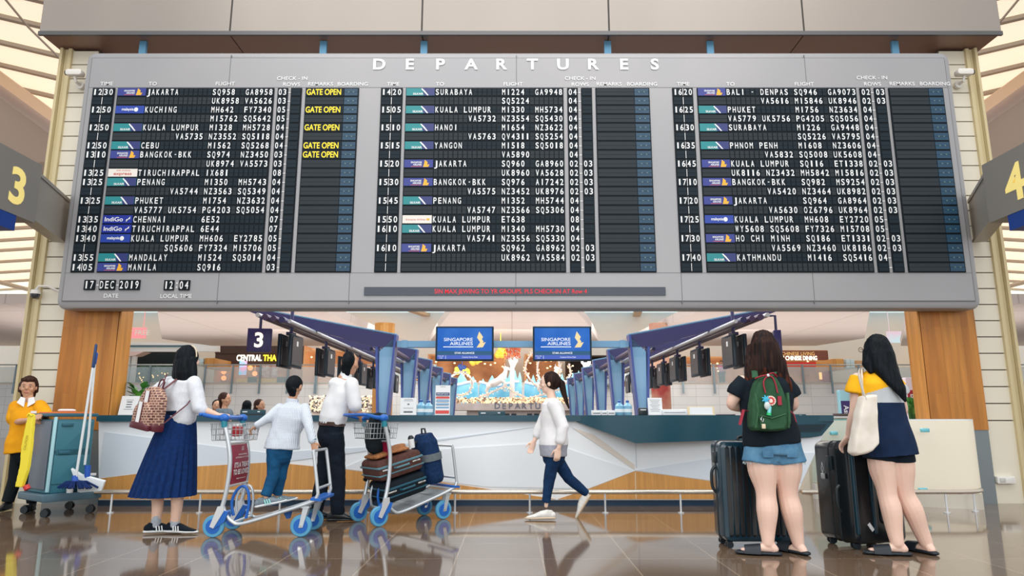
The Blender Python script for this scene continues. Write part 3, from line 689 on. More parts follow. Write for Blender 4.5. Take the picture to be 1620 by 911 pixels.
# hanging row sign 3 and its twin at the right
def hang_sign(px0, px1, py0, py1, Y, num, lab, rz):
    a, b_ = P(px0, 540, Y), P(px1, 540, Y); z0, z1 = P(810, py1, Y).z, P(810, py0, Y).z; cx = (a.x+b_.x)/2
    root = thing('hanging_sign', lab, 'sign', (cx, Y, z0), rz, group='square violet row signs')
    X_ = Vector((math.cos(rz), math.sin(rz), 0)); Y_ = Vector((-math.sin(rz), math.cos(rz), 0)); w = .34
    g = G(); g.rbox((cx, Y, (z0+z1)/2), (w, .1, z1-z0), .004, X=X_, Y=Y_); g.build('box', mat('sign_violet', (46, 40, 92), .35), root)
    g = G(); pz = P(452, 516, YP); px_ = pz.x if cx < 0 else P(1170, 516, YP).x; g.tube([(cx, Y, z1-.01), (cx, Y, pz.z), (px_, Y, pz.z)], .022, 8); g.build('rod', violet, root)
    if num: g = G(); g.text(num, Vector((cx, Y, z0+(z1-z0)*.22))-Y_*.052, (z1-z0)*.58, R=X_, off=.03); g.build('number', mat('number_cream', (252, 238, 216), .5, emis=.6), root)
hang_sign(394, 427, 520, 557, 10.3, '3', 'square violet hanging sign with white 3', math.radians(8))
hang_sign(1220, 1238, 524, 562, 10.3, None, 'violet hanging sign seen from its side behind the dark haired woman', math.radians(75))

# ---------------------------------------------------------------- far hall: mezzanine, soffits, skylights
MY = 36.0
tilew = brickmat('mezzanine_tile', (222, 226, 228), (214, 220, 223), (190, 196, 198), 1.2, .42, .012, .4, 'xz', 0)
g = G(); g.box(-34, 34, MY, MY+.3, 0, 2.72); g.build('wall_back', tilew, kind='structure')
g = G(); g.box(-34, 34, MY, MY+9, 2.72, 2.85); g.build('floor_mezzanine', mat('mezz_floor', (214, 206, 196), .4), kind='structure')
g = G(); g.box(-34, 34, MY+9, MY+9.3, 2.8, 8.2); g.build('wall_mezzanine', mat('mezz_wall', (206, 210, 212), .5, vary=(.3, (222, 214, 204))), kind='structure')
sof = brickmat('soffit_pink', (214, 204, 200), (211, 201, 197), (186, 176, 172), 4.5, 3.2, .03, .6, 'xy', 0)
def slab(pts, Z, nm='ceiling'):
    g = G(); g.prism([Fl(x, y, Z) for x, y in pts], (0, 0, .35)); g.build(nm, sof, kind='structure')
slab([(247, 480), (256, 536), (335, 547), (640, 547), (486, 480)], 5.0)
slab([(-260, 480), (-260, 547), (196, 547), (184, 480)], 5.0)
slab([(720, 485), (695, 517), (676, 547), (950, 547), (934, 517), (906, 485)], 5.0)
slab([(1130, 480), (985, 547), (1290, 547), (1368, 535), (1378, 480)], 5.0)
slab([(1440, 480), (1425, 547), (1880, 547), (1880, 480)], 5.0)
louv = mat('skylight_louvre', (255, 240, 216), .6, emis=.52, ecol=(255, 236, 212)); louv2 = mat('skylight_blue', (196, 226, 236), .5, emis=.5)
frame_m = mat('skylight_frame', (196, 172, 140), .5)
# luminous louvres far away
root = thing('ceiling_skylight', None, None, (0, 46, 7.4), kind='structure')
for i in range(13):
    y0 = 38.2+i*1.5; g = G(); g.prism([(-34, y0, 7.4+.1*i), (34, y0, 7.4+.1*i), (34, y0+1.32, 7.75+.1*i), (-34, y0+1.32, 7.75+.1*i)], (0, 0, .08)); g.build('louvre', louv if i % 4 else louv2, root)
for i in range(9):
    x = -28+i*7; g = G(); g.prism([(x, 38, 7.25), (x+.5, 38, 7.25), (x+3.5, 58, 8.4), (x+3.0, 58, 8.4)], (0, 0, .2)); g.build('rib', frame_m, root)
# luminous louvres of the side bays, rising outwards
def side_bay(s, nm):
    root = thing(nm, None, None, (s*11, 14, 9), kind='structure')
    def S(x, y, Y): p = P(x, y, Y); return Vector((-s*p.x, p.y, p.z))
    ys = [-140, -100, -60, -20, 21, 62, 98, 129, 157, 183, 207]; pur = mat('purlin_grey', (176, 164, 150), .6)
    for k in range(len(ys)-1):
        Ya, Yb = 9.6+k*1.0, 9.6+(k+1)*1.0; m = .235
        a0, a1, b0, b1 = S(-620, ys[k]-620*m, Ya), S(135, ys[k]+135*m, Ya), S(-620, ys[k+1]-620*m, Yb), S(135, ys[k+1]+135*m, Yb)
        g = G(); g.prism([a0, a1, b1, b0], (0, 0, .05)); g.build('louvre', louv, root)
        g = G(); g.prism([b0+vec3(0, -.05, -.02), b1+vec3(0, -.05, -.02), b1+vec3(0, .10, -.02), b0+vec3(0, .10, -.02)], (0, 0, -.09)); g.build('purlin', pur, root)
    g = G(); g.tube([S(-90, -120, 9.4), S(45, 43, 12.0), S(125, 122, 14.4)], .022, 6); g.build('cable', pur, root)
    g = G(); g.prism([S(-620, -290, 15.1), S(135, 252, 15.1), S(135, 226, 15.5), S(-620, -325, 15.5)], (0, .6, 0)); g.build('girder', mat('girder_lilac', (196, 184, 182), .4, .2), root)
    g = G(); g.prism([S(-620, -318, 14.9), S(135, 232, 14.9), S(135, 212, 15.0), S(-620, -345, 15.0)], (0, .3, 0)); g.build('girder_flange', mat('girder_tan', (214, 184, 156), .5), root)
    g = G(); g.prism([S(-620, -290, 15.7), S(135, 250, 15.7), S(135, 318, 24.5), S(-620, 318, 24.5)], (0, 0, .15)); g.build('soffit', mat('bay_soffit', (220, 202, 188), .6), root)
    ys = [318, 340, 360, 378, 394, 412, 429, 444, 457, 469]
    for k in range(len(ys)-1):
        Ya, Yb = 25+k*1.7, 25+(k+1)*1.7; m = -.06
        a0, a1, b0, b1 = S(-620, ys[k]-620*m, Ya), S(135, ys[k]+135*m, Ya), S(-620, ys[k+1]-620*m, Yb), S(135, ys[k+1]+135*m, Yb)
        g = G(); g.prism([a0, a1, b1, b0], (0, 0, .05)); g.build('far_louvre', louv, root)
        g = G(); g.prism([b0+vec3(0, -.1, -.02), b1+vec3(0, -.1, -.02), b1+vec3(0, .12, -.02), b0+vec3(0, .12, -.02)], (0, 0, -.10)); g.build('far_purlin', pur, root)
    g = G(); g.prism([S(-620, 468, 41), S(135, 468, 41), S(135, 482, 41), S(-620, 482, 41)], (0, .5, 0)); g.build('far_girder', mat('girder_lilac', (196, 184, 182), .4, .2), root)
    g = G(); g.tube([S(-160, 405, 30), S(60, 462, 38)], .12, 6); g.build('far_rib', pur, root)
vec3 = lambda *a: Vector(a)
side_bay(-1, 'ceiling_left'); side_bay(1, 'ceiling_right')
# ---------------------------------------------------------------- mezzanine railing, restaurants, columns
def far(px, py, Y): return P(px, py, Y)
glassf = mat('far_glass', (190, 214, 222), .1, alpha=.35); rail_m = mat('far_rail', (196, 206, 210), .3, .6)
for px0, px1, lab, n in ((-60, 192, 'glass mezzanine railing beyond the left wall edge', 6), (192, 500, 'glass mezzanine railing before the thai restaurant and hanging garden', 7), (500, 690, 'glass mezzanine railing left of the festive display', 4), (930, 1180, 'glass mezzanine railing right of the festive display', 5), (1180, 1450, 'glass mezzanine railing before the chinese restaurant', 6), (1450, 1700, 'glass mezzanine railing beyond the right wall edge', 5)):
    Y = MY-.15; a, b_ = far(px0, 600, Y).x, far(px1, 600, Y).x; zt2 = far(0, 577, Y).z; zb2 = 2.80
    root = thing('mezzanine_railing', lab, 'railing', ((a+b_)/2, Y, zb2), group='glass mezzanine railings')
    g = G(); g.tube([(a, Y, zt2), (b_, Y, zt2)], .035, 8); g.build('handrail', rail_m, root)
    g = G(); g.box(a, b_, Y+.02, Y+.04, zb2, zt2-.1); g.build('glass', glassf, root)
    for i in range(n+1):
        x = lerp(a, b_, (i+.02)/(n+.04)); g = G(); g.prism([(x-.04, Y-.06, zt2), (x+.04, Y-.06, zt2), (x+.05, Y-.10, zb2-.55), (x-.05, Y-.10, zb2-.55)], (0, .05, 0)); g.build('post', mat('far_post', (120, 140, 150), .4, .5), root)
# restaurants
warm = mat('warm_interior', (206, 152, 104), .6, emis=.34, vary=(.7, (140, 92, 60))); browni = mat('brown_interior', (70, 44, 34), .6)
glow = mat('lamp_glow', (255, 214, 150), .5, emis=3.0); fasc = mat('far_fascia', (226, 228, 228), .5)
def shop(px0, px1, py0, py1, nm, lab, inner, sign=None, sc=None, extra=None, Y=41.0, head=None):
    a, b_ = far(px0, 600, Y).x, far(px1, 600, Y).x; z1, z0 = far(0, py0, Y).z, 2.86
    root = thing(nm, lab, 'shop', ((a+b_)/2, Y, z0))
    g = G(); g.box(a, b_, Y+2.6, Y+2.7, z0, z1); g.box(a, a+.1, Y, Y+2.6, z0, z1); g.box(b_-.1, b_, Y, Y+2.6, z0, z1); g.box(a, b_, Y, Y+2.6, z1, z1+.08); g.build('interior', inner, root)
    if head:
        g = G(); g.box(a, b_, Y-.12, Y+.05, far(0, py0+(py1-py0)*head, Y).z, z1+.05); g.build('fascia', sc, root)
    r = random.Random(px0)
    for i in range(max(3, int((px1-px0)/16))):
        x = r.uniform(a+.2, b_-.2); g = G(); g.ell((x, Y+r.uniform(.1, 1.5), z1-r.uniform(.25, .7)), (.06, .06, .045), nu=8, nv=6); g.build('ceiling_lamp', glow, root)
    return root, a, b_, z0, z1
R1, a, b_, z0, z1 = shop(338, 478, 548, 612, 'thai_restaurant', 'brown lit restaurant front with CENTRAL THAI sign on the mezzanine', warm, head=.18, sc=mat('thai_fascia', (60, 36, 30), .5))
Y = 41.0
g = G(); g.box(a, b_, Y-.05, Y, far(0, 578, Y).z, far(0, 557, Y).z); g.build('dark_header', browni, R1)
sg = mat('sign_glow_white', (255, 250, 225), .5, emis=1.6); sy = mat('sign_glow_yellow', (248, 226, 50), .5, emis=1.5)
g = G(); g.text('CENTRAL', (far(394, 570, Y-.2).x, Y-.2, far(0, 570.5, Y-.2).z), .34, off=.03, width=far(414, 570, Y-.2).x-far(374, 570, Y-.2).x, al='c'); g.build('sign_lettering', sg, R1)
g = G(); g.text('THAI', (far(427.5, 570, Y-.2).x, Y-.2, far(0, 570.5, Y-.2).z), .34, off=.03, width=far(439, 570, Y-.2).x-far(416, 570, Y-.2).x, al='c'); g.build('sign_lettering', sy, R1)
for px, py in ((354, 588), (403, 591), (408, 572), (354, 598), (396, 582)):
    p = far(px, py, Y+.6); g = G(); g.tube([p+Vector((0, 0, .15)), p+Vector((0, 0, 1.0))], .012, 6); g.ell(p, (.16, .16, .15), nu=10, nv=8); g.build('pendant_lamp', [mat('pendant_glow', (255, 170, 96), .5, emis=1.2)], R1)
p0, p1 = far(378, 593, Y-.4), far(391, 571, Y-.4)
g = G(); g.box(p0.x, p1.x, Y-.45, Y-.38, p0.z, p1.z); g.build('menu_screen', mat('menu_cyan', (70, 190, 226), .4, emis=.9, vary=(2.5, (236, 150, 190))), R1)
for k, (u0, u1) in enumerate(((413, 428), (429, 440))):
    p0, p1 = far(u0, 597, Y-.4), far(u1, 577, Y-.4); g = G(); g.box(p0.x, p1.x, Y-.45, Y-.40, p0.z, p1.z); g.build('menu_poster', mat('poster_pale', (232, 222, 214), .5, vary=(4, (200, 120, 110))), R1)
g = G(); p0, p1 = far(375, 606, Y-.3), far(445, 599, Y-.3); g.box(p0.x, p1.x, Y-.4, Y+.1, 2.86, p1.z); g.build('yellow_bench', mat('bench_yellow', (226, 180, 70), .5, emis=.15), R1)
for px in (400, 446, 458):
    p = far(px, 606, Y-.6); g = G(); g.rbox((p.x, Y-.7, 3.12), (.45, .4, .5), .06); g.build('chair_back', dark, R1)
R2, a, b_, z0, z1 = shop(1232, 1312, 556, 608, 'chinese_restaurant', 'restaurant front with red band and golden CHINESE DINING sign on the mezzanine', warm, head=.26, sc=mat('dining_fascia', (120, 66, 50), .5))
g = G(); g.box(a, b_, Y-.16, Y-.08, far(0, 580, Y).z, far(0, 573, Y).z); g.box(b_-.5, b_, Y-.16, Y-.08, 2.86, far(0, 573, Y).z); g.build('red_band', mat('band_red', (186, 40, 42), .5), R2)
g = G(); g.text('GARDEN CHINESE DINING', (far(1293, 570, Y-.2).x, Y-.2, far(0, 569.5, Y-.2).z), .24, off=.02, width=far(1293, 570, Y-.2).x-far(1215, 570, Y-.2).x, al='r'); g.build('sign_lettering', sg, R2)
g = G(); g.text('FINE CHINESE LIVING', (far(1290, 562, Y-.3).x, Y-.2, far(0, 562, Y-.2).z), .2, width=2.6, al='r'); g.build('sign_lettering', mat('sign_gold', (222, 178, 110), .5, emis=.5), R2)
g = G()
for q in ((1240, 1298, 578, 577), (1297, 1299, 600, 577)): p0, p1 = far(q[0], q[2], Y-.3), far(q[1], q[3], Y-.3); g.box(p0.x, p1.x, Y-.3, Y-.25, p0.z, p1.z+.02)
g.build('neon_frame', mat('neon_orange', (255, 196, 120), .5, emis=1.3), R2)
shop(676, 800, 562, 612, 'shop_front', 'warm lit shop behind the festive display, left of the tall tree', warm); shop(830, 885, 562, 612, 'shop_front', 'warm lit shop behind the right deer of the festive display', warm)
R3, a, b_, z0, z1 = shop(900, 965, 564, 590, 'dark_shop_front', 'dark brown shop front right of the festive display', mat('dark_brown', (48, 30, 26), .6))
shop(478, 612, 556, 606, 'shop_front', 'warm lit shop front behind the left hanging monitors', mat('tan_interior', (206, 150, 100), .6, emis=.35, vary=(.5, (170, 120, 84))))
shop(1085, 1180, 566, 606, 'shop_front', 'tan lit shop front behind the right hanging monitors', mat('tan_interior', (206, 150, 100), .6, emis=.35))
# hanging garden at the left: dark recess, green wall with lights
Y = 40.0; a, b_ = far(196, 600, Y).x, far(284, 600, Y).x
root = thing('garden_wall', 'dark green plant wall with small warm lights behind the railing', 'plant wall', ((a+b_)/2, Y, 2.86))
g = G(); g.box(a, b_, Y+.3, Y+.5, 2.86, far(0, 555, Y).z); g.build('backing', mat('garden_dark', (16, 30, 34), .8), root)
def leafclump(cx, cy, cz, sx, sy_, sz, n, size, m, nm, root, seed=1):
    r = random.Random(seed); g = G()
    for i in range(n):
        c = Vector((cx+r.uniform(-sx, sx), cy+r.uniform(-sy_, sy_), cz+r.uniform(-sz, sz))); a1 = r.uniform(0, 6.28); t = r.uniform(-.9, .9)
        X_ = Vector((math.cos(a1), math.sin(a1)*.6, t)).normalized(); Y2 = X_.cross(Vector((r.uniform(-1, 1), 1, r.uniform(-1, 1)))).normalized()*.45
        s = size*r.uniform(.6, 1.3); g.add([c-X_*s, c+Y2*s, c+X_*s, c-Y2*s], [(0, 1, 2, 3)])
    return g.build(nm, m, root)
lg = mat('foliage_dark', (30, 74, 56), .6, vary=(3, (60, 110, 60)))
leafclump((a+b_)/2, Y+.1, 3.45, (b_-a)/2, .2, .62, 1300, .11, lg, 'foliage', root, 3)
r = random.Random(5)
for i in range(40):
    g = G(); g.ell((r.uniform(a, b_), Y-.12, r.uniform(2.95, 3.6)), .035, nu=6, nv=4); g.build('fairy_light', mat('fairy_light', (255, 208, 140), .5, emis=1.8), root)
# white soffit band over the garden and pink banner
root = thing('fascia_band', 'white sloping fascia band above the plant wall', 'fascia', (far(240, 552, 39).x, 39, 4.4))
g = G(); A, B, Cc, D = far(190, 540, 39), far(345, 545, 39), far(345, 556, 39), far(190, 556, 39); g.prism([A, B, Cc, D], (0, .3, 0)); g.build('band', fasc, root)
g = G(); g.prism([far(202, 546, 38.9), far(292, 546, 38.9), far(292, 549, 38.9), far(202, 549, 38.9)], (0, -.03, 0)); g.build('slot', mat('slot_dark', (70, 100, 112), .5), root)
g = G(); g.prism([far(192, 556, 39), far(228, 556, 39), far(214, 562, 39), far(192, 565, 39)], (0, .8, 0)); g.build('canopy', mat('canopy_pink', (226, 200, 196), .5), root)
for px in (195, 203, 212): g = G(); p = far(px, 563, 39.2); g.box(p.x-.11, p.x+.11, 39.2, 39.4, 2.86, p.z); g.build('white_column', fasc, root)
root = thing('pink_banner', 'pink and white hanging banner high at the left behind the pillar', 'banner', far(215, 528, 42))
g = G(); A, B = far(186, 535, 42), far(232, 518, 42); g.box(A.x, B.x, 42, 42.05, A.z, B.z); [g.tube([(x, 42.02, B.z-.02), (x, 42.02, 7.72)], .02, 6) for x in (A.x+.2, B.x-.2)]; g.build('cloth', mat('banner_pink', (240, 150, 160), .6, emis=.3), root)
g = G(); g.text('DUTY FREE', (far(207, 530, 41.9).x, 41.98, far(0, 530, 42).z), .3, off=.02); g.build('lettering', white, root)
root = thing('violet_banner', 'pale pink and blue banner high at the right beside the timber pillar', 'banner', far(1425, 530, 42))
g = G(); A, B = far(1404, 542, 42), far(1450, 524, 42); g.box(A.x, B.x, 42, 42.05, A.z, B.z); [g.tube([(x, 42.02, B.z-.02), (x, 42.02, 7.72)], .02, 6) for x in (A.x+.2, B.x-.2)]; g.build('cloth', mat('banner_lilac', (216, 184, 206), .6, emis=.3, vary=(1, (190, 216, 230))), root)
# far columns
def column(px0, px1, py0, Y, m, lab, rnd=False):
    a, b_ = far(px0, 600, Y).x, far(px1, 600, Y).x; z1 = far(0, py0, Y).z; cx = (a+b_)/2
    root = thing('hall_column', lab, 'column', (cx, Y, 2.85 if Y > MY else 0)); g = G(); zb_ = 2.86 if Y > MY else 0
    if rnd: g.tube([(cx, Y, zb_), (cx, Y, z1)], (b_-a)/2, 20)
    else: g.rbox((cx, Y, (zb_+z1)/2), (b_-a, b_-a, z1-zb_), .06, X=(1, 0, 0), Y=(0, 0, 1), Z=(0, -1, 0))
    g.build('shaft', m, root)
    g = G(); g.box(a-.05, b_+.05, Y-(b_-a)/2-.03, Y+(b_-a)/2+.03, zb_, zb_+.15); g.build('foot', steel_w, root)
wcol = brickmat('far_timber', (214, 158, 84), (196, 136, 64), (170, 112, 50), 2.5, .12, .004, .45, 'zx', .4)
tcol = brickmat('far_tile_blue', (206, 224, 230), (198, 218, 226), (150, 190, 200), .6, .3, .02, .3, 'xz', 0)
column(335, 351, 545, 39.5, wcol, 'timber clad column left of the thai restaurant'); column(322, 334, 542, 39.5, tcol, 'pale tiled column beside the timber column at the left')
column(590, 622, 512, 30, wcol, 'round timber column behind the left portal frame top', True); column(1030, 1060, 512, 30, mat('red_col', (176, 64, 60), .5, vary=(.6, (226, 200, 170))), 'red and cream decorated column behind the right portal frame top', True)
column(669, 680, 509, 33, wcol, 'slim timber column left of the left screen'); column(683, 697, 509, 34, tcol, 'pale blue tiled column left of the left screen')
column(985, 996, 516, 33, wcol, 'slim timber column right of the right screen'); column(962, 976, 509, 34, tcol, 'pale blue tiled column right of the right screen')
column(1306, 1323, 548, 39.5, wcol, 'timber column right of the chinese restaurant'); column(1325, 1339, 546, 39.8, tcol, 'pale tiled column left of the woman in yellow')
column(1341, 1352, 546, 40.4, mat('tan_col', (206, 160, 116), .5), 'tan column just left of the woman in yellow')

# ---------------------------------------------------------------- festive display in the middle
FY = 29.5
blu = mat('display_blue', (60, 160, 200), .3, emis=.12, vary=(.8, (150, 214, 236)), coat=.4)
wht = mat('display_white', (226, 224, 224), .45); spark = mat('spark_light', (255, 226, 184), .5, emis=.6)
def f(px, py, dy=0): return P(px, py, FY+dy)
root = thing('display_plinth', 'pale departure plinth carrying the festive display, DEPARTURE lettering on it', 'display plinth', (f(835, 632).x, FY, 0))
g = G(); a, b_ = f(700, 632).x, f(935, 632).x; g.box(a, b_, FY-.1, FY+2.2, f(0, 649).z, f(0, 638).z, 0); g.box(f(738, 632).x, b_, FY+.3, FY+2.0, 0, f(0, 649).z, 0); g.build('body', mat('plinth_pale', (214, 206, 208), .5, vary=(2, (196, 186, 180))), root)
for x0, x1 in ((798, 806), (809, 817), (834, 842), (845, 853), (877, 885)): g = G(); g.box(f(x0, 632).x, f(x1, 632).x, FY+.27, FY+.3, f(0, 660).z, f(0, 654).z); g.build('dark_opening', dark, root)
for i, ch in enumerate('DEPARTURE'):
    px = 787+i*10.6; g = G(); g.text(ch, (f(px, 632).x, FY-.14, f(0, 646.5).z), .235, off=.02); g.build('raised_letter', mat('letter_steel', (110, 112, 124), .3, .5), root)
# sparkling hedge along the edge of the plinth
r = random.Random(11); g = G()
for i in range(1500):
    x = r.uniform(f(700, 632).x, f(935, 632).x); z = r.uniform(f(0, 637.5).z, f(0, 629).z); y = FY-.1+r.uniform(-.02, .22); s = r.uniform(.02, .045)
    g.ell((x, y, z), s, nu=5, nv=3, mi=r.choice((0, 0, 1, 2)))
o = g.build('sparkling_hedge', [spark, mat('hedge_cream', (236, 216, 190), .5), mat('hedge_dim', (170, 140, 120), .6)])
tag(o, 'band of sparkling warm white lights and blossoms along the display plinth', 'flowers', kind='stuff')
r = random.Random(12)
for X0, X1, lab in ((488, 545, 'white panel covered with small bulbs far behind the boy and man'), (560, 612, 'white panel covered with small bulbs far behind the left portal post')):
    Y = 32; xa, xb = P(X0, 640, Y).x, P(X1, 640, Y).x; root = thing('bulb_panel', lab, 'light panel', ((xa+xb)/2, Y, 0))
    g = G(); g.box(xa, xb, Y+.2, Y+.5, 0, P(0, 626, Y).z); g.build('backing_panel', mat('bulb_backing', (214, 206, 200), .5), root)
    g = G()
    for i in range(420): g.ell((r.uniform(xa, xb), Y+r.uniform(.08, .18), r.uniform(P(0, 652, Y).z, P(0, 626, Y).z)), r.uniform(.03, .05), nu=5, nv=3, mi=r.choice((0, 1, 1, 2)))
    tag(g.build('bulbs', [spark, mat('bulb_white', (240, 236, 230), .5), mat('bulb_dark', (80, 84, 90), .5)], root), kind='stuff')
def pine_panel(px0, px1, tops, lab, dy):
    dy += .78; base = 637.5; pts = [(px0, base)]+tops+[(px1, base)]
    root = thing('pine_panel', lab, 'decoration', (f((px0+px1)/2, 0, dy).x, FY+dy, f(0, base).z), group='blue winter mountain panels of the display')
    g = G(); g.prism([f(x, y, dy) for x, y in pts], (0, .12, 0)); g.build('panel', blu, root)
    g = G(); g.tube([f(x, 606+3*math.sin(x*.09), dy-.04) for x in range(int(px0)+1, int(px1), 6)], .05, 6); g.build('snow_line', mat('snow_glow', (246, 232, 246), .5, emis=.3), root)
def jag(x0, x1, ytop, n, drop=8):
    o = []; r = random.Random(int(x0))
    for i in range(n):
        t = (i+.5)/n; x = lerp(x0, x1, t); env = 1-abs(t-.5)*1.5; y = ytop+(1-env)*drop*1.6
        o += [(x-(x1-x0)/n*.42, y+10), (x, y-r.uniform(0, 4)), (x+(x1-x0)/n*.42, y+10)]
    return o
pine_panel(704, 757, jag(704, 757, 590, 3, 10), 'blue mountain panel left of the white deer', .25)
pine_panel(757, 800, jag(757, 800, 594, 3), 'blue mountain panel behind the left deer', .4)
pine_panel(796, 826, jag(796, 826, 586, 4, 4), 'blue pine panel behind the tall white tree', .3)
pine_panel(829, 868, jag(829, 868, 592, 4), 'blue pine panel between the tall tree and right deer', .35)
pine_panel(868, 902, jag(868, 902, 590, 4), 'blue pine panel behind the running figure', .42)
pine_panel(902, 938, jag(902, 938, 586, 4), 'blue pine panel at the right end of the display', .3)
def deer(px, py, sc_, lab):
    """prancing deer, front legs raised, about 50 px tall in the photograph"""
    dy = .52; q = lambda x, y, d=0: f(px+x*sc_, py+y*sc_, dy+d)
    g = G()
    g.tube([q(-16, 4), q(-8, 1), q(2, -4), q(9, -10), q(13, -17), q(15, -25)], [.10, .17, .16, .17, .10, .06], 12, round_=True)
    g.tube([q(13, -26), q(19, -25), q(24, -22)], [.075, .06, .03], 10, round_=True)
    for d in (-.08, .08):
        g.tube([q(-15, 6, d), q(-19, 14, d), q(-15, 20, d), q(-20, 30, d), q(-21, 33, d)], [.10, .075, .04, .03, .035], 8, round_=True)
        g.tube([q(8, -4, d), q(14+d*20, 1, d), q(10+d*20, 9, d), q(14+d*20, 14, d)], [.09, .05, .03, .03], 8, round_=True)
        g.tube([q(14, -28, d*.6), q(12, -32, d), q(14, -35, d)], [.03, .02, .01], 6, round_=True)
    g.tube([q(-17, 2), q(-21, 0)], [.05, .02], 6, round_=True)
    b = remesh(g, .022, 3); b.build('body', wht, thing('deer_figure', lab, 'deer figure', q(0, 33)))
    rt = C.objects[-1] if False else None
deer(787, 606, .92, 'white prancing deer sculpture at the left of the tall tree'); deer(868, 604, .85, 'white prancing deer sculpture under the right screen')
def ftree(px, py0, py1, lab, leaves):
    root = thing('white_tree', lab, 'decorative tree', f(px, py1), group='white trees of the display'); g = G(); T = f(px, 637.5, .72), f(px+.5, lerp(py1, py0, .5), .72), f(px, lerp(py1, py0, .75), .72)
    g.tube(T, [.13, .10, .07], 8)
    r = random.Random(px)
    for i in range(9):
        a0 = f(px, lerp(py1, py0, .55+.05*(i % 4)), .72); e = f(px+(-1)**i*r.uniform(3, 11), lerp(py1, py0, r.uniform(.85, 1.05)), .72+r.uniform(-.15, .1)); m = (a0+e)/2+Vector(((e.x-a0.x)*.25, 0, -.1)); g.tube([a0, m, e], [.05, .035, .012], 6)
    g.build('trunk', wht, root)
    if leaves:
        leafclump(f(px, 580).x, FY+.7, f(0, py0+6).z, .36, .2, .24, 220, .06, mat('orange_leaf', (236, 140, 80), .6, vary=(4, (226, 90, 60))), 'foliage', root, px)
ftree(810, 550, 630, 'tall white tree with orange leaves between the two deer', True); ftree(926, 556, 625, 'slim white tree at the right end of the display', False)
def garland(pts, lab, n=70):
    pts = [f(x, y, .24) for x, y in pts]; root = thing('light_garland', lab, 'light garland', pts[0], group='sparkling light garlands')
    g = G(); g.tube(pts, .045, 6); g.build('wire_core', mat('garland_core', (226, 216, 214), .5), root)
    g = G(); r = random.Random(len(lab)); K = len(pts)-1
    for i in range(n):
        t = r.uniform(0, K-.001); k = int(t); p = pts[k].lerp(pts[k+1], t-k); g.ell(p+Vector((r.uniform(-.09, .09), r.uniform(-.09, .09), r.uniform(-.09, .09))), .021, nu=5, nv=3)
    tag(g.build('bulbs', spark, root), kind='stuff')
circ = lambda cx, cy, rx, ry, a0, a1, n=18: [(cx+rx*math.cos(math.radians(lerp(a0, a1, i/n))), cy+ry*math.sin(math.radians(lerp(a0, a1, i/n)))) for i in range(n+1)]
garland(circ(729, 607, 18, 18, -200, 110), 'round garland of lights left of the left deer', 110)
garland([(758, 628), (775, 622), (800, 610), (815, 622), (835, 630), (860, 624), (880, 610)], 'swagging garland of lights along the panels', 90)
garland(circ(868, 584, 18, 28, -250, 60), 'large spiral garland of lights under the right screen', 120)
garland([(842, 556), (834, 570), (830, 585), (838, 600), (850, 612)], 'curling garland of lights left of the right screen', 60)
garland([(900, 575), (903, 590), (897, 605), (885, 616), (870, 620)], 'curling garland of lights right of the running figure', 60)
# golden balloons and tiny details on the mezzanine
for k, (px, py, c, lab) in enumerate(((792, 556, 'y', 'yellow lamp cluster above the left deer'), (754, 567, 'y', 'small yellow lamp left of the deer antlers'), (731, 583, 'b', 'dark blue balloon cluster above the round garland'), (868, 562, 'w', 'glowing white lamp cluster under the right screen'))):
    root = thing('lamp_cluster', lab, 'lamps', f(px, py, 3)); r = random.Random(k); g = G()
    g.tube([f(px, py, 3), (f(px, py, 3).x, FY+3, 5.02)], .02, 6)
    for i in range(14): g.ell(f(px+r.uniform(-9, 9), py+r.uniform(-5, 7), 3), r.uniform(.08, .16), nu=8, nv=6, mi=i % 2)
    g.build('globes', {'y': [mat('lamp_yellow', (250, 206, 60), .4, emis=.8), mat('leaf_yellow', (214, 170, 50), .5)], 'b': [mat('balloon_blue', (24, 60, 130), .3), mat('lamp_yellow', (250, 206, 60), .4, emis=.8)], 'w': [glow, mat('lamp_ochre', (210, 150, 90), .5)]}[c], root)

# ---------------------------------------------------------------- things on and behind the counter
TZ = 1.036; CYI = 8.52
paper = mat('paper_white', (232, 234, 236), .5); ink = mat('ink_grey', (96, 100, 108), .6); acryl = mat('acrylic', (214, 226, 230), .1, alpha=.4)
def notice(px0, px1, py0, lab, lines, fr=None, tilt=0, Y=CYI, inkm=ink, foot=True, h0=TZ):
    a, b_ = P(px0, 650, Y).x, P(px1, 650, Y).x; z1 = P(0, py0, Y).z; cx = (a+b_)/2; w = b_-a; h = z1-h0
    root = thing('counter_notice', lab, 'notice', (cx, Y, h0)); X_ = Vector((1, 0, 0)); U = Vector((math.sin(tilt), .12, 1)).normalized()
    c = Vector((cx, Y, h0+h/2)); g = G(); g.obox(c, (w, h, .006), X_, U, mi=0); g.build('holder', acryl if not fr else fr, root)
    n = X_.cross(U).normalized()
    if n.y > 0: n = -n
    g = G(); g.obox(c+n*.005, (w*(.97 if not fr else .86), h*(.97 if not fr else .84), .003), X_, U, mi=0)
    for v, wd, hh in lines:
        if isinstance(wd, str): g.text(wd, c+n*.008+U*(v-.5)*h, h*hh, R=X_, U=U, mi=1, off=.01)
        else: g.obox(c+n*.0075+U*(v-.5)*h, (w*wd, h*hh, .001), X_, U, mi=1)
    g.build('sheet', [paper, inkm], root)
    if foot: g = G(); g.obox((cx, Y+.02, h0+.004), (w, .10, .008), (1, 0, 0), (0, 1, 0)); g.build('foot', acryl, root)
    return root, c, n, w, h, U
L8 = [(.86-.09*i, .7-.12*(i % 3), .018) for i in range(8)]
notice(145, 167, 625, 'white printed notice standing at the counter end beside the left pillar', L8)
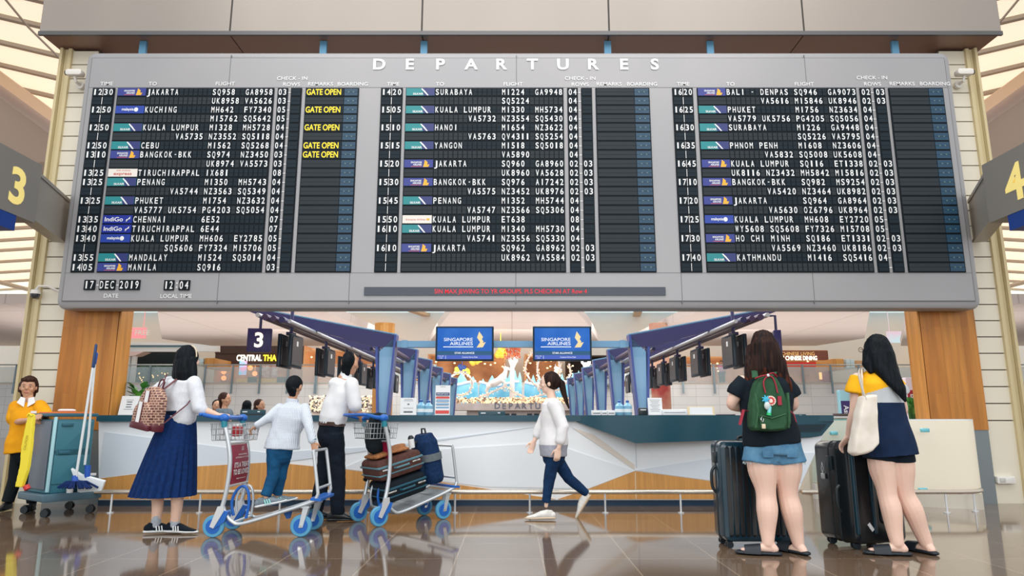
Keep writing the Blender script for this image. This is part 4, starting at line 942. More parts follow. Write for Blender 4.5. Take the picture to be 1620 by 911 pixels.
notice(189, 218, 626, 'white printed notice with icons in front of the green plant', [(.78, .4, .02), (.68, .3, .05), (.55, .3, .05), (.42, .3, .05), (.3, .5, .02)], tilt=.07)
notice(633, 659, 629, 'white notice with battery symbol left of the blue water bottles', [(.9, .5, .02), (.82, .6, .02), (.62, .12, .08), (.4, .6, .02), (.18, .55, .09)])
r_, c, n, w, h, U = notice(688, 712, 609, 'tall notice with blue and red IMPORTANT bands near the centre', [(.93, 'NOTICE', .03), (.62, .8, .012), (.52, .8, .012), (.42, .8, .012), (.32, .8, .012)])
g = G(); X_ = Vector((1, 0, 0))
g.obox(c+n*.009+U*h*.20, (w*.9, h*.10, .002), X_, U, mi=0); g.obox(c+n*.009+U*h*.08, (w*.9, h*.06, .002), X_, U, mi=1); g.obox(c+n*.009-U*h*.40, (w*.9, h*.11, .002), X_, U, mi=1); g.text('IMPORTANT', c+n*.012+U*h*.175, h*.05, U=U, mi=2)
for i in range(3): g.obox(c+n*.008+U*h*(-.03-.11*i), (w*.86, h*.05, .001), X_, U, mi=3)
g.build('colour_bands', [mat('band_navy', (30, 60, 110), .5), mat('band_poster_red', (214, 72, 66), .5), white, mat('row_blue', (110, 160, 200), .5)], r_)
notice(1025, 1048, 629, 'white printed sheet standing right of the dark phone on the counter', L8)
notice(1088, 1130, 643, 'empty picture frame with pale wooden border on the counter', [], fr=mat('frame_cream', (226, 206, 164), .4))
def monitor_back(px0, px1, py0, py1, lab, Y=CYI+.1):
    a, b_ = P(px0, 650, Y).x, P(px1, 650, Y).x; z0, z1 = P(0, py1, Y).z, P(0, py0, Y).z; cx = (a+b_)/2
    root = thing('desk_monitor', lab, 'monitor', (cx, Y, TZ), group='desk monitors seen from behind on the counter')
    g = G(); g.rbox((cx, Y, (z0+z1)/2), (b_-a, .04, z1-z0), .008); g.build('rear_shell', mat('monitor_teal', (26, 68, 80), .4), root)
    g = G(); zc = z0+(z1-z0)*.72; g.box(a+.03, a+.09, Y-.024, Y-.019, zc-.006, zc+.006); g.box(b_-.09, b_-.06, Y-.024, Y-.019, zc-.004, zc+.008); g.build('badge', white, root)
    g = G(); g.box(a+.02, b_-.02, Y-.026, Y-.019, z0+.015, z0+(z1-z0)*.45); g.build('vent_panel', black, root)
    g = G(); g.tube([(cx, Y+.06, TZ), (cx, Y+.04, z0+.03)], .02, 8); g.rbox((cx, Y+.07, TZ+.006), (.2, .16, .012), .004); g.build('stand', black, root)
monitor_back(381, 420, 648, 660, 'teal backed monitor left of the boy on the counter'); monitor_back(568, 612, 653, 662, 'teal backed monitor before the left portal post')
monitor_back(757, 799, 650, 662, 'teal backed monitor near the counter centre'); monitor_back(1128, 1172, 657, 664, 'dark monitor behind the woman with green backpack'); monitor_back(1228, 1274, 655, 664, 'dark monitor right of the woman with green backpack')
def bottle(px, py0, lab, s=1.0, Y=CYI+.05):
    x = P(px, 650, Y).x; z1 = P(0, py0, Y).z; root = thing('water_bottle', lab, 'bottle', (x, Y, TZ), group='blue water bottles on the counter'); h = z1-TZ; r = .055*s
    g = G(); g.tube([(x, Y, TZ), (x, Y, TZ+h*.08), (x, Y, TZ+h*.62), (x, Y, TZ+h*.8), (x, Y, TZ+h*.86)], [r*.9, r, r, r*.45, r*.3], 16); g.build('body', mat('bottle_clear', (130, 190, 222), .1, alpha=.75, coat=.5), root)
    g = G(); g.tube([(x, Y, TZ+h*.84), (x, Y, TZ+h*.97), (x, Y, TZ+h)], [r*.36, r*.36, r*.2], 12); g.build('cap', mat('cap_blue', (30, 88, 160), .3), root)
    g = G(); g.tube([(x, Y, TZ+h*.2), (x, Y, TZ+h*.42)], r*1.02, 16); g.build('label_sleeve', mat('label_white', (226, 236, 240), .5), root)
bottle(666, 632, 'blue water bottle right of the battery notice, left of the pair'); bottle(678, 633, 'blue water bottle left of the tall IMPORTANT notice, right of the pair')
bottle(980, 633, 'blue water bottle left of the right portal post, left of the pair'); bottle(993, 633, 'blue water bottle touching the right portal post, right of the pair')
for px0, px1, py0, lab in ((936, 950, 649, 'white paper box on the counter, leftmost of the row'), (950.5, 960, 649, 'white paper box on the counter, in the middle of the row'), (960.5, 972, 649, 'white paper box on the counter, beside the blue bottle')):
    Y = CYI; a, b_ = P(px0, 650, Y).x, P(px1, 650, Y).x; z1 = P(0, py0, Y).z; root = thing('paper_box', lab, 'box', ((a+b_)/2, Y, TZ), group='white paper boxes on the counter')
    g = G(); g.rbox(((a+b_)/2, Y, (TZ+z1)/2), (b_-a, .12, z1-TZ), .006); g.build('carton', paper, root); g = G(); g.box(a+.01, b_-.01, Y-.062, Y-.06, z1-.04, z1-.03); g.build('flap', ink, root)
root = thing('card_reader', 'small black card reader box left of the printed sheet on the counter', 'card reader', (P(1017, 655, CYI).x, CYI, TZ)); c = P(1017, 657, CYI)
g = G(); g.rbox((c.x, CYI, TZ+.045), (.11, .08, .09), .01); g.build('housing', black, root); g = G(); g.box(c.x-.035, c.x+.035, CYI-.043, CYI-.04, TZ+.06, TZ+.07); g.build('badge', white, root)
# folders: low white trays right of the centre
root = thing('document_tray', 'low white document tray beside the empty picture frame', 'tray', (P(1066, 655, CYI).x, CYI, TZ)); c = P(1066, 657, CYI)
g = G(); g.rbox((c.x, CYI+.05, TZ+.035), (.30, .22, .07), .012); g.build('tray', paper, root); g = G(); g.box(c.x-.13, c.x+.13, CYI-.062, CYI-.058, TZ+.03, TZ+.035); g.build('slot', ink, root)
# potted plants
def plant(px, py0, py1, w, lab, Y, big=True, zb=TZ):
    x = P(px, 640, Y).x; root = thing('leafy_plant', lab, 'plant', (x, Y, zb)); r = random.Random(px)
    g = G(); g.tube([(x, Y, zb), (x, Y, zb+.12)], [.06, .08], 14); g.build('pot', mat('pot_white', (210, 206, 200), .5), root)
    z0, z1 = P(0, py1, Y).z, P(0, py0, Y).z; g = G(); st = G()
    for i in range(26):
        a1 = r.uniform(0, 6.28); rad = w*r.uniform(.2, 1); tip = Vector((x+math.cos(a1)*rad, Y+math.sin(a1)*rad*.6, lerp(z0, z1, r.uniform(.25, 1)))); base = Vector((x, Y, zb+.1))
        st.tube([base, (base+tip)/2+Vector((0, 0, .05)), tip], .005, 5); d = (tip-base); d.z *= .25; d = d.normalized(); sd = d.cross(Vector((0, 0, 1))).normalized(); L_ = .10*r.uniform(.8, 1.2)
        up = Vector((0, 0, 1)); q = [tip, tip+d*L_*.4+sd*L_*.5+up*.01, tip+d*L_+sd*L_*.35-up*.01, tip+d*L_*1.3-up*.03, tip+d*L_-sd*L_*.35-up*.01, tip+d*L_*.4-sd*L_*.5+up*.01]
        g.add(q, [(0, 1, 2, 3), (0, 3, 4, 5)])
    st.build('stem', mat('stem_green', (70, 120, 60), .6), root); g.build('foliage', mat('leaf_green', (96, 160, 66), .45, vary=(6, (60, 124, 60))), root)
plant(219, 613, 640, .10, 'leafy green plant behind the notice at the counter end', CYI+.30); plant(222, 628, 655, .10, 'small green sprig right of the plant notice', CYI+.16)
plant(1443, 640, 664, .10, 'green plant between the yellow top and the bag drop sign', 9.6, zb=0)
# vertical lettered signs at the right
def vsign(px0, px1, py0, py1, txt, top, body, lab, Y=9.9):
    a, b_ = P(px0, 640, Y).x, P(px1, 640, Y).x; z0, z1 = 0, P(0, py0, Y).z; zm = P(0, py1, Y).z; root = thing('totem_sign', lab, 'sign', ((a+b_)/2, Y, 0), group='upright lettered totem signs')
    g = G(); g.rbox(((a+b_)/2, Y+.05, z1/2), (b_-a, .1, z1), .01); g.build('pylon', top, root)
    g = G(); g.box(a+.005, b_-.005, Y-.006, Y, .3, zm); g.build('colour_panel', body, root)
    g = G(); g.text(txt, ((a+b_)/2-(b_-a)*.22, Y-.010, zm-.06), (b_-a)*.50, R=(0, 0, -1), U=(1, 0, 0), al='l', off=.02); g.build('lettering', white, root)
vsign(1330, 1345, 617, 634, 'Assistance', mat('totem_teal', (150, 200, 210), .4), mat('totem_violet', (60, 48, 110), .5), 'violet Assistance totem sign left of the yellow top')
vsign(1437, 1453, 597, 617, 'Bag-Drop', mat('totem_pink', (232, 216, 226), .4), mat('totem_red', (178, 34, 54), .5), 'red Bag-Drop totem sign left of the right timber pillar', 10.1)
root = thing('counter_tray', 'small dark object tray below the Assistance totem sign', 'tray', P(1338, 668, 9.6)); g = G(); c = P(1338, 665, 9.7); g.rbox((c.x, 9.7, 1.045), (.26, .2, .04), .01); g.build('tray', mat('tray_brown', (70, 56, 50), .5), root)
# ---------------------------------------------------------------- people: helpers
def skinm(name, rgb):
    m = mat(name, rgb, .55, vary=(5, tuple(int(c*.965) for c in rgb))); m.node_tree.nodes['Principled BSDF'].inputs['Subsurface Weight'].default_value = .12
    m.node_tree.nodes['Principled BSDF'].inputs['Subsurface Scale'].default_value = .02; return m
skin = skinm('skin_fair', (238, 200, 178)); skin2 = skinm('skin_tan', (206, 158, 128)); skin3 = skinm('skin_light', (240, 206, 186))
def hairm(name, rgb, rgb2, sc=(60, 60, 4)): return mat(name, rgb, .55, vary=(1.0, rgb2, sc), spec=.12)
hair_b = hairm('hair_black', (8, 13, 18), (20, 27, 34)); hair_br = hairm('hair_brown', (22, 16, 18), (56, 36, 30)); hair_dk = hairm('hair_dark_brown', (40, 28, 26), (74, 48, 40))
def fab(name, rgb, rgb2=None, sc=(1, 1, 1), n=40): return mat(name, rgb, .85, spec=.2, vary=(n, rgb2 or tuple(max(0, int(c*.93)) for c in rgb), sc))
UP = Vector((0, 0, 1))
def cr(pts, n=5):
    """smooth curve through points"""
    o = []; K = len(pts)
    for i in range(K-1):
        p0, p1, p2, p3 = pts[max(i-1, 0)], pts[i], pts[i+1], pts[min(i+2, K-1)]
        for k in range(n):
            t = k/n; o.append(.5*((2*p1)+(p2-p0)*t+(2*p0-5*p1+4*p2-p3)*t*t+(3*p1-p0-3*p2+p3)*t*t*t))
    return o+[pts[-1]]
def hand(g, w, d, n, th, curl=.5, s=1.0):
    """w wrist, d hand direction, n palm side, th thumb side"""
    d = d.normalized(); n = (n-d*n.dot(d)).normalized(); th = (th-d*th.dot(d)-n*th.dot(n)).normalized()
    g.tube([w-d*.01*s, w+d*.035*s, w+d*.085*s], [(.024*s, .019*s), (.036*s, .016*s), (.040*s, .014*s)], 12, up=n, round_=True)
    for i, (o, L, c) in enumerate(((.030, .072, .9), (.010, .080, 1.0), (-.010, .075, 1.08), (-.030, .060, 1.2))):
        p = w+d*.085*s+th*o*s; a = curl*c*.45; pts = [p-d*.02*s, p]; dd = d.copy()
        for k, f_ in enumerate((.42, .32, .26)):
            dd = (dd*math.cos(a)+(n)*math.sin(a)).normalized(); p = p+dd*L*f_*s; pts.append(p); a = min(a*1.9+.1*curl, 1.2) if k == 0 else a
            dd = (dd+n*.25*curl).normalized()
        g.tube(pts, [.0095*s, .0092*s, .0086*s, .008*s, .007*s], 8, round_=True)
    p = w+d*.025*s+th*.026*s; t1 = (d*.6+th*.75+n*.25).normalized(); t2 = (d*.85+th*.25+n*.45*curl).normalized()
    g.tube([p, p+t1*.035*s, p+t1*.035*s+t2*.03*s, p+t1*.035*s+t2*.05*s], [.014*s, .0115*s, .0098*s, .008*s], 8, round_=True)
def limb(g, a, m, b, R, bulge=None, n=14):
    """R: radii at a, mid-upper, joint, mid-lower, end"""
    p1 = a.lerp(m, .45); p2 = m.lerp(b, .35)
    if bulge: p1 = p1-bulge*.004; p2 = p2+bulge*.012
    pts = [a, p1, m.lerp(a, .12), m.lerp(b, .10), p2, m.lerp(b, .72), b]; rs = [R[0], R[1], R[2]*1.03, R[2]*.98, R[3], (R[3]*.45+R[4]*.55), R[4]]
    c4 = cr([Vector((p.x, p.y, p.z, r_)) for p, r_ in zip(pts, rs)], 4)
    g.tube([Vector(v[:3]) for v in c4], [v[3] for v in c4], n, round_=True)
def foot(g, an, d, s=1.0, drop=.075):
    d = Vector((d.x, d.y, 0)).normalized(); h = Vector((an.x, an.y, an.z-drop*s))
    g.tube([an, h-d*.035*s+UP*.03*s], [.036*s, .034*s], 10, round_=True)
    g.tube([h-d*.045*s+UP*.026*s, h+d*.03*s+UP*.034*s, h+d*.10*s+UP*.022*s, h+d*.165*s+UP*.014*s], [(.028*s, .026*s), (.034*s, .034*s), (.042*s, .022*s), (.034*s, .013*s)], 12, up=UP, round_=True)
    sd = d.cross(UP)
    for k in range(5): g.tube([h+d*.16*s+sd*(.028-.014*k)*s+UP*.012*s, h+d*(.19-.006*k)*s+sd*(.030-.015*k)*s+UP*.011*s], [.0085*s, .0075*s], 6, round_=True)
def head(g, c, Fw, s=1.0):
    L = Fw.cross(UP).normalized(); U = L.cross(Fw).normalized()
    g.ell(c+U*.012*s, (.077*s, .096*s, .103*s), L, Fw, U, 20, 14)
    g.ell(c+Fw*.022*s-U*.052*s, (.056*s, .062*s, .064*s), L, Fw, U, 16, 10)
    g.ell(c+Fw*.058*s-U*.092*s, (.025*s, .022*s, .018*s), L, Fw, U, 10, 8)
    g.tube([c+Fw*.094*s+U*.012*s, c+Fw*.108*s-U*.018*s, c+Fw*.092*s-U*.030*s], [.008*s, .013*s, .009*s], 8, round_=True)
    g.ell(c+Fw*.084*s-U*.060*s, (.024*s, .010*s, .011*s), L, Fw, U, 10, 6)
    for e in (-1, 1):
        g.ell(c+L*e*.079*s-U*.008*s-Fw*.004*s, (.010*s, .020*s, .032*s), L, Fw, U, 10, 8)
        g.ell(c+L*e*.038*s-U*.028*s+Fw*.064*s, (.024*s, .022*s, .024*s), L, Fw, U, 10, 8)
def face(root, c, Fw, s=1.0, lip=(186, 110, 100)):
    L = Fw.cross(UP).normalized(); U = L.cross(Fw).normalized()
    for e in (-1, 1):
        g = G(); g.ell(c+L*e*.031*s+U*.006*s+Fw*.086*s, (.010*s, .006*s, .0032*s), L, Fw, U, 10, 8, 0); g.ell(c+L*e*.031*s+U*.006*s+Fw*.0915*s, (.006*s, .003*s, .006*s), L, Fw, U, 8, 6, 1); g.build('eye', [mat('eye_white', (226, 220, 214), .4), mat('iris_dark', (30, 20, 18), .3)], root)
        g = G(); g.tube([c+L*e*.016*s+U*.024*s+Fw*.096*s, c+L*e*.034*s+U*.029*s+Fw*.092*s, c+L*e*.050*s+U*.023*s+Fw*.080*s], [.002*s, .0026*s, .0012*s], 6); g.build('eyebrow', hair_dk, root)
    g = G(); g.tube([c-L*.024*s-U*.060*s+Fw*.088*s, c-U*.058*s+Fw*.096*s, c+L*.024*s-U*.060*s+Fw*.088*s], [(.004*s, .003*s), (.006*s, .007*s), (.004*s, .003*s)], 8, round_=True); g.build('lips', mat('lips', lip, .4), root)
def figure(root, J, Fw, look, s=1.0, gw=1.0, sk=None, hands=None, feet=None, slim=1.0, leg=(.085, .075, .055, .055, .034), arm=(.045, .042, .034, .036, .023), vox=.0065, torso=None, footdrop=.075):
    g = G(); Fw = Fw.normalized()
    L = (J['sr']-J['sl']); L = Vector((L.x, L.y, 0)).normalized()
    T = torso or ((.15, .105), (.125, .095), (.145, .105), (.150, .095), (.075, .065))
    T = [(a*gw*s*.86, b_*gw*s*.84) for a, b_ in T]
    sh = (J['sl']+J['sr'])/2
    g.tube([J['hip']-UP*.04*s, J['hip']+UP*.04*s, J['waist'], sh.lerp(J['waist'], .42), sh-UP*.02*s, sh+UP*.045*s], [T[0], T[0], T[1], T[2], T[3], T[4]], 20, up=Fw, round_=True)
    g.tube([sh+UP*.01, J['neck'], J['head']-UP*.05*s], [.056*s, .050*s, .050*s], 14, round_=True)
    head(g, J['head'], look, s)
    for k, e in (('l', -1), ('r', 1)):
        if 'e'+k in J:
            limb(g, J['s'+k], J['e'+k], J['w'+k], [q*s for q in arm])
            g.ell(J['s'+k], (.052*s, .05*s, .052*s), nu=12, nv=8)
            h = (hands or {}).get(k)
            if h: hand(g, J['w'+k], Vector(h[0]), Vector(h[1]), Vector(h[2]), h[3], s*.95)
        if 'k'+k in J:
            limb(g, J['h'+k], J['k'+k], J['a'+k], [q*s*slim*(gw if i < 4 else 1) for i, q in enumerate(leg)], bulge=-Fw if slim == 1 else None)
            if feet and k in feet: foot(g, J['a'+k], Vector(feet[k]), s, footdrop)
    b = remesh(g, vox, 3); b.build('body', sk or skin, root, ang=180)
def cloth(nm, m, root, parts, vox=.009, amp=.005, sc=(9, 9, 5), seed=0, it=5, fn=None, pf=None, mats=None, label=None):
    """parts: list of (points, radii, up) tubes fused to one garment"""
    g = G()
    for p in parts: g.tube(p[0], p[1], 24, up=p[2] if len(p) > 2 else None, round_=(len(p) > 3 and p[3]))
    r = remesh(g, vox, it); wrinkle(r, amp, sc, seed, fn)
    if pf: paint(r, pf)
    return r.build(nm, mats or m, root, ang=180, label=label)
def hairmesh(nm, m, root, parts, ells=(), vox=.007, amp=.004, sc=(55, 55, 5), seed=0, mats=None, pf=None, cut=None):
    g = G()
    for p in parts: g.tube(p[0], p[1], 18, up=p[2] if len(p) > 2 else None, round_=True)
    for c, r_, X_, Y_ in ells: g.ell(c, r_, X_, Y_, UP, 24, 16)
    r = remesh(g, vox, 2); wrinkle(r, amp, sc, seed)
    if pf: paint(r, pf)
    return r.build(nm, mats or m, root, ang=180)
def shoe(root, an, d, s, upm, solem, stripe=None, drop=.075, nm='shoe', L=.27):
    d = Vector((d[0], d[1], d[2] if len(d) > 2 else 0)).normalized(); h = Vector((an.x, an.y, an.z-drop*s)); U = d.cross(UP).normalized().cross(d).normalized(); f_ = L/.27*s
    g = G(); g.tube([h-d*.07*f_+U*.022*s, h-d*.02*f_+U*.022*s, h+d*.06*f_+U*.021*s, h+d*.13*f_+U*.018*s, h+d*.185*f_+U*.018*s], [(.030*s, .014*s), (.036*s, .015*s), (.044*s, .014*s), (.046*s, .012*s), (.034*s, .010*s)], 16, up=U, round_=True)
    o = g.build('sole', solem, root); p = g
    g = G(); g.tube([h-d*.062*f_+U*.05*s, h-d*.01*f_+U*.058*s, h+d*.05*f_+U*.052*s, h+d*.12*f_+U*.036*s, h+d*.17*f_+U*.030*s], [(.030*s, .034*s), (.036*s, .044*s), (.041*s, .036*s), (.042*s, .020*s), (.032*s, .012*s)], 16, up=U, round_=True)
    g.tube([h-d*.03*f_+U*.06*s, h-d*.03*f_+U*.095*s], [(.036*s), (.036*s)], 14)
    r = remesh(g, .006, 2); sh = r.build(nm, upm, root, ang=180)
    sd = d.cross(U).normalized()
    if stripe:
        for e in (-1, 1):
            for k in range(3):
                g = G(); a = h+d*(.015+.022*k)*f_+U*.026*s+sd*e*.044*s; b_ = h+d*(-.012+.022*k+.018)*f_+U*.070*s+sd*e*.036*s; g.obox((a+b_)/2, (.009*s, (b_-a).length, .008), X=d, Y=(b_-a), mi=0); g.build('stripe', stripe, sh)
    return sh
def vec(*a): return Vector(a)

# ================================================================ woman in navy pleated skirt beside the first trolley
Yw = 6.32; q = lambda x, y, d=0: P(x, y, Yw+d)
root = thing('person', 'woman in white cardigan and long navy pleated skirt leaning on the luggage trolley', 'person', (q(270, 840).x, Yw, 0), group='travellers in the hall')
W_root = root; Fw = vec(.55, .83, 0).normalized(); Lw = vec(.83, -.55, 0)
J = dict(head=q(297, 570), neck=q(292, 592), sl=q(268, 606, .09), sr=q(307, 606, -.07), waist=q(286, 640), hip=q(285, 668), el=q(238, 624, .12), wl=q(250, 648, .30), er=q(316, 647, -.10), wr=q(343, 656, -.05),
         hl=q(276, 680, .03), hr=q(293, 680, -.03), kl=q(255, 740, .03), kr=q(287, 742, -.03), al=q(247, 825, 0), ar=q(277, 826, 0))
figure(root, J, Fw, vec(.55, .83, .06).normalized(), 1.0, .88, skin, hands=dict(r=((1, .1, -.05), (0, 0, -1), (0, 1, 0), .8), l=((.6, .6, 0), (0, 0, -1), (1, 0, 0), .6)), leg=(.05, .055, .055, .066, .040))
cardi = fab('cardigan_white', (226, 230, 236), (214, 220, 230), n=60)
cloth('cardigan', cardi, root, [([J['hip']+UP*.06, J['waist'], q(288, 622), q(288, 604), q(291, 595)], [(.155, .125), (.15, .12), (.165, .125), (.165, .11), (.07, .07)], Fw, True),
    ([J['sl'], J['sl'].lerp(J['el'], .5), J['el'], J['el'].lerp(J['wl'], .7)], [.066, .062, .055, .047], None, True), ([J['sr'], J['sr'].lerp(J['er'], .5), J['er'], J['er'].lerp(J['wr'], .12)], [.068, .066, .060, .052], None, True)], amp=.007, sc=(7, 7, 9), seed=1)
# pleated skirt: fluted cone
g = G(); R = []
zb_, zt_ = P(257, 784, Yw).z, P(285, 655, Yw).z
for i in range(15):
    t = i/14; z = lerp(zt_, zb_, t); c = Vector((lerp(q(284, 655).x, q(257, 784).x, t), lerp(Yw, Yw+.01, t), z)); rx = lerp(.135, .285, t**.85); ry = lerp(.115, .25, t**.85); ring = []
    n = 24
    for k in range(n*4):
        a = 2*math.pi*k/(n*4); ph = (k % 4)/4.0; saw = (0, .0, 1, .35)[k % 4]; d_ = 1-(.016+.075*t)*saw*.9+.01*math.sin(a*5+t*3)
        ring.append(c+Vector((math.cos(a+.02*saw)*rx*d_, math.sin(a)*ry*d_, 0)))
    R.append(ring)
g.rings(R); g.build('pleated_skirt', fab('skirt_navy', (12, 48, 102), (9, 38, 86), n=30), root, ang=28)
g = G(); g.tube([q(285, 650), q(284.5, 657)], [(.146, .124), (.142, .12)], 28, up=Fw); g.build('waistband', fab('band_navy_dark', (14, 34, 66)), root)
hc = J['head']
hairmesh('hair', hair_b, root, [([hc+UP*.06-Fw*.02, hc-Fw*.045-UP*.03, hc-Fw*.06-UP*.13+Lw*.01, hc-Fw*.055-UP*.24+Lw*.02, hc-Fw*.03-UP*.34+Lw*.05], [(.085, .075), (.100, .075), (.105, .06), (.085, .045), (.035, .02)], Fw),
    ([hc+Lw*.07, hc+Lw*.095-UP*.12, hc+Lw*.115-UP*.24, hc+Lw*.13-UP*.36], [.04, .04, .032, .012]), ([hc-Lw*.07-UP*.02, hc-Lw*.085-UP*.12-Fw*.02, hc-Lw*.10-UP*.22-Fw*.03, hc-Lw*.12-UP*.33-Fw*.05], [.04, .04, .03, .01])],
    [(hc-Fw*.012+UP*.028, (.092, .104, .103), Lw, Fw)], seed=2)
g = G(); g.tube([hc+Lw*math.cos(a)*.094+UP*(.03+math.sin(a)*.103)+Fw*.025 for a in [math.pi*k/14 for k in range(15)]], [(.010, .004)]*15, 8, up=Fw); g.build('headband', mat('headband_cream', (232, 216, 190), .5), root)
blk = fab('shoe_black', (22, 32, 44)); solew = mat('sole_white', (226, 230, 232), .5)
for k, d in (('l', (.93, .36)), ('r', (1, -.06))):
    an = J['a'+k]; shoe(root, Vector((an.x, an.y, .078)), d, 1.0, blk, solew, white, drop=.078)
    g = G(); g.tube([Vector((an.x, an.y, .075)), Vector((an.x, an.y, .15))], [.042, .039], 16, round_=True); g.build('sock', fab('sock_grey', (176, 186, 196)), root)
# monogram backpack
def pattern_mat():
    m = mat('monogram_canvas', (196, 160, 138), .6); nt = m.node_tree; L = nt.links.new; tc = nt.nodes.new('ShaderNodeTexCoord'); mp = nt.nodes.new('ShaderNodeMapping'); mp.inputs['Scale'].default_value = (1, 1, 1)
    mp.inputs['Rotation'].default_value = (math.pi/2, 0, 0)
    br = nt.nodes.new('ShaderNodeTexBrick'); br.inputs['Scale'].default_value = 1; br.inputs['Brick Width'].default_value = .030; br.inputs['Row Height'].default_value = .022; br.inputs['Mortar Size'].default_value = .0035
    br.inputs['Color1'].default_value = col(92, 58, 60); br.inputs['Color2'].default_value = col(140, 100, 92); br.inputs['Mortar'].default_value = col(204, 168, 146)
    L(tc.outputs['Object'], mp.inputs[0]); L(mp.outputs[0], br.inputs['Vector']); L(br.outputs[0], nt.nodes['Principled BSDF'].inputs['Base Color']); return m
mono = pattern_mat(); maroon = mat('maroon_leather', (92, 34, 48), .35); goldz = mat('gold_zip', (224, 176, 96), .3, .7)
bp_c = q(250, 645, -.16); bn = vec(-.42, -.9, 0).normalized(); bx_ = vec(.9, -.42, 0).normalized(); tilt = (UP+bx_*.16).normalized(); bx_ = (bx_-tilt*bx_.dot(tilt)).normalized()
broot2 = thing('backpack', 'small brown patterned backpack with white stripe on the woman in navy skirt', 'backpack', bp_c)
def BP(x, z, d=0): return bp_c+bx_*x+tilt*z+bn*d
def dome(w, h0, h1, d0, d1, nm, m, er=.02, zsplit=None, parent=None):
    g = G(); R = []
    for dd, ins in ((d0, er), (d0+er*.4, er*.25), (d0+er, 0), (d1-er, 0), (d1-er*.4, er*.3), (d1, er*1.2)):
        ring = []; ww = w-ins; hh0, hh1 = h0+ins, h1-ins
        for k in range(5): t = k/4; ring.append((lerp(-ww*.98, ww*.98, t), hh0))
        for k in range(13):
            a = math.pi*k/12; ring.append((ww*math.cos(a)*.98, max(hh0+.02, lerp(hh0, hh1, .42))+(hh1-lerp(hh0, hh1, .42))*math.sin(a)**.8))
        R.append([BP(x, z, dd) for x, z in ring])
    g.rings(R); return g.build(nm, m, parent or broot2)
dome(.135, -.165, .185, 0, .12, 'main_compartment', mono, .03); dome(.110, -.16, .05, .10, .165, 'front_pocket', mono, .02)
dome(.140, -.19, -.095, -.005, .126, 'leather_base', maroon, .025); dome(.114, -.188, -.11, .11, .172, 'pocket_base', maroon, .02)
g = G(); g.obox(BP(-.01, .03, .123), (.045, .23, .006), bx_, tilt); g.build('white_stripe', white, broot2)
g = G(); g.obox(BP(-.01, -.045, .168), (.045, .19, .006), bx_, tilt); g.build('white_stripe', white, broot2)
for e in (-.027, .027):
    g = G(); g.obox(BP(-.01+e, .03, .123), (.010, .23, .005), bx_, tilt); g.obox(BP(-.01+e, -.045, .168), (.010, .19, .005), bx_, tilt); g.build('stripe_edging', maroon, broot2)
g = G(); g.tube([BP(.112*math.cos(math.radians(a)), -.02+.185*math.sin(math.radians(a)), .10) for a in range(0, 110, 10)], .005, 6); g.build('zip', goldz, broot2)
g = G(); g.tube([BP(.105*math.cos(math.radians(a)), -.09+.13*math.sin(math.radians(a)), .155) for a in range(10, 175, 12)], .004, 6); g.build('pocket_zip', maroon, broot2)
g = G(); g.tube([BP(-.03, .17, .02), BP(-.03, .23, .01), BP(0, .255, .01), BP(.03, .23, .01), BP(.03, .17, .02)], [(.011, .005)]*5, 8); g.build('top_loop', maroon, broot2)
g = G(); g.tube([BP(.04, .17, .01), q(282, 598, -.10), q(300, 592, -.06)+UP*.0], [(.013, .004)]*3, 8, up=bn); g.build('shoulder_strap', maroon, broot2)
g = G(); g.tube([BP(-.05, .16, 0), q(259, 604, -.06), q(264, 592, .03)], [(.013, .004)]*3, 8, up=bn); g.build('shoulder_strap', maroon, broot2)
g = G(); g.tube([BP(.12, -.12, .01), q(296, 640, -.14), q(306, 626, -.10)], [(.008, .003)]*3, 8, up=bn); g.build('lower_strap', maroon, broot2)

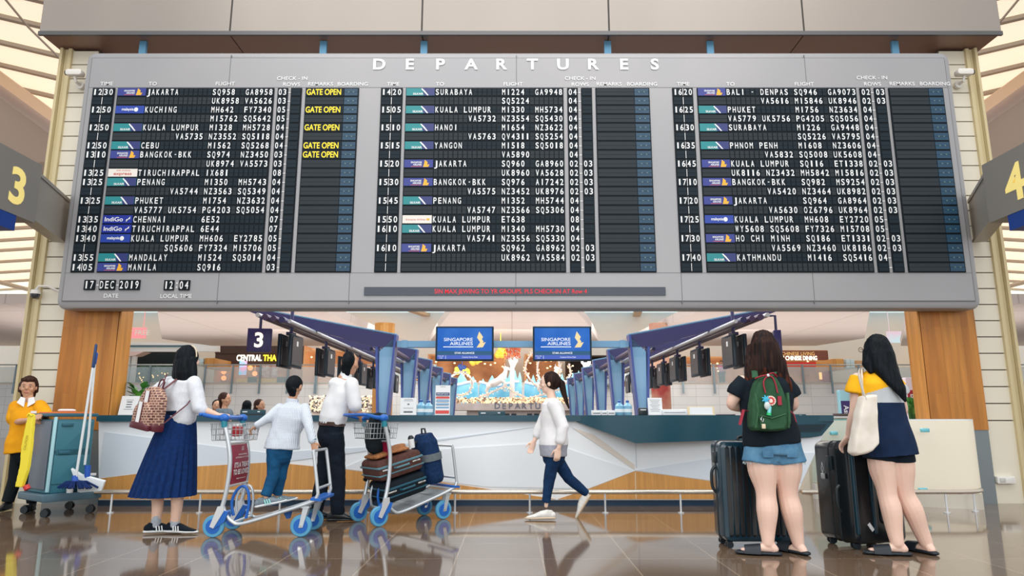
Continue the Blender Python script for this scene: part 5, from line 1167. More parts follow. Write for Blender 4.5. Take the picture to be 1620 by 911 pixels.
# ================================================================ luggage trolleys
alum = mat('trolley_aluminium', (204, 212, 218), .32, .55); tblue = mat('trolley_blue', (26, 100, 190), .4); tire = mat('tyre_blue', (86, 160, 200), .55); tteal = mat('collar_teal', (24, 130, 150), .4)
Y0 = 6.13; WD = .42
def wheel(root, c, r, ax=(0, 1, 0), w=.036):
    ax = Vector(ax).normalized(); g = G(); g.tube([c-ax*w/2, c-ax*w*.3, c+ax*w*.3, c+ax*w/2], [r*.93, r, r, r*.93], 28); wl = g.build('wheel', tire, root)
    g = G(); g.tube([c-ax*(w/2+.004), c+ax*(w/2+.004)], r*.66, 24); g.build('hub', tblue, wl)
    g = G(); g.tube([c-ax*(w/2+.012), c+ax*(w/2+.012)], r*.14, 10); g.build('axle', chrome, wl)
def make_trolley(lab):
    A = lambda x, y, d=0: P(x, y, Y0)+Vector((0, d, 0))
    o0 = A(338, 834); o0 = Vector((o0.x, Y0, 0)); root = thing('luggage_trolley', lab, 'luggage trolley', o0, group='airport luggage trolleys')
    wr = o0.z+.09
    for d in (0, WD):
        c = Vector((o0.x, Y0+d, .092)); wheel(root, c, .092)
        g = G(); g.prism([c+Vector((x, -.032, z)) for x, z in ((-.02, -.01), (.02, -.015), (.10, .04), (.125, .12), (.06, .135), (.005, .09))], (0, .064, 0)); g.build('wheel_housing', tblue, root)
        g = G(); g.prism([c+Vector((x, -.038, z)) for x, z in ((-.022, 0), (.012, -.014), (.09, .125), (.085, .17), (.035, .165))], (0, .012, 0)); g.build('fork_plate', steel_w, root)
        g = G(); g.tube(cr([A(347, 815, d), A(355, 790, d), A(361, 760, d), A(364, 725, d), A(360, 692, d), A(355, 670, d)]), .019, 12); g.build('upright', alum, root)
        g = G(); g.tube(cr([A(352, 797, d), A(357, 812, d), A(367, 825, d), A(384, 828, d), A(445, 810, d), A(492, 794, d), A(502, 784, d), A(502, 770, d), A(496, 714, d)]), .015, 12); g.build('deck_rail', alum, root)
        g = G(); g.tube([A(355, 676, d), A(354.5, 664, d)], .026, 14); g.build('collar', tteal, root)
        g = G(); kb = A(354.5, 661, d); g.ell(kb, (.047, .036, .036)); g.tube([kb, A(340, 660, d), A(322, 656, d)], [(.018, .022), (.014, .018), (.012, .016)], 12, up=UP, round_=True); g.tube([kb+Vector((0, -.037, 0)), kb+Vector((0, -.03, 0))], .013, 12); g.build('handle_lever', tblue, root)
    g = G(); g.tube([A(355, 661, 0), A(355, 660, WD)], .018, 14); g.build('handle_bar', tblue, root)
    g = G(); g.tube([A(318, 655.5, -.01), A(318, 655.5, WD+.01)], .016, 14, round_=True); g.build('brake_bar', tblue, root)
    # cross members and platform
    for x, y in ((370, 826), (415, 819), (462, 805), (492, 794), (502, 773), (496, 713)):
        g = G(); g.tube([A(x, y, 0), A(x, y, WD)], .012, 10); g.build('cross_bar', alum, root)
    g = G(); u = (A(490, 796)-A(372, 829)).normalized(); c = (A(490, 796)+A(372, 829))/2+Vector((0, WD/2, -.012)); g.obox(c, ((A(490, 796)-A(372, 829)).length, WD-.06, .012), u, (0, 1, 0)); g.build('platform', mat('platform_grey', (170, 178, 184), .4, .4), root)
    for d in (.03, WD-.03):
        c = Vector((A(475, 828).x, Y0+d, .092)); wheel(root, c, .092)
        g = G(); tp = A(483, 800, d)
        for e in (-.028, .028): g.prism([c+Vector((-.015, e, -.015)), c+Vector((.02, e, -.012)), tp+Vector((.03, e, -.01)), tp+Vector((-.02, e, -.01))], (0, .005, 0))
        g.obox(tp+Vector((0, 0, -.012)), (.07, .07, .014)); g.build('caster_fork', alum, root)
    g = G(); b_ = A(450, 812); g.prism([A(440, 812, .12), A(455, 807, .12), A(451, 823, .12), A(446, 824, .12)], (0, .03, 0)); g.build('brake_paddle', tblue, root)
    g = G(); g.obox(A(500, 790, WD/2), (.09, WD+.03, .022), X=(1, 0, -.1)); g.build('front_bumper', tblue, root)
    # wire basket
    bx0, bx1 = A(329, 685).x, A(386, 685).x; z0, z1 = A(0, 697).z, A(0, 670).z; g = G(); zs = [z0, lerp(z0, z1, .33), lerp(z0, z1, .66), z1]
    ya, yb = Y0+.03, Y0+WD-.03
    for i, z in enumerate(zs):
        e = .02*(1-i/3); g.tube([(bx0+e, ya+e, z), (bx1-e, ya+e, z), (bx1-e, yb-e, z), (bx0+e, yb-e, z)], .0045, 6, closed=True)
    for i in range(9):
        x = lerp(bx0, bx1, (i+.5)/9)
        for y in (ya, yb): g.tube([(x, y, z1+.006), (x, y+(.02 if y == ya else -.02), z0)], .003, 5)
        g.tube([(x, ya+.02, z0), (x, yb-.02, z0)], .003, 5)
    for i in range(10):
        y = lerp(ya, yb, (i+.5)/10)
        for x in (bx0, bx1): g.tube([(x, y, z1+.006), (x+(.02 if x == bx0 else -.02), y, z0)], .003, 5)
    g.build('wire_basket', mat('wire_grey', (178, 184, 188), .3, .6), root)
    # curved advertising panel between the uprights
    g = G(); R = []
    for py in (704, 714, 726, 740, 753, 767):
        px = {704: 362.5, 714: 364.5, 726: 365.5, 740: 365, 753: 364, 767: 361}[py]
        a = A(px, py, .03); b_ = A(px, py, WD-.03); R.append([a+Vector((.006, 0, 0)), b_+Vector((.006, 0, 0)), b_, a])
    g.rings(R); zc = A(0, 735).z; xx = A(366, 735).x+.010; yc = Y0+WD/2; RR = (0, 1, 0)
    def tx(s_, z, h, w=None, off=.012): g.text(s_, (xx+(.002), yc, zc+z), h, R=RR, mi=1, width=w, off=off)
    tx('BUT', .135, .014, .05); tx('FIRST,', .115, .014, .06); tx('WE ARE OFFERING', .075, .012, .20); tx('BUTTER MINCE ON THE RISE', .050, .012, .30)
    tx("IT'S A TREAT", -.030, .042, .33, .022); tx('TO BE LOVED.', -.090, .042, .36, .022); tx('Mints not Everyone', -.13, .010, .20); tx('TTYL', -.185, .012, .05)
    g.build('advert_panel', [mat('advert_maroon', (150, 22, 60), .45), white], root)
    for py in (702, 769): g = G(); g.tube([A(362, py, .0), A(362, py, WD)], .009, 8); g.build('panel_rail', alum, root)
    # hoop behind the panel
    g = G(); g.tube(cr([A(357, 820, .17), A(354, 800, .17), A(360, 782, .17), A(371, 772, .17), A(380, 778, .17), A(382, 800, .17), A(377, 824, .17)]), .013, 10); g.build('hoop', tblue, root)
    g = G(); g.tube(cr([A(353, 818, .30), A(352, 800, .30), A(357, 784, .30), A(368, 773, .30), A(378, 778, .30), A(380, 800, .30), A(376, 824, .30)]), .011, 10); g.build('hoop', alum, root)
    return root
T1 = make_trolley('luggage trolley with maroon advert panel that the boy stands on')
T2 = tree_copy(T1); T2['label'] = 'luggage trolley loaded with suitcases, pushed by the man in white shirt'
t2o = Fl(599, 833); RZ2 = math.radians(39); T2.matrix_basis = Matrix.Translation((t2o.x, t2o.y, 0)) @ Matrix.Rotation(RZ2, 4, 'Z')
def T2p(x, y, z): return T2.matrix_basis @ Vector((x, y, z))
# packet in the first basket
p = P(384, 690, Y0+.22); root = thing('snack_packet', 'small red and white packet lying in the first trolley basket', 'packet', p)
g = G(); g.rbox((P(384, 690, Y0+.3).x-.03, Y0+.24, P(0, 694, Y0).z+.06), (.06, .12, .09), .015); g.build('wrapper', mat('packet_red', (176, 40, 50), .4), root); g = G(); g.rbox((P(384, 690, Y0+.3).x-.03, Y0+.24, P(0, 694, Y0).z+.115), (.05, .10, .03), .01); g.build('lid', paper, root)
# luggage on the second trolley (deck slopes up towards the front)
hd = Vector((math.cos(RZ2), math.sin(RZ2), 0)); ld = Vector((-math.sin(RZ2), math.cos(RZ2), 0)); sl = (hd+UP*.24).normalized(); nu_ = sl.cross(ld).normalized()
nu_ = nu_ if nu_.z > 0 else -nu_
def case(nm, lab, cat, c, size, mats_, r=.05, X=sl, Z=nu_, Yv=ld, feats=True, grp=None):
    root = thing(nm, lab, cat, c); g = G(); g.rbox(c, size, r, X=X, Y=Yv, Z=Z, er=r*.7); g.build('shell', mats_[0], root)
    if feats:
        g = G(); g.rbox(c+Z*size[2]*.16, (size[0]+.010, size[1]+.010, .022), .01, X=X, Y=Yv, Z=Z); g.rbox(c-Z*size[2]*.22, (size[0]+.008, size[1]+.008, .014), .006, X=X, Y=Yv, Z=Z); g.build('zip_band', mats_[1], root)
        for e in (-.14, .14): g = G(); a = c+X*e*1.2-Yv*(size[1]/2+.006)+Z*size[2]*.02; g.rbox(a, (.09, .012, .016), .004, X=X, Y=Yv, Z=Z); g.build('buckle', mats_[2], root)
        g = G(); a = c-Yv*(size[1]/2+.004); g.tube([a-X*.08, a-X*.07-Yv*.03, a+X*.07-Yv*.03, a+X*.08], .010, 8); g.build('carry_handle', mats_[1], root)
        for sx in (-1, 1):
            g = G(); w_ = c+X*sx*size[0]*.42-Z*size[2]*.5+Yv*(size[1]/2+.01); g.tube([w_, w_+Yv*.02], .022, 12); g.build('wheel', black, root)
    return root
b0 = T2p(.335, .21, .235)
case('black_suitcase', 'black soft suitcase lowest on the second trolley, under the brown one', 'suitcase', b0+nu_*.105, (.46, .37, .20), [fab('case_black', (24, 34, 42)), mat('zip_teal', (30, 84, 104), .4), chrome], grp=None)
case('brown_suitcase', 'brown soft suitcase lying on the black suitcase on the second trolley', 'suitcase', b0+nu_*.325-sl*.02, (.50, .37, .20), [fab('case_brown', (92, 62, 56), (78, 52, 48)), mat('zip_teal_grey', (84, 126, 140), .4), chrome])
c = b0+nu_*.452-sl*.04; root = thing('folded_jacket', 'tan folded jacket on top of the brown suitcase', 'jacket', c); g = G(); g.tube([c-sl*.2, c-sl*.05+nu_*.012, c+sl*.17], [(.13, .018), (.15, .026), (.14, .018)], 16, up=nu_, pw=.7); g.tube([c-sl*.10+nu_*.012, c+sl*.10+nu_*.03], [(.12, .022), (.10, .016)], 14, up=nu_, round_=True); r_ = remesh(g, .008, 4); wrinkle(r_, .008, (10, 10, 10), 3); r_.build('fabric', fab('jacket_tan', (166, 112, 72), (140, 92, 60)), root)
# blue rucksack at the front of the second trolley
c = b0+sl*.385+nu_*.27; root = thing('blue_rucksack', 'dark blue rucksack leaning upright at the front of the second trolley', 'rucksack', c); ru = (UP-hd*.18).normalized(); rx = ld.cross(ru).normalized()
bl = fab('rucksack_blue', (22, 52, 92), (16, 40, 74)); g = G(); g.tube([c-ru*.24, c-ru*.20, c, c+ru*.18, c+ru*.26], [(.15, .10), (.165, .12), (.165, .12), (.14, .105), (.09, .07)], 20, up=rx, pw=.7); r_ = remesh(g, .009, 4); wrinkle(r_, .006, (8, 8, 8), 4); r_.build('bag_body', bl, root)
g = G(); g.rbox(c-ld*.0-rx*.13-ru*.10, (.06, .22, .22), .03, X=rx, Y=ld, Z=ru); g.build('front_pocket', fab('rucksack_blue_dark', (18, 42, 70)), root)
g = G(); g.tube([c-ru*.01, c+ru*.06], [(.172, .127), (.171, .126)], 20, up=rx, pw=.7); g.build('grey_band', fab('rucksack_band', (108, 118, 124)), root)
g = G(); g.tube([c+ru*.25-ld*.04, c+ru*.31-ld*.03, c+ru*.31+ld*.03, c+ru*.25+ld*.04], .010, 8); g.build('top_handle', black, root)
g = G(); g.tube([c+ru*.20-rx*.10, c+ru*.12-rx*.17, c-ru*.08-rx*.17], [(.02, .006)]*3, 8); g.build('strap', black, root)
c2 = c+ru*.20-rx*.17-ld*.02; root = thing('white_bottle', 'small white and black bottle strapped beside the blue rucksack', 'bottle', c2); g = G(); g.tube([c2-ru*.05, c2+ru*.04], .032, 14); g.build('body', white, root); g = G(); g.tube([c2+ru*.04, c2+ru*.055, c2+ru*.075], [.032, .030, .015], 14); g.build('cap', black, root)
# black handbag in the second basket
c = T2p(.06, .20, .86); root = thing('black_handbag', 'black handbag sitting in the wire basket of the second trolley', 'bag', c)
g = G(); g.tube([c-UP*.09, c, c+UP*.10], [(.13, .07), (.14, .08), (.10, .05)], 18, up=ld, round_=True); r_ = remesh(g, .008, 3); wrinkle(r_, .005, (12, 12, 12), 5); r_.build('bag_body', fab('bag_black', (24, 34, 40)), root)
g = G(); g.tube([c+UP*.09-hd*.06, c+UP*.16-hd*.03, c+UP*.16+hd*.03, c+UP*.09+hd*.06], .008, 8); g.build('handle', black, root)

# ================================================================ boy riding on the trolley
Yc = 6.35; q = lambda x, y, d=0: P(x, y, Yc+d)
root = thing('person', 'boy in white checked shirt and blue trousers riding on the luggage trolley', 'person', (q(432, 800).x, Yc, .20), group='travellers in the hall')
Fw = vec(-.2, .98, 0).normalized(); Lw = vec(.98, .2, 0); lk = vec(.1, 1, .02).normalized(); s = .80
J = dict(head=q(466, 611), neck=q(463, 630), sl=q(443, 646), sr=q(482, 646), waist=q(450, 688), hip=q(443, 706), el=q(424, 662, -.04), wl=q(407, 672, -.05), er=q(489, 676, -.08), wr=q(495, 699, -.10),
         hl=q(434, 712, -.03), hr=q(449, 712, .05), kl=q(432, 753, -.04), kr=q(444, 752, .06), al=q(420, 790, -.08), ar=q(438, 787, .10))
figure(root, J, Fw, lk, s, 1.0, skin2, hands=dict(l=((-.8, .1, -.6), (.3, .2, -1), (0, 1, 0), .9), r=((.3, .2, -1), (-.3, .9, 0), (0, .6, .4), 1.0)), slim=.72, leg=(.085, .08, .058, .06, .046))
def grid_fabric():
    m = brickmat('checked_cotton', (232, 238, 244), (228, 234, 242), (168, 184, 206), .012, .012, .0016, .8, 'xz', 0, spec=.2); return m
shirtb = grid_fabric()
cloth('shirt', shirtb, root, [([q(446, 710), q(447, 700), q(452, 680), q(460, 660), q(462, 645), q(463, 636)], [(.158, .115), (.150, .115), (.135, .10), (.145, .10), (.125, .085), (.05, .05)], Fw, False),
    ([J['sl'], J['sl'].lerp(J['el'], .5), J['el'], J['wl']], [.050, .048, .042, .032], None, True), ([J['sr'], J['sr'].lerp(J['er'], .5), J['er'], J['wr'].lerp(J['er'], .12)], [.050, .050, .044, .034], None, True)], vox=.007, amp=.006, sc=(11, 11, 8), seed=3)
jb = fab('trousers_blue', (24, 84, 126), (20, 70, 108), n=14)
cloth('trousers', jb, root, [([q(443, 702), q(442, 716)], [(.118, .095), (.118, .10)], Fw, True), ([J['hl'], J['kl'], J['al']+UP*.03], [.072, .055, .046], None, False), ([J['hr'], J['kr'], J['ar']+UP*.03], [.070, .054, .045], None, False)], vox=.007, amp=.006, sc=(10, 10, 14), seed=4)
hc = J['head']; hairmesh('hair', hair_b, root, [([hc-UP*.055*s-lk*.07*s, hc-UP*.085*s-lk*.052*s], [(.06*s, .025*s), (.045*s, .02*s)], lk)], [(hc-lk*.014*s+UP*.022*s, (.088*s, .102*s, .105*s), Lw, lk)], seed=6, amp=.003)
for k, d in (('l', (.95, .25, .20)), ('r', (.92, .3, .20))):
    an = J['a'+k]; shoe(root, an+UP*.0, d, .88, fab('trainer_grey', (126, 140, 150)), solew, mat('stripe_mint', (150, 226, 220), .5), drop=.070)
g = G(); w_ = J['wr']; dd = (J['wr']-J['er']).normalized(); g.tube([w_-dd*.045, w_-dd*.01], [.036, .034], 16); g.build('cuff', fab('cuff_teal', (20, 116, 136)), root)
g = G(); g.tube([q(462, 636.5), q(463, 630.5)], [(.058, .055), (.05, .05)], 18, up=Fw); g.build('collar', shirtb, root)

# ================================================================ man pushing the second trolley
Ym = 7.10; q = lambda x, y, d=0: P(x, y, Ym+d)
root = thing('person', 'man in white shirt and dark trousers pushing the loaded luggage trolley', 'person', (q(520, 820).x, Ym, 0), group='travellers in the hall')
Fw = vec(.75, .66, 0).normalized(); Lw = vec(.66, -.75, 0); lk = vec(.34, .94, .02).normalized(); s = 1.04
J = dict(head=q(553, 575), neck=q(546, 595), sl=q(530, 607, .12), sr=q(556, 607, -.13), waist=q(530, 655), hip=q(524, 678), el=q(548, 645, .25), wl=q(580, 668, .26), er=q(562, 645, -.13), wr=q(575, 668, -.03),
         hl=q(519, 686, .07), hr=q(530, 686, -.06), kl=q(512, 748, .06), kr=q(535, 748, -.06), al=q(500, 808, .06), ar=q(534, 809, -.06))
figure(root, J, Fw, lk, s, 1.0, skin2, hands=dict(r=((.9, .3, 0), (0, 0, -1), (-.2, .9, 0), .9), l=((.9, .3, 0), (0, 0, -1), (.2, -.9, 0), .9)), slim=.72)
shw = fab('shirt_white', (236, 238, 240), (226, 230, 236), n=8)
cloth('shirt', shw, root, [([q(525, 672), q(527, 660), q(533, 640), q(541, 620), q(543, 607), q(545, 599)], [(.155, .125), (.170, .135), (.165, .13), (.175, .125), (.165, .11), (.06, .06)], Fw, False),
    ([J['sl'], J['sl'].lerp(J['el'], .9)], [.072, .070], None, True), ([J['sr'], J['sr'].lerp(J['er'], .5), J['sr'].lerp(J['er'], .88)], [.072, .074, .072], None, True)], amp=.010, sc=(6, 6, 6), seed=8)
tr = fab('trousers_black', (22, 32, 46), (17, 26, 38), n=10)
cloth('trousers', tr, root, [([q(525, 671), q(523, 690)], [(.148, .12), (.152, .125)], Fw, True), ([J['hl'], J['kl'], J['al']-UP*.03], [.088, .075, .066], None, False), ([J['hr'], J['kr'], J['ar']-UP*.03], [.088, .076, .068], None, False)], amp=.008, sc=(7, 7, 10), seed=9)
g = G(); g.tube([q(525.5, 667), q(525, 673)], [(.162, .13), (.160, .13)], 28, up=Fw); g.build('belt', mat('belt_brown', (70, 44, 36), .4), root)
hc = J['head']; hairmesh('hair', hair_b, root, [([hc-UP*.06-lk*.07, hc-UP*.095-lk*.055], [(.06, .025), (.045, .02)], lk)], [(hc-lk*.016+UP*.024, (.090, .106, .105), Lw, lk)], seed=10, amp=.004)
for k, d in (('l', (.9, .35)), ('r', (.95, .2))):
    an = J['a'+k]; shoe(root, Vector((an.x, an.y, .08)), d, 1.05, mat('leather_black', (18, 26, 32), .3), black, drop=.078)
g = G(); g.tube([q(545, 600), q(549, 590)], [(.070, .066), (.060, .058)], 18, up=Fw); g.build('collar', shw, root)

# ================================================================ woman walking left before the counter
Yr = 7.22; q = lambda x, y, d=0: P(x, y, Yr+d)
root = thing('person', 'woman in loose white top and navy jeans striding left before the counter', 'person', (q(870, 815).x, Yr, 0), group='travellers in the hall')
Fw = vec(-1, .12, 0).normalized(); Lw = vec(.12, 1, 0); lk = Fw.copy(); s = .95
J = dict(head=q(869, 606), neck=q(872, 625), sl=q(872, 640, .15), sr=q(876, 640, -.15), waist=q(874, 680), hip=q(875, 706), el=q(857, 672, .17), wl=q(845, 698, .14), er=q(890, 676, -.18), wr=q(884, 709, -.20),
         hl=q(874, 716, .07), hr=q(877, 716, -.07), kl=q(900, 757, .07), kr=q(868, 762, -.07), al=q(929, 786, .08), ar=q(864, 800, -.08))
figure(root, J, Fw, lk, s, .95, skin3, hands=dict(r=((-.2, 0, -1), (0, 1, 0), (-1, 0, 0), .5), l=((-.4, 0, -1), (0, -1, 0), (-1, 0, 0), .5)), slim=.62)
topw = fab('blouse_white', (238, 238, 240), (230, 232, 236), n=8); 
cloth('blouse', topw, root, [([q(876, 722), q(876, 700), q(875, 675), q(874, 650), q(873, 638), q(872, 630)], [(.165, .145), (.165, .15), (.15, .135), (.165, .125), (.15, .11), (.055, .055)], Fw, False),
    ([J['sl'], J['el'], J['el'].lerp(J['wl'], .6)], [.066, .062, .050], None, True), ([J['sr'], J['er'], J['er'].lerp(J['wr'], .6)], [.066, .064, .052], None, True)], amp=.010, sc=(6, 6, 6), seed=11,
    mats=[topw, fab('hem_grey', (168, 172, 186))], pf=lambda c: 1 if c.z < q(0, 703).z else 0)
jn = fab('jeans_navy', (20, 54, 92), (15, 42, 76), n=14)
cloth('jeans', jn, root, [([q(875, 700), q(876, 720)], [(.13, .115), (.135, .12)], Fw, True), ([J['hl'], J['kl'], J['al']+UP*.03], [.078, .058, .042], None, False), ([J['hr'], J['kr'], J['ar']+UP*.03], [.078, .058, .042], None, False)], amp=.005, sc=(10, 10, 14), seed=12)
hc = J['head']; hairmesh('hair', hair_br, root, [([hc-lk*.07+UP*.05, hc-lk*.13+UP*.0, hc-lk*.155-UP*.12, hc-lk*.20-UP*.26], [.030, .036, .030, .010])], [(hc-lk*.022+UP*.024, (.086, .100, .102), Lw, lk)], seed=13)
face(root, hc, lk, s)
snk = fab('sneaker_white', (236, 236, 232)); soler = mat('sole_tan', (206, 186, 160), .6)
shoe(root, Vector((J['ar'].x, J['ar'].y, .078)), (-1, .05, 0), 1.0, snk, soler, drop=.078); shoe(root, J['al'], (-.55, .1, -.85), .95, snk, soler, drop=.07)
# ================================================================ woman in black tee with green backpack
Yg = 5.38; q = lambda x, y, d=0: P(x, y, Yg+d)
denim = fab('denim_blue', (104, 152, 184), (82, 130, 166), n=12); teeb = fab('tee_black', (22, 34, 44), (18, 28, 37), n=8)
slip = mat('slipper_black', (20, 32, 42), .5)
def slipper(root, an, d, drop):
    d = Vector((d[0], d[1], 0)).normalized(); h = Vector((an.x, an.y, 0))
    g = G(); g.tube([h-d*.065+UP*.016, h+d*.02+UP*.016, h+d*.10+UP*.016, h+d*.20+UP*.016], [(.034, .016), (.040, .016), (.050, .016), (.040, .016)], 18, up=UP, round_=True); sh = g.build('slipper', slip, root)
    g = G(); sd = d.cross(UP)
    R = []
    for t in (.055, .08, .11, .145, .17):
        ring = []; w = .054-.010*abs(t-.10)*10*.5; hh = .062-.12*(t-.055)
        for e in (0, .007):
            for k in (range(11) if e == 0 else range(10, -1, -1)):
                a = math.pi*k/10; ring.append(h+d*t+sd*math.cos(a)*(w+e)+UP*(.014+math.sin(a)*(hh+e)))
        R.append(ring)
    g.rings(R); g.build('slipper_band', slip, root)
root = thing('person', 'woman in black tee and frayed denim shorts looking up, green backpack on her back', 'person', (q(1235, 878).x, Yg, 0), group='travellers in the hall')
Fw = vec(.05, 1, 0).normalized(); Lw = vec(1, -.05, 0); lk = vec(-.05, .97, .22).normalized()
J = dict(head=q(1207, 552), neck=q(1208, 580), sl=q(1175, 604), sr=q(1243, 604), waist=q(1214, 660), hip=q(1222, 703), el=q(1156, 640, .03), wl=q(1186, 648, .27), er=q(1256, 640, .03), wr=q(1236, 652, .27),
         hl=q(1203, 715), hr=q(1245, 715), kl=q(1212, 780, -.01), kr=q(1246, 780, .02), al=q(1215, 858, -.03), ar=q(1263, 860, .02))
al_, ar_ = J['al'], J['ar']
figure(root, J, Fw, lk, 1.0, 1.15, skinm('skin_pale', (246, 210, 192)), hands=dict(l=((.5, .8, .3), (1, -.3, .2), (0, 0, 1), .8), r=((-.5, .8, .3), (-1, -.3, .2), (0, 0, 1), .8)),
       feet=dict(l=(-.96, .28, 0), r=(-.45, .9, 0)), leg=(.092, .096, .066, .068, .044), arm=(.052, .052, .042, .042, .027), footdrop=.070, vox=.0055)
cloth('tee', teeb, root, [([q(1222, 703), q(1220, 690), q(1215, 660), q(1211, 630), q(1209, 608), q(1208, 594), q(1208, 584)], [(.222, .165), (.218, .16), (.195, .14), (.205, .145), (.205, .135), (.150, .105), (.066, .064)], Fw, False),
    ([J['sl']+Lw*.03, J['sl'].lerp(J['el'], .42), J['sl'].lerp(J['el'], .62)], [.080, .078, .076], None, False), ([J['sr']-Lw*.03, J['sr'].lerp(J['er'], .42), J['sr'].lerp(J['er'], .62)], [.080, .078, .076], None, False)], amp=.011, sc=(5, 5, 6), seed=21)
o = cloth('denim_shorts', denim, root, [([q(1222, 694), q(1223, 718)], [(.205, .150), (.222, .160)], Fw, False), ([q(1224, 712), q(1224, 729)], [(.06, .11), (.05, .10)], Fw, False), ([J['hl'], q(1202, 732)], [.118, .132], None, False), ([J['hr'], q(1248, 732)], [.116, .130], None, False)], amp=.006, sc=(9, 9, 9), seed=22)
g = G(); r = random.Random(8)
for cx, rx_ in ((1202, .124), (1248, .122)):
    c = q(cx, 731)
    for k in range(60):
        a = 2*math.pi*k/60; p = c+Vector((math.cos(a)*rx_*.98, math.sin(a)*rx_*.98, .004)); g.tube([p, p+Vector((r.uniform(-.006, .006), r.uniform(-.006, .006), -r.uniform(.008, .022)))], .0014, 4)
tag(g.build('frayed_hem', mat('fray_white', (206, 222, 230), .8), root), kind='stuff')
for e in (-1, 1):
    g = G(); c = q(1222+e*23, 714)+Vector((0, -.150, 0)); g.rbox(c+Vector((-e*.022, 0, -.012)), (.080, .012, .052), .008); g.build('back_pocket', fab('denim_pocket', (94, 142, 176), (78, 124, 160), n=12), root)
hc = J['head']; hairred = hairm('hair_ends_auburn', (92, 46, 30), (52, 28, 22))
hairmesh('hair', None, root, [([hc+UP*.07-lk*.02, hc-Fw*.04+UP*.02, hc-Fw*.055-UP*.08, hc-Fw*.06-UP*.17, hc-Fw*.075-UP*.24], [(.09, .08), (.108, .085), (.125, .075), (.145, .065), (.125, .035)], Fw)]+
    [([hc+Lw*x+UP*.0, hc+Lw*x*1.35-UP*.12-Fw*.04, hc+Lw*x*1.75-UP*(.24+.05*w_)-Fw*(.05+.02*w_), hc+Lw*(x*1.9+.02*w_)-UP*(.30+.06*w_)-Fw*.06], [.045, .042, .028, .007]) for x, w_ in ((-.085, .2), (-.06, 1), (-.035, .3), (.02, .9), (.055, .2), (.085, .7))],
    [(hc-lk*.012+UP*.03, (.094, .106, .106), Lw, Fw)], seed=23, amp=.006, sc=(40, 40, 6), mats=[hair_br, hairred], pf=lambda c: 1 if (noise.noise(Vector((c.x*30, c.y*30, c.z*4)))*.10+(hc.z-c.z)) > .215 else 0)
slipper(root, al_, (-.96, .28), 0); slipper(root, ar_, (-.45, .9), 0)
# green backpack
green = fab('canvas_green', (52, 92, 66), (46, 82, 58), n=14); gdk = fab('canvas_green_edge', (62, 104, 74)); red = mat('strap_red', (158, 36, 58), .6)
bc_ = q(1217, 645, -.20); BX_ = Lw.copy()
bag = thing('backpack', 'green canvas backpack with red straps and round badge on the woman in black tee', 'backpack', bc_)
def BQ(px, py, d=0): return P(px, py, Yg-.22)-Fw*d
outline = [(1187, 676), (1186, 660), (1187, 640), (1190, 622), (1195, 606), (1200, 597), (1208, 594), (1216, 592), (1225, 595), (1231, 604), (1237, 616), (1243, 632), (1249, 652), (1250, 670), (1243, 680), (1230, 683), (1205, 682), (1192, 681)]
cx_, cy_ = 1218, 645; g = G(); R = []
for dd, k in ((-.10, .90), (-.09, .97), (-.06, 1.0), (.0, 1.0), (.03, .98), (.045, .94), (.052, .86)): R.append([BQ(cx_+(x-cx_)*k, cy_+(y-cy_)*k, dd) for x, y in outline])
g.rings(R); r_ = remesh(g, .007, 4); wrinkle(r_, .005, (10, 10, 6), 24); r_.build('main_bag', green, bag, ang=180)
pts = [(1196, 657), (1215, 662), (1237, 655), (1240, 668), (1236, 678), (1215, 680), (1199, 678)]; g = G(); R = []
for dd, k in ((.04, 1), (.072, 1), (.082, .93)): R.append([BQ(1218+(x-1218)*k, 668+(y-668)*k, dd) for x, y in pts])
g.rings(R); r_ = remesh(g, .006, 3); r_.build('front_pocket', green, bag, ang=180)
g = G(); g.tube([BQ(1197, 657, .078), BQ(1215, 662, .082), BQ(1237, 655, .078)], [(.012, .005)]*3, 8); g.build('pocket_flap', gdk, bag)
for x0, x1 in ((1192, 1196), (1243, 1240)):
    g = G(); g.tube([BQ(x0, 622, .03), BQ(x1 if x0 < 1200 else x0+1, 650, .045), BQ(x0+(1 if x0 < 1200 else 1), 676, .03)], [(.026, .012)]*3, 10); g.build('side_pocket', gdk, bag)
g = G(); g.tube(cr([BQ(1193, 599, .03), BQ(1200, 596, .05), BQ(1209, 594, .055), BQ(1219, 591, .05), BQ(1226, 596, .03)]), [(.013, .006)]*21, 8); g.build('red_closure_strap', red, bag)
g = G(); g.tube(cr([BQ(1207, 622, .062), BQ(1204, 606, .06), BQ(1209, 597, .06), BQ(1217, 597, .06), BQ(1222, 606, .06), BQ(1226, 622, .062)]), .006, 8); g.build('carry_handle', red, bag)
g = G(); g.ell(BQ(1211, 594.5, .064), (.012, .006, .012)); g.build('snap_button', steel_w, bag)
g = G(); g.obox(BQ(1229, 634, .060), (.028, .012, .065), (1, 0, 0), (0, 1, 0)); g.build('red_tab', red, bag)
g = G(); c = BQ(1215.5, 634, .058); g.tube([c, c-Fw*.004], .036, 24, 0); g.tube([c-Fw*.004, c-Fw*.006], .026, 24, 1); 
for k in range(12): a = 2*math.pi*k/12; g.ell(c-Fw*.0055+Vector((math.cos(a)*.031, 0, math.sin(a)*.031)), (.0028, .001, .0028), nu=6, nv=4, mi=1)
g.add([c-Fw*.0075+Vector(v) for v in ((-.014, 0, -.012), (-.004, 0, -.016), (.010, 0, -.013), (.013, 0, 0), (.006, 0, .012), (-.008, 0, .014), (-.015, 0, .004))], [tuple(range(7))], 0); g.build('round_badge', [mat('badge_cream', (244, 226, 214), .5), mat('badge_red', (206, 56, 52), .5)], bag)
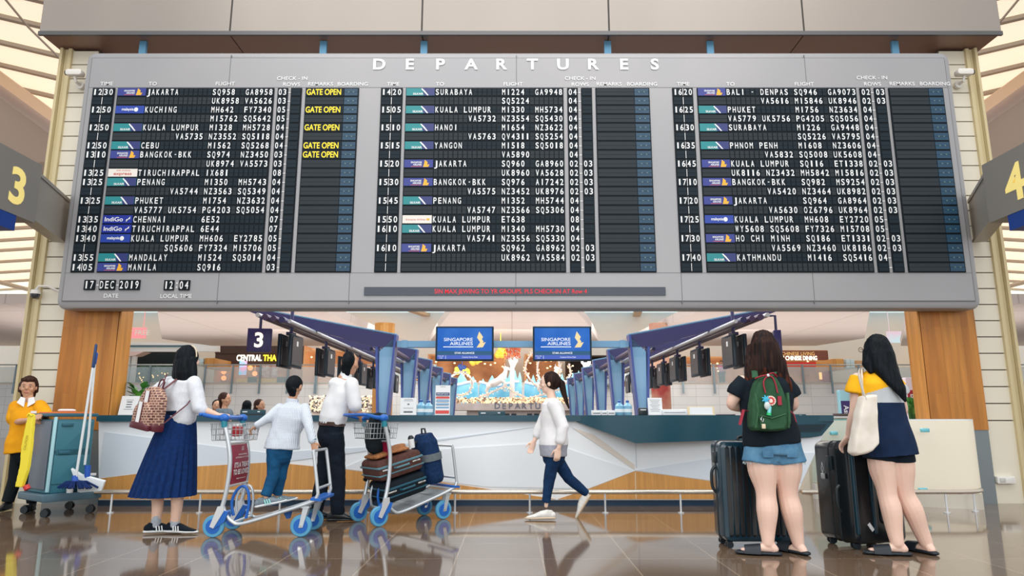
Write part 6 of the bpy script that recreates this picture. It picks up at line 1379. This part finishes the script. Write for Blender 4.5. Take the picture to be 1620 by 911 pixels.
for x0, y0, x1, y1, x2, y2 in ((1186, 650, 1178, 648, 1172, 672), (1249, 645, 1258, 655, 1262, 668)):
    g = G(); g.tube([BQ(x0, y0, -.05), BQ(x1, y1, -.03), BQ(x2, y2, -.03)], [(.016, .004)]*3, 8); g.build('hanging_strap', red, bag)
for x, y in ((1196, 597), (1222, 597)):
    g = G(); g.tube([BQ(x, y, -.02), P(x-3 if x < 1210 else x+5, 583, Yg-.05), P(x-8 if x < 1210 else x+10, 592, Yg+.1)], [(.022, .006)]*3, 8); g.build('shoulder_strap', green, bag)
kc = thing('keychain_charm', 'blue and green charm cluster dangling on the green backpack', 'keychain', BQ(1207, 640, .10))
g = G(); g.ell(BQ(1208, 642, .085), (.022, .014, .030), mi=0); g.build('white_charm', mat('charm_white', (206, 216, 216), .4), kc)
g = G(); c = BQ(1206, 632, .085)
for k in range(7): a = 2*math.pi*k/7; g.tube([c, c+Vector((math.cos(a)*.026, 0, math.sin(a)*.026))], [.009, .005], 8, round_=True)
g.build('cyan_tassel', mat('charm_cyan', (60, 186, 222), .4), kc)
g = G(); g.tube([BQ(1212, 645, .08), BQ(1211, 653, .085)], .014, 10, round_=True); g.build('cyan_bottle', mat('charm_aqua', (120, 210, 220), .3), kc); g = G(); g.tube([BQ(1211, 653, .085), BQ(1210.5, 657, .085)], .017, 8); g.build('green_cap', mat('charm_green', (30, 190, 110), .4), kc)
kc = thing('keyring_tag', 'small metal clip with cream square tag on the backpack pocket', 'keychain', BQ(1200, 670, .095))
g = G(); g.tube(cr([BQ(1200, 659, .085), BQ(1198, 663, .09), BQ(1201, 667, .09), BQ(1202, 662, .09)]), .003, 6); g.build('clip', chrome, kc); g = G(); g.rbox(BQ(1202, 674, .092), (.026, .012, .034), .004); g.build('tag', mat('tag_cream', (226, 210, 180), .5), kc)

# ================================================================ black ribbed suitcase
case_teal = mat('case_gloss_teal', (16, 52, 68), .25, spec=.6, coat=.3); case_blk = mat('case_black_gloss', (16, 24, 30), .28, spec=.6, coat=.3)
def casters(root, pts, r=.026):
    for p in pts:
        w = thing if False else None; g = G(); g.tube([p+UP*.085, p+UP*.045], [.024, .020], 12); g.prism([p+Vector((-.018, -.02, .02)), p+Vector((.018, -.02, .02)), p+Vector((.022, -.02, .06)), p+Vector((-.022, -.02, .06))], (0, .04, 0)); o = g.build('caster', black, root)
        for e in (-.02, .02):
            g = G(); c = p+Vector((0, e, r)); g.tube([c-Vector((0, .008, 0)), c+Vector((0, .008, 0))], r, 18); g.build('caster_wheel', mat('caster_rubber', (24, 36, 44), .4), o)
xa, xb = P(1143, 780, 5.60).x, P(1256, 780, 5.60).x; zb_, zt_ = P(0, 858, 5.6).z, P(0, 698, 5.6).z
root = thing('large_suitcase', 'large black ribbed suitcase behind the woman in denim shorts', 'suitcase', ((xa+xb)/2, 5.75, 0), group='large black upright suitcases')
cx_ = (xa+xb)/2; w_ = xb-xa; h_ = zt_-zb_; g = G(); g.rbox((cx_, 5.75, (zt_+zb_)/2), (w_, .29, h_), .055, er=.035, seg=6); g.build('shell', case_teal, root)
for i in range(11):
    x = lerp(xa+.055, xb-.055, i/10); g = G(); g.rbox((x, 5.75, (zt_+zb_)/2), (.026, .305, h_-.05), .010, X=(1, 0, 0), er=.03); g.build('rib', case_blk, root)
g = G(); g.rbox((cx_, 5.75, (zt_+zb_)/2), (w_+.012, .028, h_+.012), .058, er=.006, seg=6); g.build('zip_frame', mat('case_frame', (26, 36, 42), .5), root)
g = G(); g.tube(cr([Vector((xa-.004, 5.75, zt_-.20)), Vector((xa-.035, 5.75, zt_-.25)), Vector((xa-.035, 5.75, zt_-.36)), Vector((xa-.004, 5.75, zt_-.41))]), .012, 10); g.build('side_handle', black, root)
g = G(); g.rbox((xa-.006, 5.75, zt_-.13), (.03, .08, .09), .008); g.build('lock', black, root)
g = G(); g.tube(cr([Vector((cx_-.09, 5.75, zt_)), Vector((cx_-.07, 5.75, zt_+.03)), Vector((cx_+.07, 5.75, zt_+.03)), Vector((cx_+.09, 5.75, zt_))]), .012, 10); g.build('top_handle', black, root)
casters(root, [Vector((xa+.05, 5.66, 0)), Vector((xb-.05, 5.66, 0)), Vector((xa+.05, 5.84, 0)), Vector((xb-.05, 5.84, 0))])

# ================================================================ black smooth suitcase
A, B, D = P(1347, 780, 5.52), P(1300, 780, 5.82), P(1430, 780, 5.66); A.z = B.z = D.z = 0
X_ = (D-A).normalized(); Yv = Vector((-X_.y, X_.x, 0)); w_ = (D-A).length; dp = .40; zb_, zt_ = P(0, 862, 5.55).z, P(0, 699, 5.55).z; h_ = zt_-zb_
c0 = A+X_*w_/2+Yv*dp/2; c = c0+UP*(zb_+h_/2)
root = thing('large_suitcase', 'large smooth black suitcase with white tag beside the woman in yellow top', 'suitcase', c0, group='large black upright suitcases')
g = G(); g.rbox(c, (w_, dp, h_), .06, X=X_, Y=Yv, er=.04, seg=6); g.build('shell', case_blk, root)
g = G(); g.rbox(c-Yv*0.05, (w_+.012, .022, h_+.012), .064, X=X_, Y=Yv, er=.006, seg=6); g.rbox(c+Yv*.02, (w_+.010, .014, h_+.010), .064, X=X_, Y=Yv, er=.006, seg=6); g.build('zip_frame', mat('case_frame', (26, 36, 42), .5), root)
for t, m in ((.06, case_teal), (.38, case_teal)):
    g = G(); g.rbox(A+X_*w_*t+Yv*(.0)+UP*(zb_+h_*.52), (.026, .03, h_*.84), .012, X=X_, Y=Yv); g.build('corner_strip' if t < .1 else 'front_strip', m, root)
g = G(); g.rbox(A+X_*w_*.70+Yv*.0+UP*(zb_+h_*.50), (w_*.42, .03, h_*.62), .04, X=X_, Y=Yv); g.build('front_panel', mat('case_panel', (20, 32, 40), .4), root)
ls = B-A; sd = -X_
g = G(); pc = A+Yv*.20-X_*.012+UP*(zt_-.17); g.rbox(pc, (.02, .05, .11), .006, X=X_, Y=Yv); g.build('combination_lock', mat('lock_dark', (30, 44, 52), .3), root)
g = G(); g.tube(cr([A+Yv*.12-X_*.004+UP*(zt_-.34), A+Yv*.12-X_*.035+UP*(zt_-.38), A+Yv*.12-X_*.035+UP*(zt_-.50), A+Yv*.12-X_*.004+UP*(zt_-.54)]), .012, 10); g.build('side_handle', black, root)
g = G(); c1 = A+Yv*.28-X_*.018+UP*(zt_-.17); g.tube([c1, c1-UP*.05+Yv*.012, c1-UP*.09, c1-UP*.05-Yv*.012], .0028, 6, closed=True); g.rbox(c1-UP*.11, (.014, .032, .045), .005, X=X_, Y=Yv); g.build('padlock', mat('padlock_white', (196, 202, 204), .3, .4), root)
g = G(); g.obox(A+X_*w_*.30-Yv*.004+UP*(zb_+.13), (.028, .004, .065), X=(X_*.75+UP*.55), Y=Yv); g.build('white_sticker', white, root)
casters(root, [c0+X_*e*w_*.38+Yv*f_*dp*.32 for e in (-1, 1) for f_ in (-1, 1)], .030)

# ================================================================ woman in yellow colour-block top
Yh = 5.38; q = lambda x, y, d=0: P(x, y, Yh+d)
root = thing('person', 'woman with long black hair in yellow, grey and navy top beside the smooth suitcase', 'person', (q(1430, 878).x, Yh, 0), group='travellers in the hall')
Fw = vec(-.12, .99, 0).normalized(); Lw = vec(.99, .12, 0); lk = vec(-.35, .92, .15).normalized()
J = dict(head=q(1387, 557), neck=q(1388, 582), sl=q(1357, 600), sr=q(1414, 603), waist=q(1393, 655), hip=q(1403, 698), el=q(1351, 650, .02), wl=q(1342, 690, .12), er=q(1430, 648, .05), wr=q(1420, 668, .27),
         hl=q(1392, 712), hr=q(1422, 712), kl=q(1403, 778, -.01), kr=q(1430, 778, .02), al=q(1419, 858, -.04), ar=q(1465, 858, .03))
figure(root, J, Fw, lk, 1.0, 1.0, skinm('skin_pale', (246, 210, 192)), hands=dict(l=((-.25, .5, -.6), (0, 0, -1), (.9, .3, 0), .5), r=((-.5, .8, .3), (-1, -.3, .2), (0, 0, 1), .8)),
       feet=dict(l=(-.97, .25, 0), r=(-.25, .97, 0)), leg=(.096, .100, .072, .074, .048), footdrop=.070, vox=.0055)
yel = fab('top_yellow', (246, 186, 36), (240, 178, 30), n=8); gry = fab('top_grey', (196, 202, 206), n=8); nav = fab('top_navy', (24, 44, 76), (20, 38, 66), n=8)
def blk(c):
    zy = lerp(q(1345, 628).z, q(1395, 612).z, (c.x-q(1345, 620).x)/(q(1395, 620).x-q(1345, 620).x))
    if c.x < q(1360, 610).x and c.z > q(0, 630).z: return 0
    return 0 if c.z > min(zy, q(0, 609).z) else (1 if c.z > q(0, 637).z else 2)
cloth('top', yel, root, [([q(1409, 721), q(1406, 705), q(1398, 670), q(1391, 635), q(1387, 608), q(1387, 592), q(1388, 585)], [(.205, .165), (.200, .16), (.180, .145), (.175, .135), (.165, .12), (.095, .08), (.06, .058)], Fw, False),
    ([J['sl']+Lw*.03, J['sl'].lerp(J['el'], .35), J['sl'].lerp(J['el'], .44)], [.082, .084, .086], None, False), ([J['sr']-Lw*.03, J['sr'].lerp(J['er'], .35), J['sr'].lerp(J['er'], .44)], [.080, .082, .084], None, False)], vox=.007, amp=.010, sc=(5, 5, 5), seed=31, mats=[yel, gry, nav], pf=blk)
cloth('shorts', fab('shorts_black', (16, 28, 42), n=8), root, [([q(1404, 700), q(1406, 716)], [(.170, .135), (.178, .14)], Fw, False), ([q(1407, 712), q(1407, 727)], [(.05, .10), (.045, .09)], Fw, False), ([J['hl'], q(1391, 728)], [.112, .118], None, False), ([J['hr'], q(1424, 731)], [.104, .110], None, False)], amp=.004, seed=32)
hc = J['head']
hairmesh('hair', hair_b, root, [([hc+UP*.06-lk*.02, hc-Fw*.05-UP*.03+Lw*.0, hc-Fw*.08-UP*.13+Lw*.0, hc-Fw*.125-UP*.22+Lw*.025, hc-Fw*.16-UP*.30+Lw*.05, hc-Fw*.165-UP*.38+Lw*.075], [(.09, .08), (.108, .08), (.100, .065), (.068, .045), (.045, .030), (.014, .010)], Fw),
    ([hc-Lw*.06, hc-Lw*.095-UP*.10-Fw*.02, hc-Lw*.10-UP*.155-Fw*.05], [.05, .045, .02]), ([hc+Lw*.07, hc+Lw*.10-UP*.09, hc+Lw*.105-UP*.14, hc+Lw*.115-UP*.17], [.040, .034, .024, .010])],
    [(hc-lk*.012+UP*.03, (.094, .106, .106), Lw, Fw)], seed=33, amp=.004)
g = G(); L2 = lk.cross(UP).normalized(); c = hc-L2*.05+lk*.085+UP*.01
for e in (-.018, .018): pass
g.tube([hc-L2*.082+lk*.0+UP*.015, hc-L2*.080+lk*.085+UP*.012], .0025, 6); g.tube([c+L2*.0+Vector((0, 0, .018*math.sin(a)))+L2*.024*math.cos(a)+lk*.02 for a in [2*math.pi*k/14 for k in range(14)]], .0025, 6, closed=True)
g.tube([hc+L2*.05+lk*.105+UP*.01+Vector((0, 0, .018*math.sin(a)))+L2*.024*math.cos(a) for a in [2*math.pi*k/14 for k in range(14)]], .0025, 6, closed=True); g.tube([hc-L2*.026+lk*.105+UP*.01, hc+L2*.026+lk*.105+UP*.01], .0025, 6); g.build('glasses', mat('glasses_brown', (90, 56, 40), .3), root)
slipper(root, J['al'], (-.97, .25), 0); slipper(root, J['ar'], (-.25, .97), 0)
# tote bag
tote = thing('tote_bag', 'off-white canvas tote bag hanging from the left shoulder of the woman in yellow top', 'bag', q(1362, 680, -.16))
canvas = fab('canvas_white', (232, 226, 216), (222, 214, 202), n=10)
g = G(); TB = lambda x, y, d=0: P(x, y, Yh-.20)-Fw*d
pl = [(1361, 626), (1384, 624), (1385, 660), (1386, 702), (1375, 713), (1352, 720), (1345, 716), (1347, 694), (1354, 660)]; R = []
for dd, k in ((-.05, .92), (-.02, 1.0), (.03, 1.0), (.05, .90)): R.append([TB(1366+(x-1366)*k, 672+(y-672)*(k*.5+.5), dd) for x, y in pl])
g.rings(R); r_ = remesh(g, .007, 5); wrinkle(r_, .010, (7, 7, 5), 35); r_.build('bag_body', canvas, tote, ang=180)
for dx, dd in ((0, .02), (4, -.03)):
    g = G(); g.tube(cr([TB(1364+dx, 632, dd+.02), TB(1362+dx, 612, .0+dd*.5), P(1359+dx, 594, Yh-.125), P(1359+dx, 585, Yh-.02), P(1361+dx, 592, Yh+.10), P(1364, 610, Yh+.16)]), [(.017, .0035)]*26, 8, up=Lw if False else None); g.build('strap', canvas, tote)

# ================================================================ cleaner in yellow tunic and her cart
Yk = 7.85; q = lambda x, y, d=0: P(x, y, Yk+d)
root = thing('person', 'cleaner in yellow tunic with white collar standing behind the teal cleaning cart', 'person', (q(35, 803).x, Yk, 0))
Fw = vec(.45, -.9, 0).normalized(); Lw = vec(.9, .45, 0); lk = vec(.45, -.9, -.05).normalized(); s = .98
J = dict(head=q(45, 612), neck=q(45, 630), sl=q(26, 644), sr=q(63, 643), waist=q(43, 680), hip=q(42, 705), el=q(22, 668, -.05), wl=q(50, 664, -.32), er=q(74, 662, -.08), wr=q(66, 657, -.33),
         hl=q(32, 712), hr=q(50, 712), kl=q(24, 757), kr=q(50, 757), al=q(12, 794, -.02), ar=q(52, 795, 0))
figure(root, J, Fw, lk, s, 1.0, skin2, hands=dict(l=((.9, -.3, 0), (0, 0, -1), (.3, .9, 0), .7), r=((.3, -.9, 0), (0, 0, -1), (-.9, -.3, 0), .7)), slim=.72)
face(root, J['head'], lk, s)
ylt = fab('tunic_yellow', (238, 168, 30), (228, 156, 24), n=8)
cloth('tunic', ylt, root, [([q(40, 716), q(41, 700), q(43, 680), q(44, 660), q(45, 646), q(45, 636)], [(.20, .16), (.195, .155), (.165, .135), (.17, .13), (.165, .11), (.06, .06)], Fw, False),
    ([J['sl'], J['sl'].lerp(J['el'], .75)], [.075, .078], None, True), ([J['sr'], J['sr'].lerp(J['er'], .75)], [.075, .078], None, True)], amp=.010, sc=(6, 6, 6), seed=41)
blt = fab('trousers_cleaner', (20, 28, 34), n=8)
cloth('trousers', blt, root, [([q(42, 700), q(42, 716)], [(.15, .12), (.15, .12)], Fw, True), ([J['hl'], J['kl'], J['al']+UP*0], [.085, .068, .058], None, False), ([J['hr'], J['kr'], J['ar']], [.085, .068, .058], None, False)], amp=.006, seed=42)
g = G(); nk = J['neck']
for e in (-1, 1): g.prism([nk+Lw*e*.015+Fw*.065-UP*.10, nk+Lw*e*.015+Fw*.055+UP*.0, nk+Lw*e*.06+Fw*.02+UP*.015, nk+Lw*e*.085+Fw*.075-UP*.05], Fw*.05)
g.build('white_collar', paper, root); g = G(); c = q(57, 652)+Fw*.155; g.obox(c, (.055, .008, .026), Lw, Fw); g.build('name_badge', paper, root)
hc = J['head']; hairmesh('hair', hair_dk, root, [([hc-lk*.04-UP*.02, hc-lk*.05-UP*.09], [(.088, .05), (.075, .04)], lk), ([hc+Lw*.075-lk*.015+UP*.03, hc+Lw*.082-lk*.02-UP*.05], [.022, .016]), ([hc-Lw*.075-lk*.015+UP*.03, hc-Lw*.082-lk*.02-UP*.05], [.022, .016]), ([hc+lk*.065+UP*.085-Lw*.05, hc+lk*.080+UP*.080, hc+lk*.065+UP*.085+Lw*.05], [.02, .026, .02])], [(hc-lk*.020+UP*.030, (.088, .098, .100), Lw, lk)], seed=43)
for k, d in (('l', (.2, -1)), ('r', (.5, -.9))): an = J['a'+k]; shoe(root, Vector((an.x, an.y, .08)), d, 1.0, mat('leather_black', (18, 26, 32), .3), black, drop=.078)
# cart
cN, cL, cR = Fl(70, 819), Fl(42, 811), Fl(148, 811)
u1 = (cR-cN).normalized(); u2 = Vector((-u1.y, u1.x, 0)); l1, l2 = (cR-cN).length, max((cL-cN).dot(u2), .42)
cart = thing('cleaning_cart', 'grey teal janitor cart with orange lid before the cleaner', 'cleaning cart', cN+(u1*l1+u2*l2)/2); cc = cN+(u1*l1+u2*l2)/2
ct = mat('cart_teal', (62, 122, 138), .45, vary=(2, (56, 114, 132))); ctd = mat('cart_teal_dark', (44, 98, 116), .45); cg = mat('cart_grey', (100, 112, 128), .45)
g = G(); g.rbox(cc+UP*.190, (l1+.10, l2+.06, .075), .015, X=u1, Y=u2); g.build('base_platform', mat('cart_base', (74, 104, 120), .5), cart)
zt_ = P(0, 657, 7.3).z; bw, bd = l1*.86, l2*.78; bcn = cc-u1*.03
g = G(); g.rbox(bcn+UP*(.23+(zt_-.23)/2-.02), (bw, bd, zt_-.27), .015, X=u1, Y=u2); g.build('cabinet', ct, cart)
g = G(); g.rbox(bcn-u1*(bw/2+.005)+UP*(.23+(zt_-.25)/2), (.012, bd*.92, zt_-.32), .01, X=u1, Y=u2); g.build('side_panel', cg, cart)
for e in (-.06, .30):
    g = G(); g.rbox(bcn-u2*(bd/2+.006)+u1*bw*.02+UP*(zt_*.62+e*.8-.09), (bw*.84, .012, .36), .012, X=u1, Y=u2); g.build('door', ct, cart)
    g = G(); g.rbox(bcn-u2*(bd/2+.018)-u1*bw*.18+UP*(zt_*.62+e*.8+.055), (.11, .02, .035), .008, X=u1, Y=u2); g.build('latch', ctd, cart)
g = G(); g.rbox(bcn-u2*(bd/2+.012)-u1*(bw/2-.012)+UP*(.23+(zt_-.23)/2), (.030, .02, zt_-.26), .006, X=u1, Y=u2); g.build('corner_rail', mat('rail_aqua', (170, 216, 226), .4), cart)
g = G(); g.rbox(bcn+UP*(zt_+.005), (bw+.05, bd+.05, .035), .012, X=u1, Y=u2); g.build('rim', ctd, cart); g = G(); g.rbox(bcn+UP*(zt_+.028), (bw*.96, bd*.92, .02), .008, X=u1, Y=u2); g.build('orange_lid', mat('lid_orange', (226, 116, 54), .5), cart)
casters(cart, [cc+u1*i*l1*.46+u2*j*l2*.44 for i in (-1, 1) for j in (-1, 1)], .040)
# wet floor sign, folded, hanging on the cart
ys = mat('sign_yellow', (240, 222, 60), .45); wp = lambda x, y, d=0: P(x, y, 7.12+d)
root = thing('wet_floor_sign', 'folded yellow wet floor sign hanging on the left side of the cleaning cart', 'sign', wp(40, 720))
g = G(); g.prism([wp(44, 655), wp(51, 655), wp(51, 664), wp(47, 712), wp(42, 744), wp(33, 771), wp(23, 770), wp(31, 735), wp(33, 706), wp(40, 672)], (.015, .035, 0)); r_ = remesh(g, .006, 4); r_.build('leaf', ys, root)
g = G(); g.tube([wp(43, 658, -.004), wp(46, 654, -.004), wp(51, 658, -.004)], .010, 8); g.build('grip', ys, root)
g = G(); g.text('CAUTION', wp(40, 712, -.010), .022, R=(wp(46, 672)-wp(38, 712)).normalized(), U=(-1, 0, .2), al='l'); g.build('lettering', mat('sign_olive', (150, 130, 40), .5), root)
g = G(); g.tube([wp(41, 768, .02), wp(44, 774, .02)], .03, 12); g.build('red_foot', mat('foot_red', (200, 50, 50), .4), root)
# mops, flat mop, cups, bottles
pole = mat('pole_white', (220, 228, 232), .4); mblue = mat('mop_blue', (24, 84, 180), .5)
mp_ = lambda x, y, d=0: P(x, y, 7.34+d)
root = thing('mop', 'tall white handled mop leaning at the front of the cleaning cart, reaching highest', 'mop', mp_(118, 765))
g = G(); g.tube([mp_(119, 762), mp_(148, 575)], .013, 12); g.build('handle', pole, root); g = G(); g.tube([mp_(147.5, 580), mp_(152, 546)], [.017, .014], 12, round_=True); g.build('grip', mat('grip_navy', (20, 60, 110), .4), root)
g = G(); g.tube([mp_(119, 764), mp_(118, 752)], [.035, .024], 12); g.build('socket', mblue, root); g = G(); r = random.Random(3)
for k in range(46):
    a = r.uniform(0, 6.28); e = mp_(118, 765)+Vector((math.cos(a)*r.uniform(.06, .22)+.05, math.sin(a)*.10, -.04)); e.z = max(e.z, .245); g.tube([mp_(118, 762), (mp_(118, 762)+e)/2+UP*.03, e], [.012, .012, .010], 6)
tag(g.build('mop_strands', fab('strand_navy', (20, 44, 96)), root), kind='stuff')
root = thing('flat_mop', 'white handled flat mop with blue joint standing on the cleaning cart, second pole', 'mop', mp_(135, 750, .12))
g = G(); g.tube([mp_(134, 735, .12), mp_(140, 690, .12), mp_(150, 575, .12)], .012, 12); g.build('handle', pole, root); g = G(); g.tube([mp_(152, 560, .12), mp_(150, 575, .12)], [.02, .015], 10, round_=True); g.build('grip', mblue, root)
g = G(); g.tube([mp_(139, 736, .12), mp_(138, 756, .12)], [.03, .028], 12); g.rbox(mp_(133, 762, .12), (.16, .05, .03), .012, X=(1, 0, -.25)); g.build('joint', mblue, root)
g = G(); g.prism([mp_(112, 742, .12), mp_(128, 752, .10), mp_(165, 762, .08), mp_(160, 776, .06), mp_(126, 779, .08)], (0, .03, .012)); g.build('pad', mat('pad_white', (216, 224, 228), .6), root)
for px, lab in ((99, 'white paper cup on the cart base, left of the two'), (110, 'white paper cup on the cart base, nearer the mop')):
    c = cc-u2*(l2*.5-.012)+u1*(-.02 if px < 105 else .085); c.z = .229; root = thing('paper_cup', lab, 'cup', c, group='white cups on the cart base'); g = G(); g.tube([c, c+UP*.10], [.030, .040], 16); g.build('cup', paper, root); g = G(); g.tube([c+UP*.10, c+UP*.106], .042, 16); g.build('lid', mat('lid_pale', (206, 214, 220), .4), root)
c = cc-u2*(l2*.5-.012)+u1*.19; c.z = .229; root = thing('spray_bottle', 'small teal spray bottle between the cups on the cart base', 'bottle', c); g = G(); g.tube([c, c+UP*.12, c+UP*.16], [.03, .03, .012], 14); g.build('body', ctd, root); g = G(); g.obox(c+UP*.175, (.06, .02, .025)); g.build('trigger', paper, root)
p = P(88, 655, 7.9); root = thing('cleaning_cloth', 'small white cloth pack lying behind the orange cart lid', 'cloth', bcn+UP*(zt_+.04)); g = G(); g.tube([bcn+UP*(zt_+.055)-u1*.05, bcn+UP*(zt_+.055)+u1*.05], [(.04, .016), (.04, .016)], 12, up=UP, round_=True); g.build('fabric', paper, root)

# ================================================================ people far behind the counter
def seated(px, py, Y, fw, hm, shirt_c, lab, bun=False, s=1.0, fc=False):
    root_c = P(px, py, Y); Fw = Vector((fw[0], fw[1], 0)).normalized(); Lw = Fw.cross(UP)*-1; Lw = Fw.cross(UP)
    h = root_c; hipz = h.z-.74*s; base = Vector((h.x, h.y, 0))
    st = thing('bench_stool', 'dark stool seating the '+lab.replace('seated ', '').split(' behind')[0].split(' right of')[0], 'stool', base, group='stools behind the counter'); g = G(); g.tube([Vector((h.x, h.y, hipz-.19)), Vector((h.x, h.y, hipz-.15))], .19, 16); g.build('seat', dark, st); g = G(); g.tube([base, Vector((h.x, h.y, hipz-.19))], .04, 10); g.tube([base, base+UP*.02], .18, 16); g.build('pedestal', steel_w, st)
    root = thing('person', lab, 'person', base)
    J = dict(head=h, neck=h-UP*.14*s, sl=h-UP*.22*s-Lw*.17*s, sr=h-UP*.22*s+Lw*.17*s, waist=h-UP*.5*s-Fw*.02, hip=Vector((h.x, h.y, hipz)), el=h-UP*.48*s-Lw*.22*s+Fw*.06, wl=h-UP*.58*s-Lw*.10+Fw*.30, er=h-UP*.48*s+Lw*.22*s+Fw*.06, wr=h-UP*.58*s+Lw*.10+Fw*.30)
    for k, e in (('l', -1), ('r', 1)): J['h'+k] = Vector((h.x, h.y, hipz))+Lw*e*.09; J['k'+k] = J['h'+k]+Fw*.42*s+UP*.02; J['a'+k] = Vector((J['k'+k].x, J['k'+k].y, .10))
    figure(root, J, Fw, Fw, s, 1.0, skin2, hands=dict(l=((.0+Fw.x, Fw.y, 0), (0, 0, -1), (Lw.x, Lw.y, 0), .5), r=((Fw.x, Fw.y, 0), (0, 0, -1), (-Lw.x, -Lw.y, 0), .5)), slim=.8, vox=.009)
    face(root, h, Fw, s)
    m = fab('shirt_'+shirt_c[0], shirt_c[1])
    cloth('shirt', m, root, [([J['hip'], J['waist'], h-UP*.33*s, h-UP*.22*s, h-UP*.15*s], [(.16, .13), (.15, .125), (.17, .125), (.165, .105), (.06, .06)], Fw, False), ([J['sl'], J['el']], [.068, .058], None, True), ([J['sr'], J['er']], [.068, .058], None, True)], vox=.012, amp=.006)
    cloth('trousers', blt, root, [([J['hip']-UP*.05, J['hip']+UP*.04], [(.16, .13), (.155, .125)], Fw, True), ([J['hl'], J['kl'], J['al']-UP*.02], [.085, .07, .055], None, True), ([J['hr'], J['kr'], J['ar']-UP*.02], [.085, .07, .055], None, True)], vox=.012, amp=.004)
    for k in ('l', 'r'): shoe(root, Vector((J['a'+k].x, J['a'+k].y, .08)), (Fw.x, Fw.y), 1.0, mat('leather_black', (18, 26, 32), .3), black, drop=.078)
    parts = [([h-UP*.02-Fw*.045, h-UP*.10-Fw*.05], [(.085, .05), (.06, .035)], Fw)]
    if bun: parts = [([h-Fw*.03, h-UP*.12-Fw*.06, h-UP*.24-Fw*.06], [(.09, .07), (.10, .06), (.05, .03)], Fw)]
    hairmesh('hair', hm, root, parts, [(h-Fw*.022+UP*.028, (.090, .100, .102), Lw, Fw)], vox=.009)
seated(343, 642, 13.6, (.35, -.9), hair_b, ('dark', (60, 70, 80)), 'seated boy with black hair behind the counter, left of the grey hooded youth')
seated(356, 632, 12.0, (.95, -.1), hair_dk, ('hood_grey', (110, 126, 138)), 'seated youth in grey hooded top behind the counter, facing right')
seated(391, 643, 13.9, (-.1, 1), hair_b, ('charcoal', (44, 52, 60)), 'seated woman with black hair behind the counter, back to the viewer', True)
seated(411, 642, 12.9, (.8, -.3), hair_dk, ('slate', (70, 84, 96)), 'seated woman with tied dark hair right of the black haired woman', True)
# standing person in pink on the mezzanine
Yp = 38.0; q = lambda x, y, d=0: P(x, y, Yp+d); hz = q(0, 573).z; x_ = q(1141, 575).x
root = thing('person', 'person in pink top far away behind the right mezzanine railing', 'person', (x_, Yp, 2.85)); s = (hz-2.85)/1.50; Fw = vec(-.3, -.95, 0).normalized(); Lw = Fw.cross(UP); h = Vector((x_, Yp, hz))
J = dict(head=h, neck=h-UP*.14*s, sl=h-UP*.22*s-Lw*.17*s, sr=h-UP*.22*s+Lw*.17*s, waist=h-UP*.48*s, hip=h-UP*.66*s, el=h-UP*.5*s-Lw*.22*s, wl=h-UP*.6*s-Lw*.12+Fw*.2, er=h-UP*.5*s+Lw*.22*s, wr=h-UP*.6*s+Lw*.12+Fw*.2,
    hl=h-UP*.72*s-Lw*.09, hr=h-UP*.72*s+Lw*.09, kl=h-UP*1.08*s-Lw*.09, kr=h-UP*1.08*s+Lw*.09, al=Vector((x_, Yp, 2.94))-Lw*.09, ar=Vector((x_, Yp, 2.94))+Lw*.09)
figure(root, J, Fw, Fw, s, 1.0, skin2, slim=.8, vox=.014)
cloth('top', fab('top_pink', (232, 150, 186)), root, [([J['hip'], J['waist'], h-UP*.3*s, h-UP*.2*s], [(.19*s, .14*s), (.17*s, .13*s), (.18*s, .13*s), (.15*s, .1*s)], Fw, False), ([J['sl'], J['el']], [.075*s, .065*s], None, True), ([J['sr'], J['er']], [.075*s, .065*s], None, True)], vox=.02)
cloth('trousers', blt, root, [([J['hip'], J['hl']], [(.16*s, .13*s)]*2, Fw, True), ([J['hl'], J['al']], [.1, .07], None, True), ([J['hr'], J['ar']], [.1, .07], None, True)], vox=.02)
g = G(); g.ell(h-Fw*.02+UP*.03, (.095*s, .105*s, .105*s)); g.build('hair', hair_b, root)
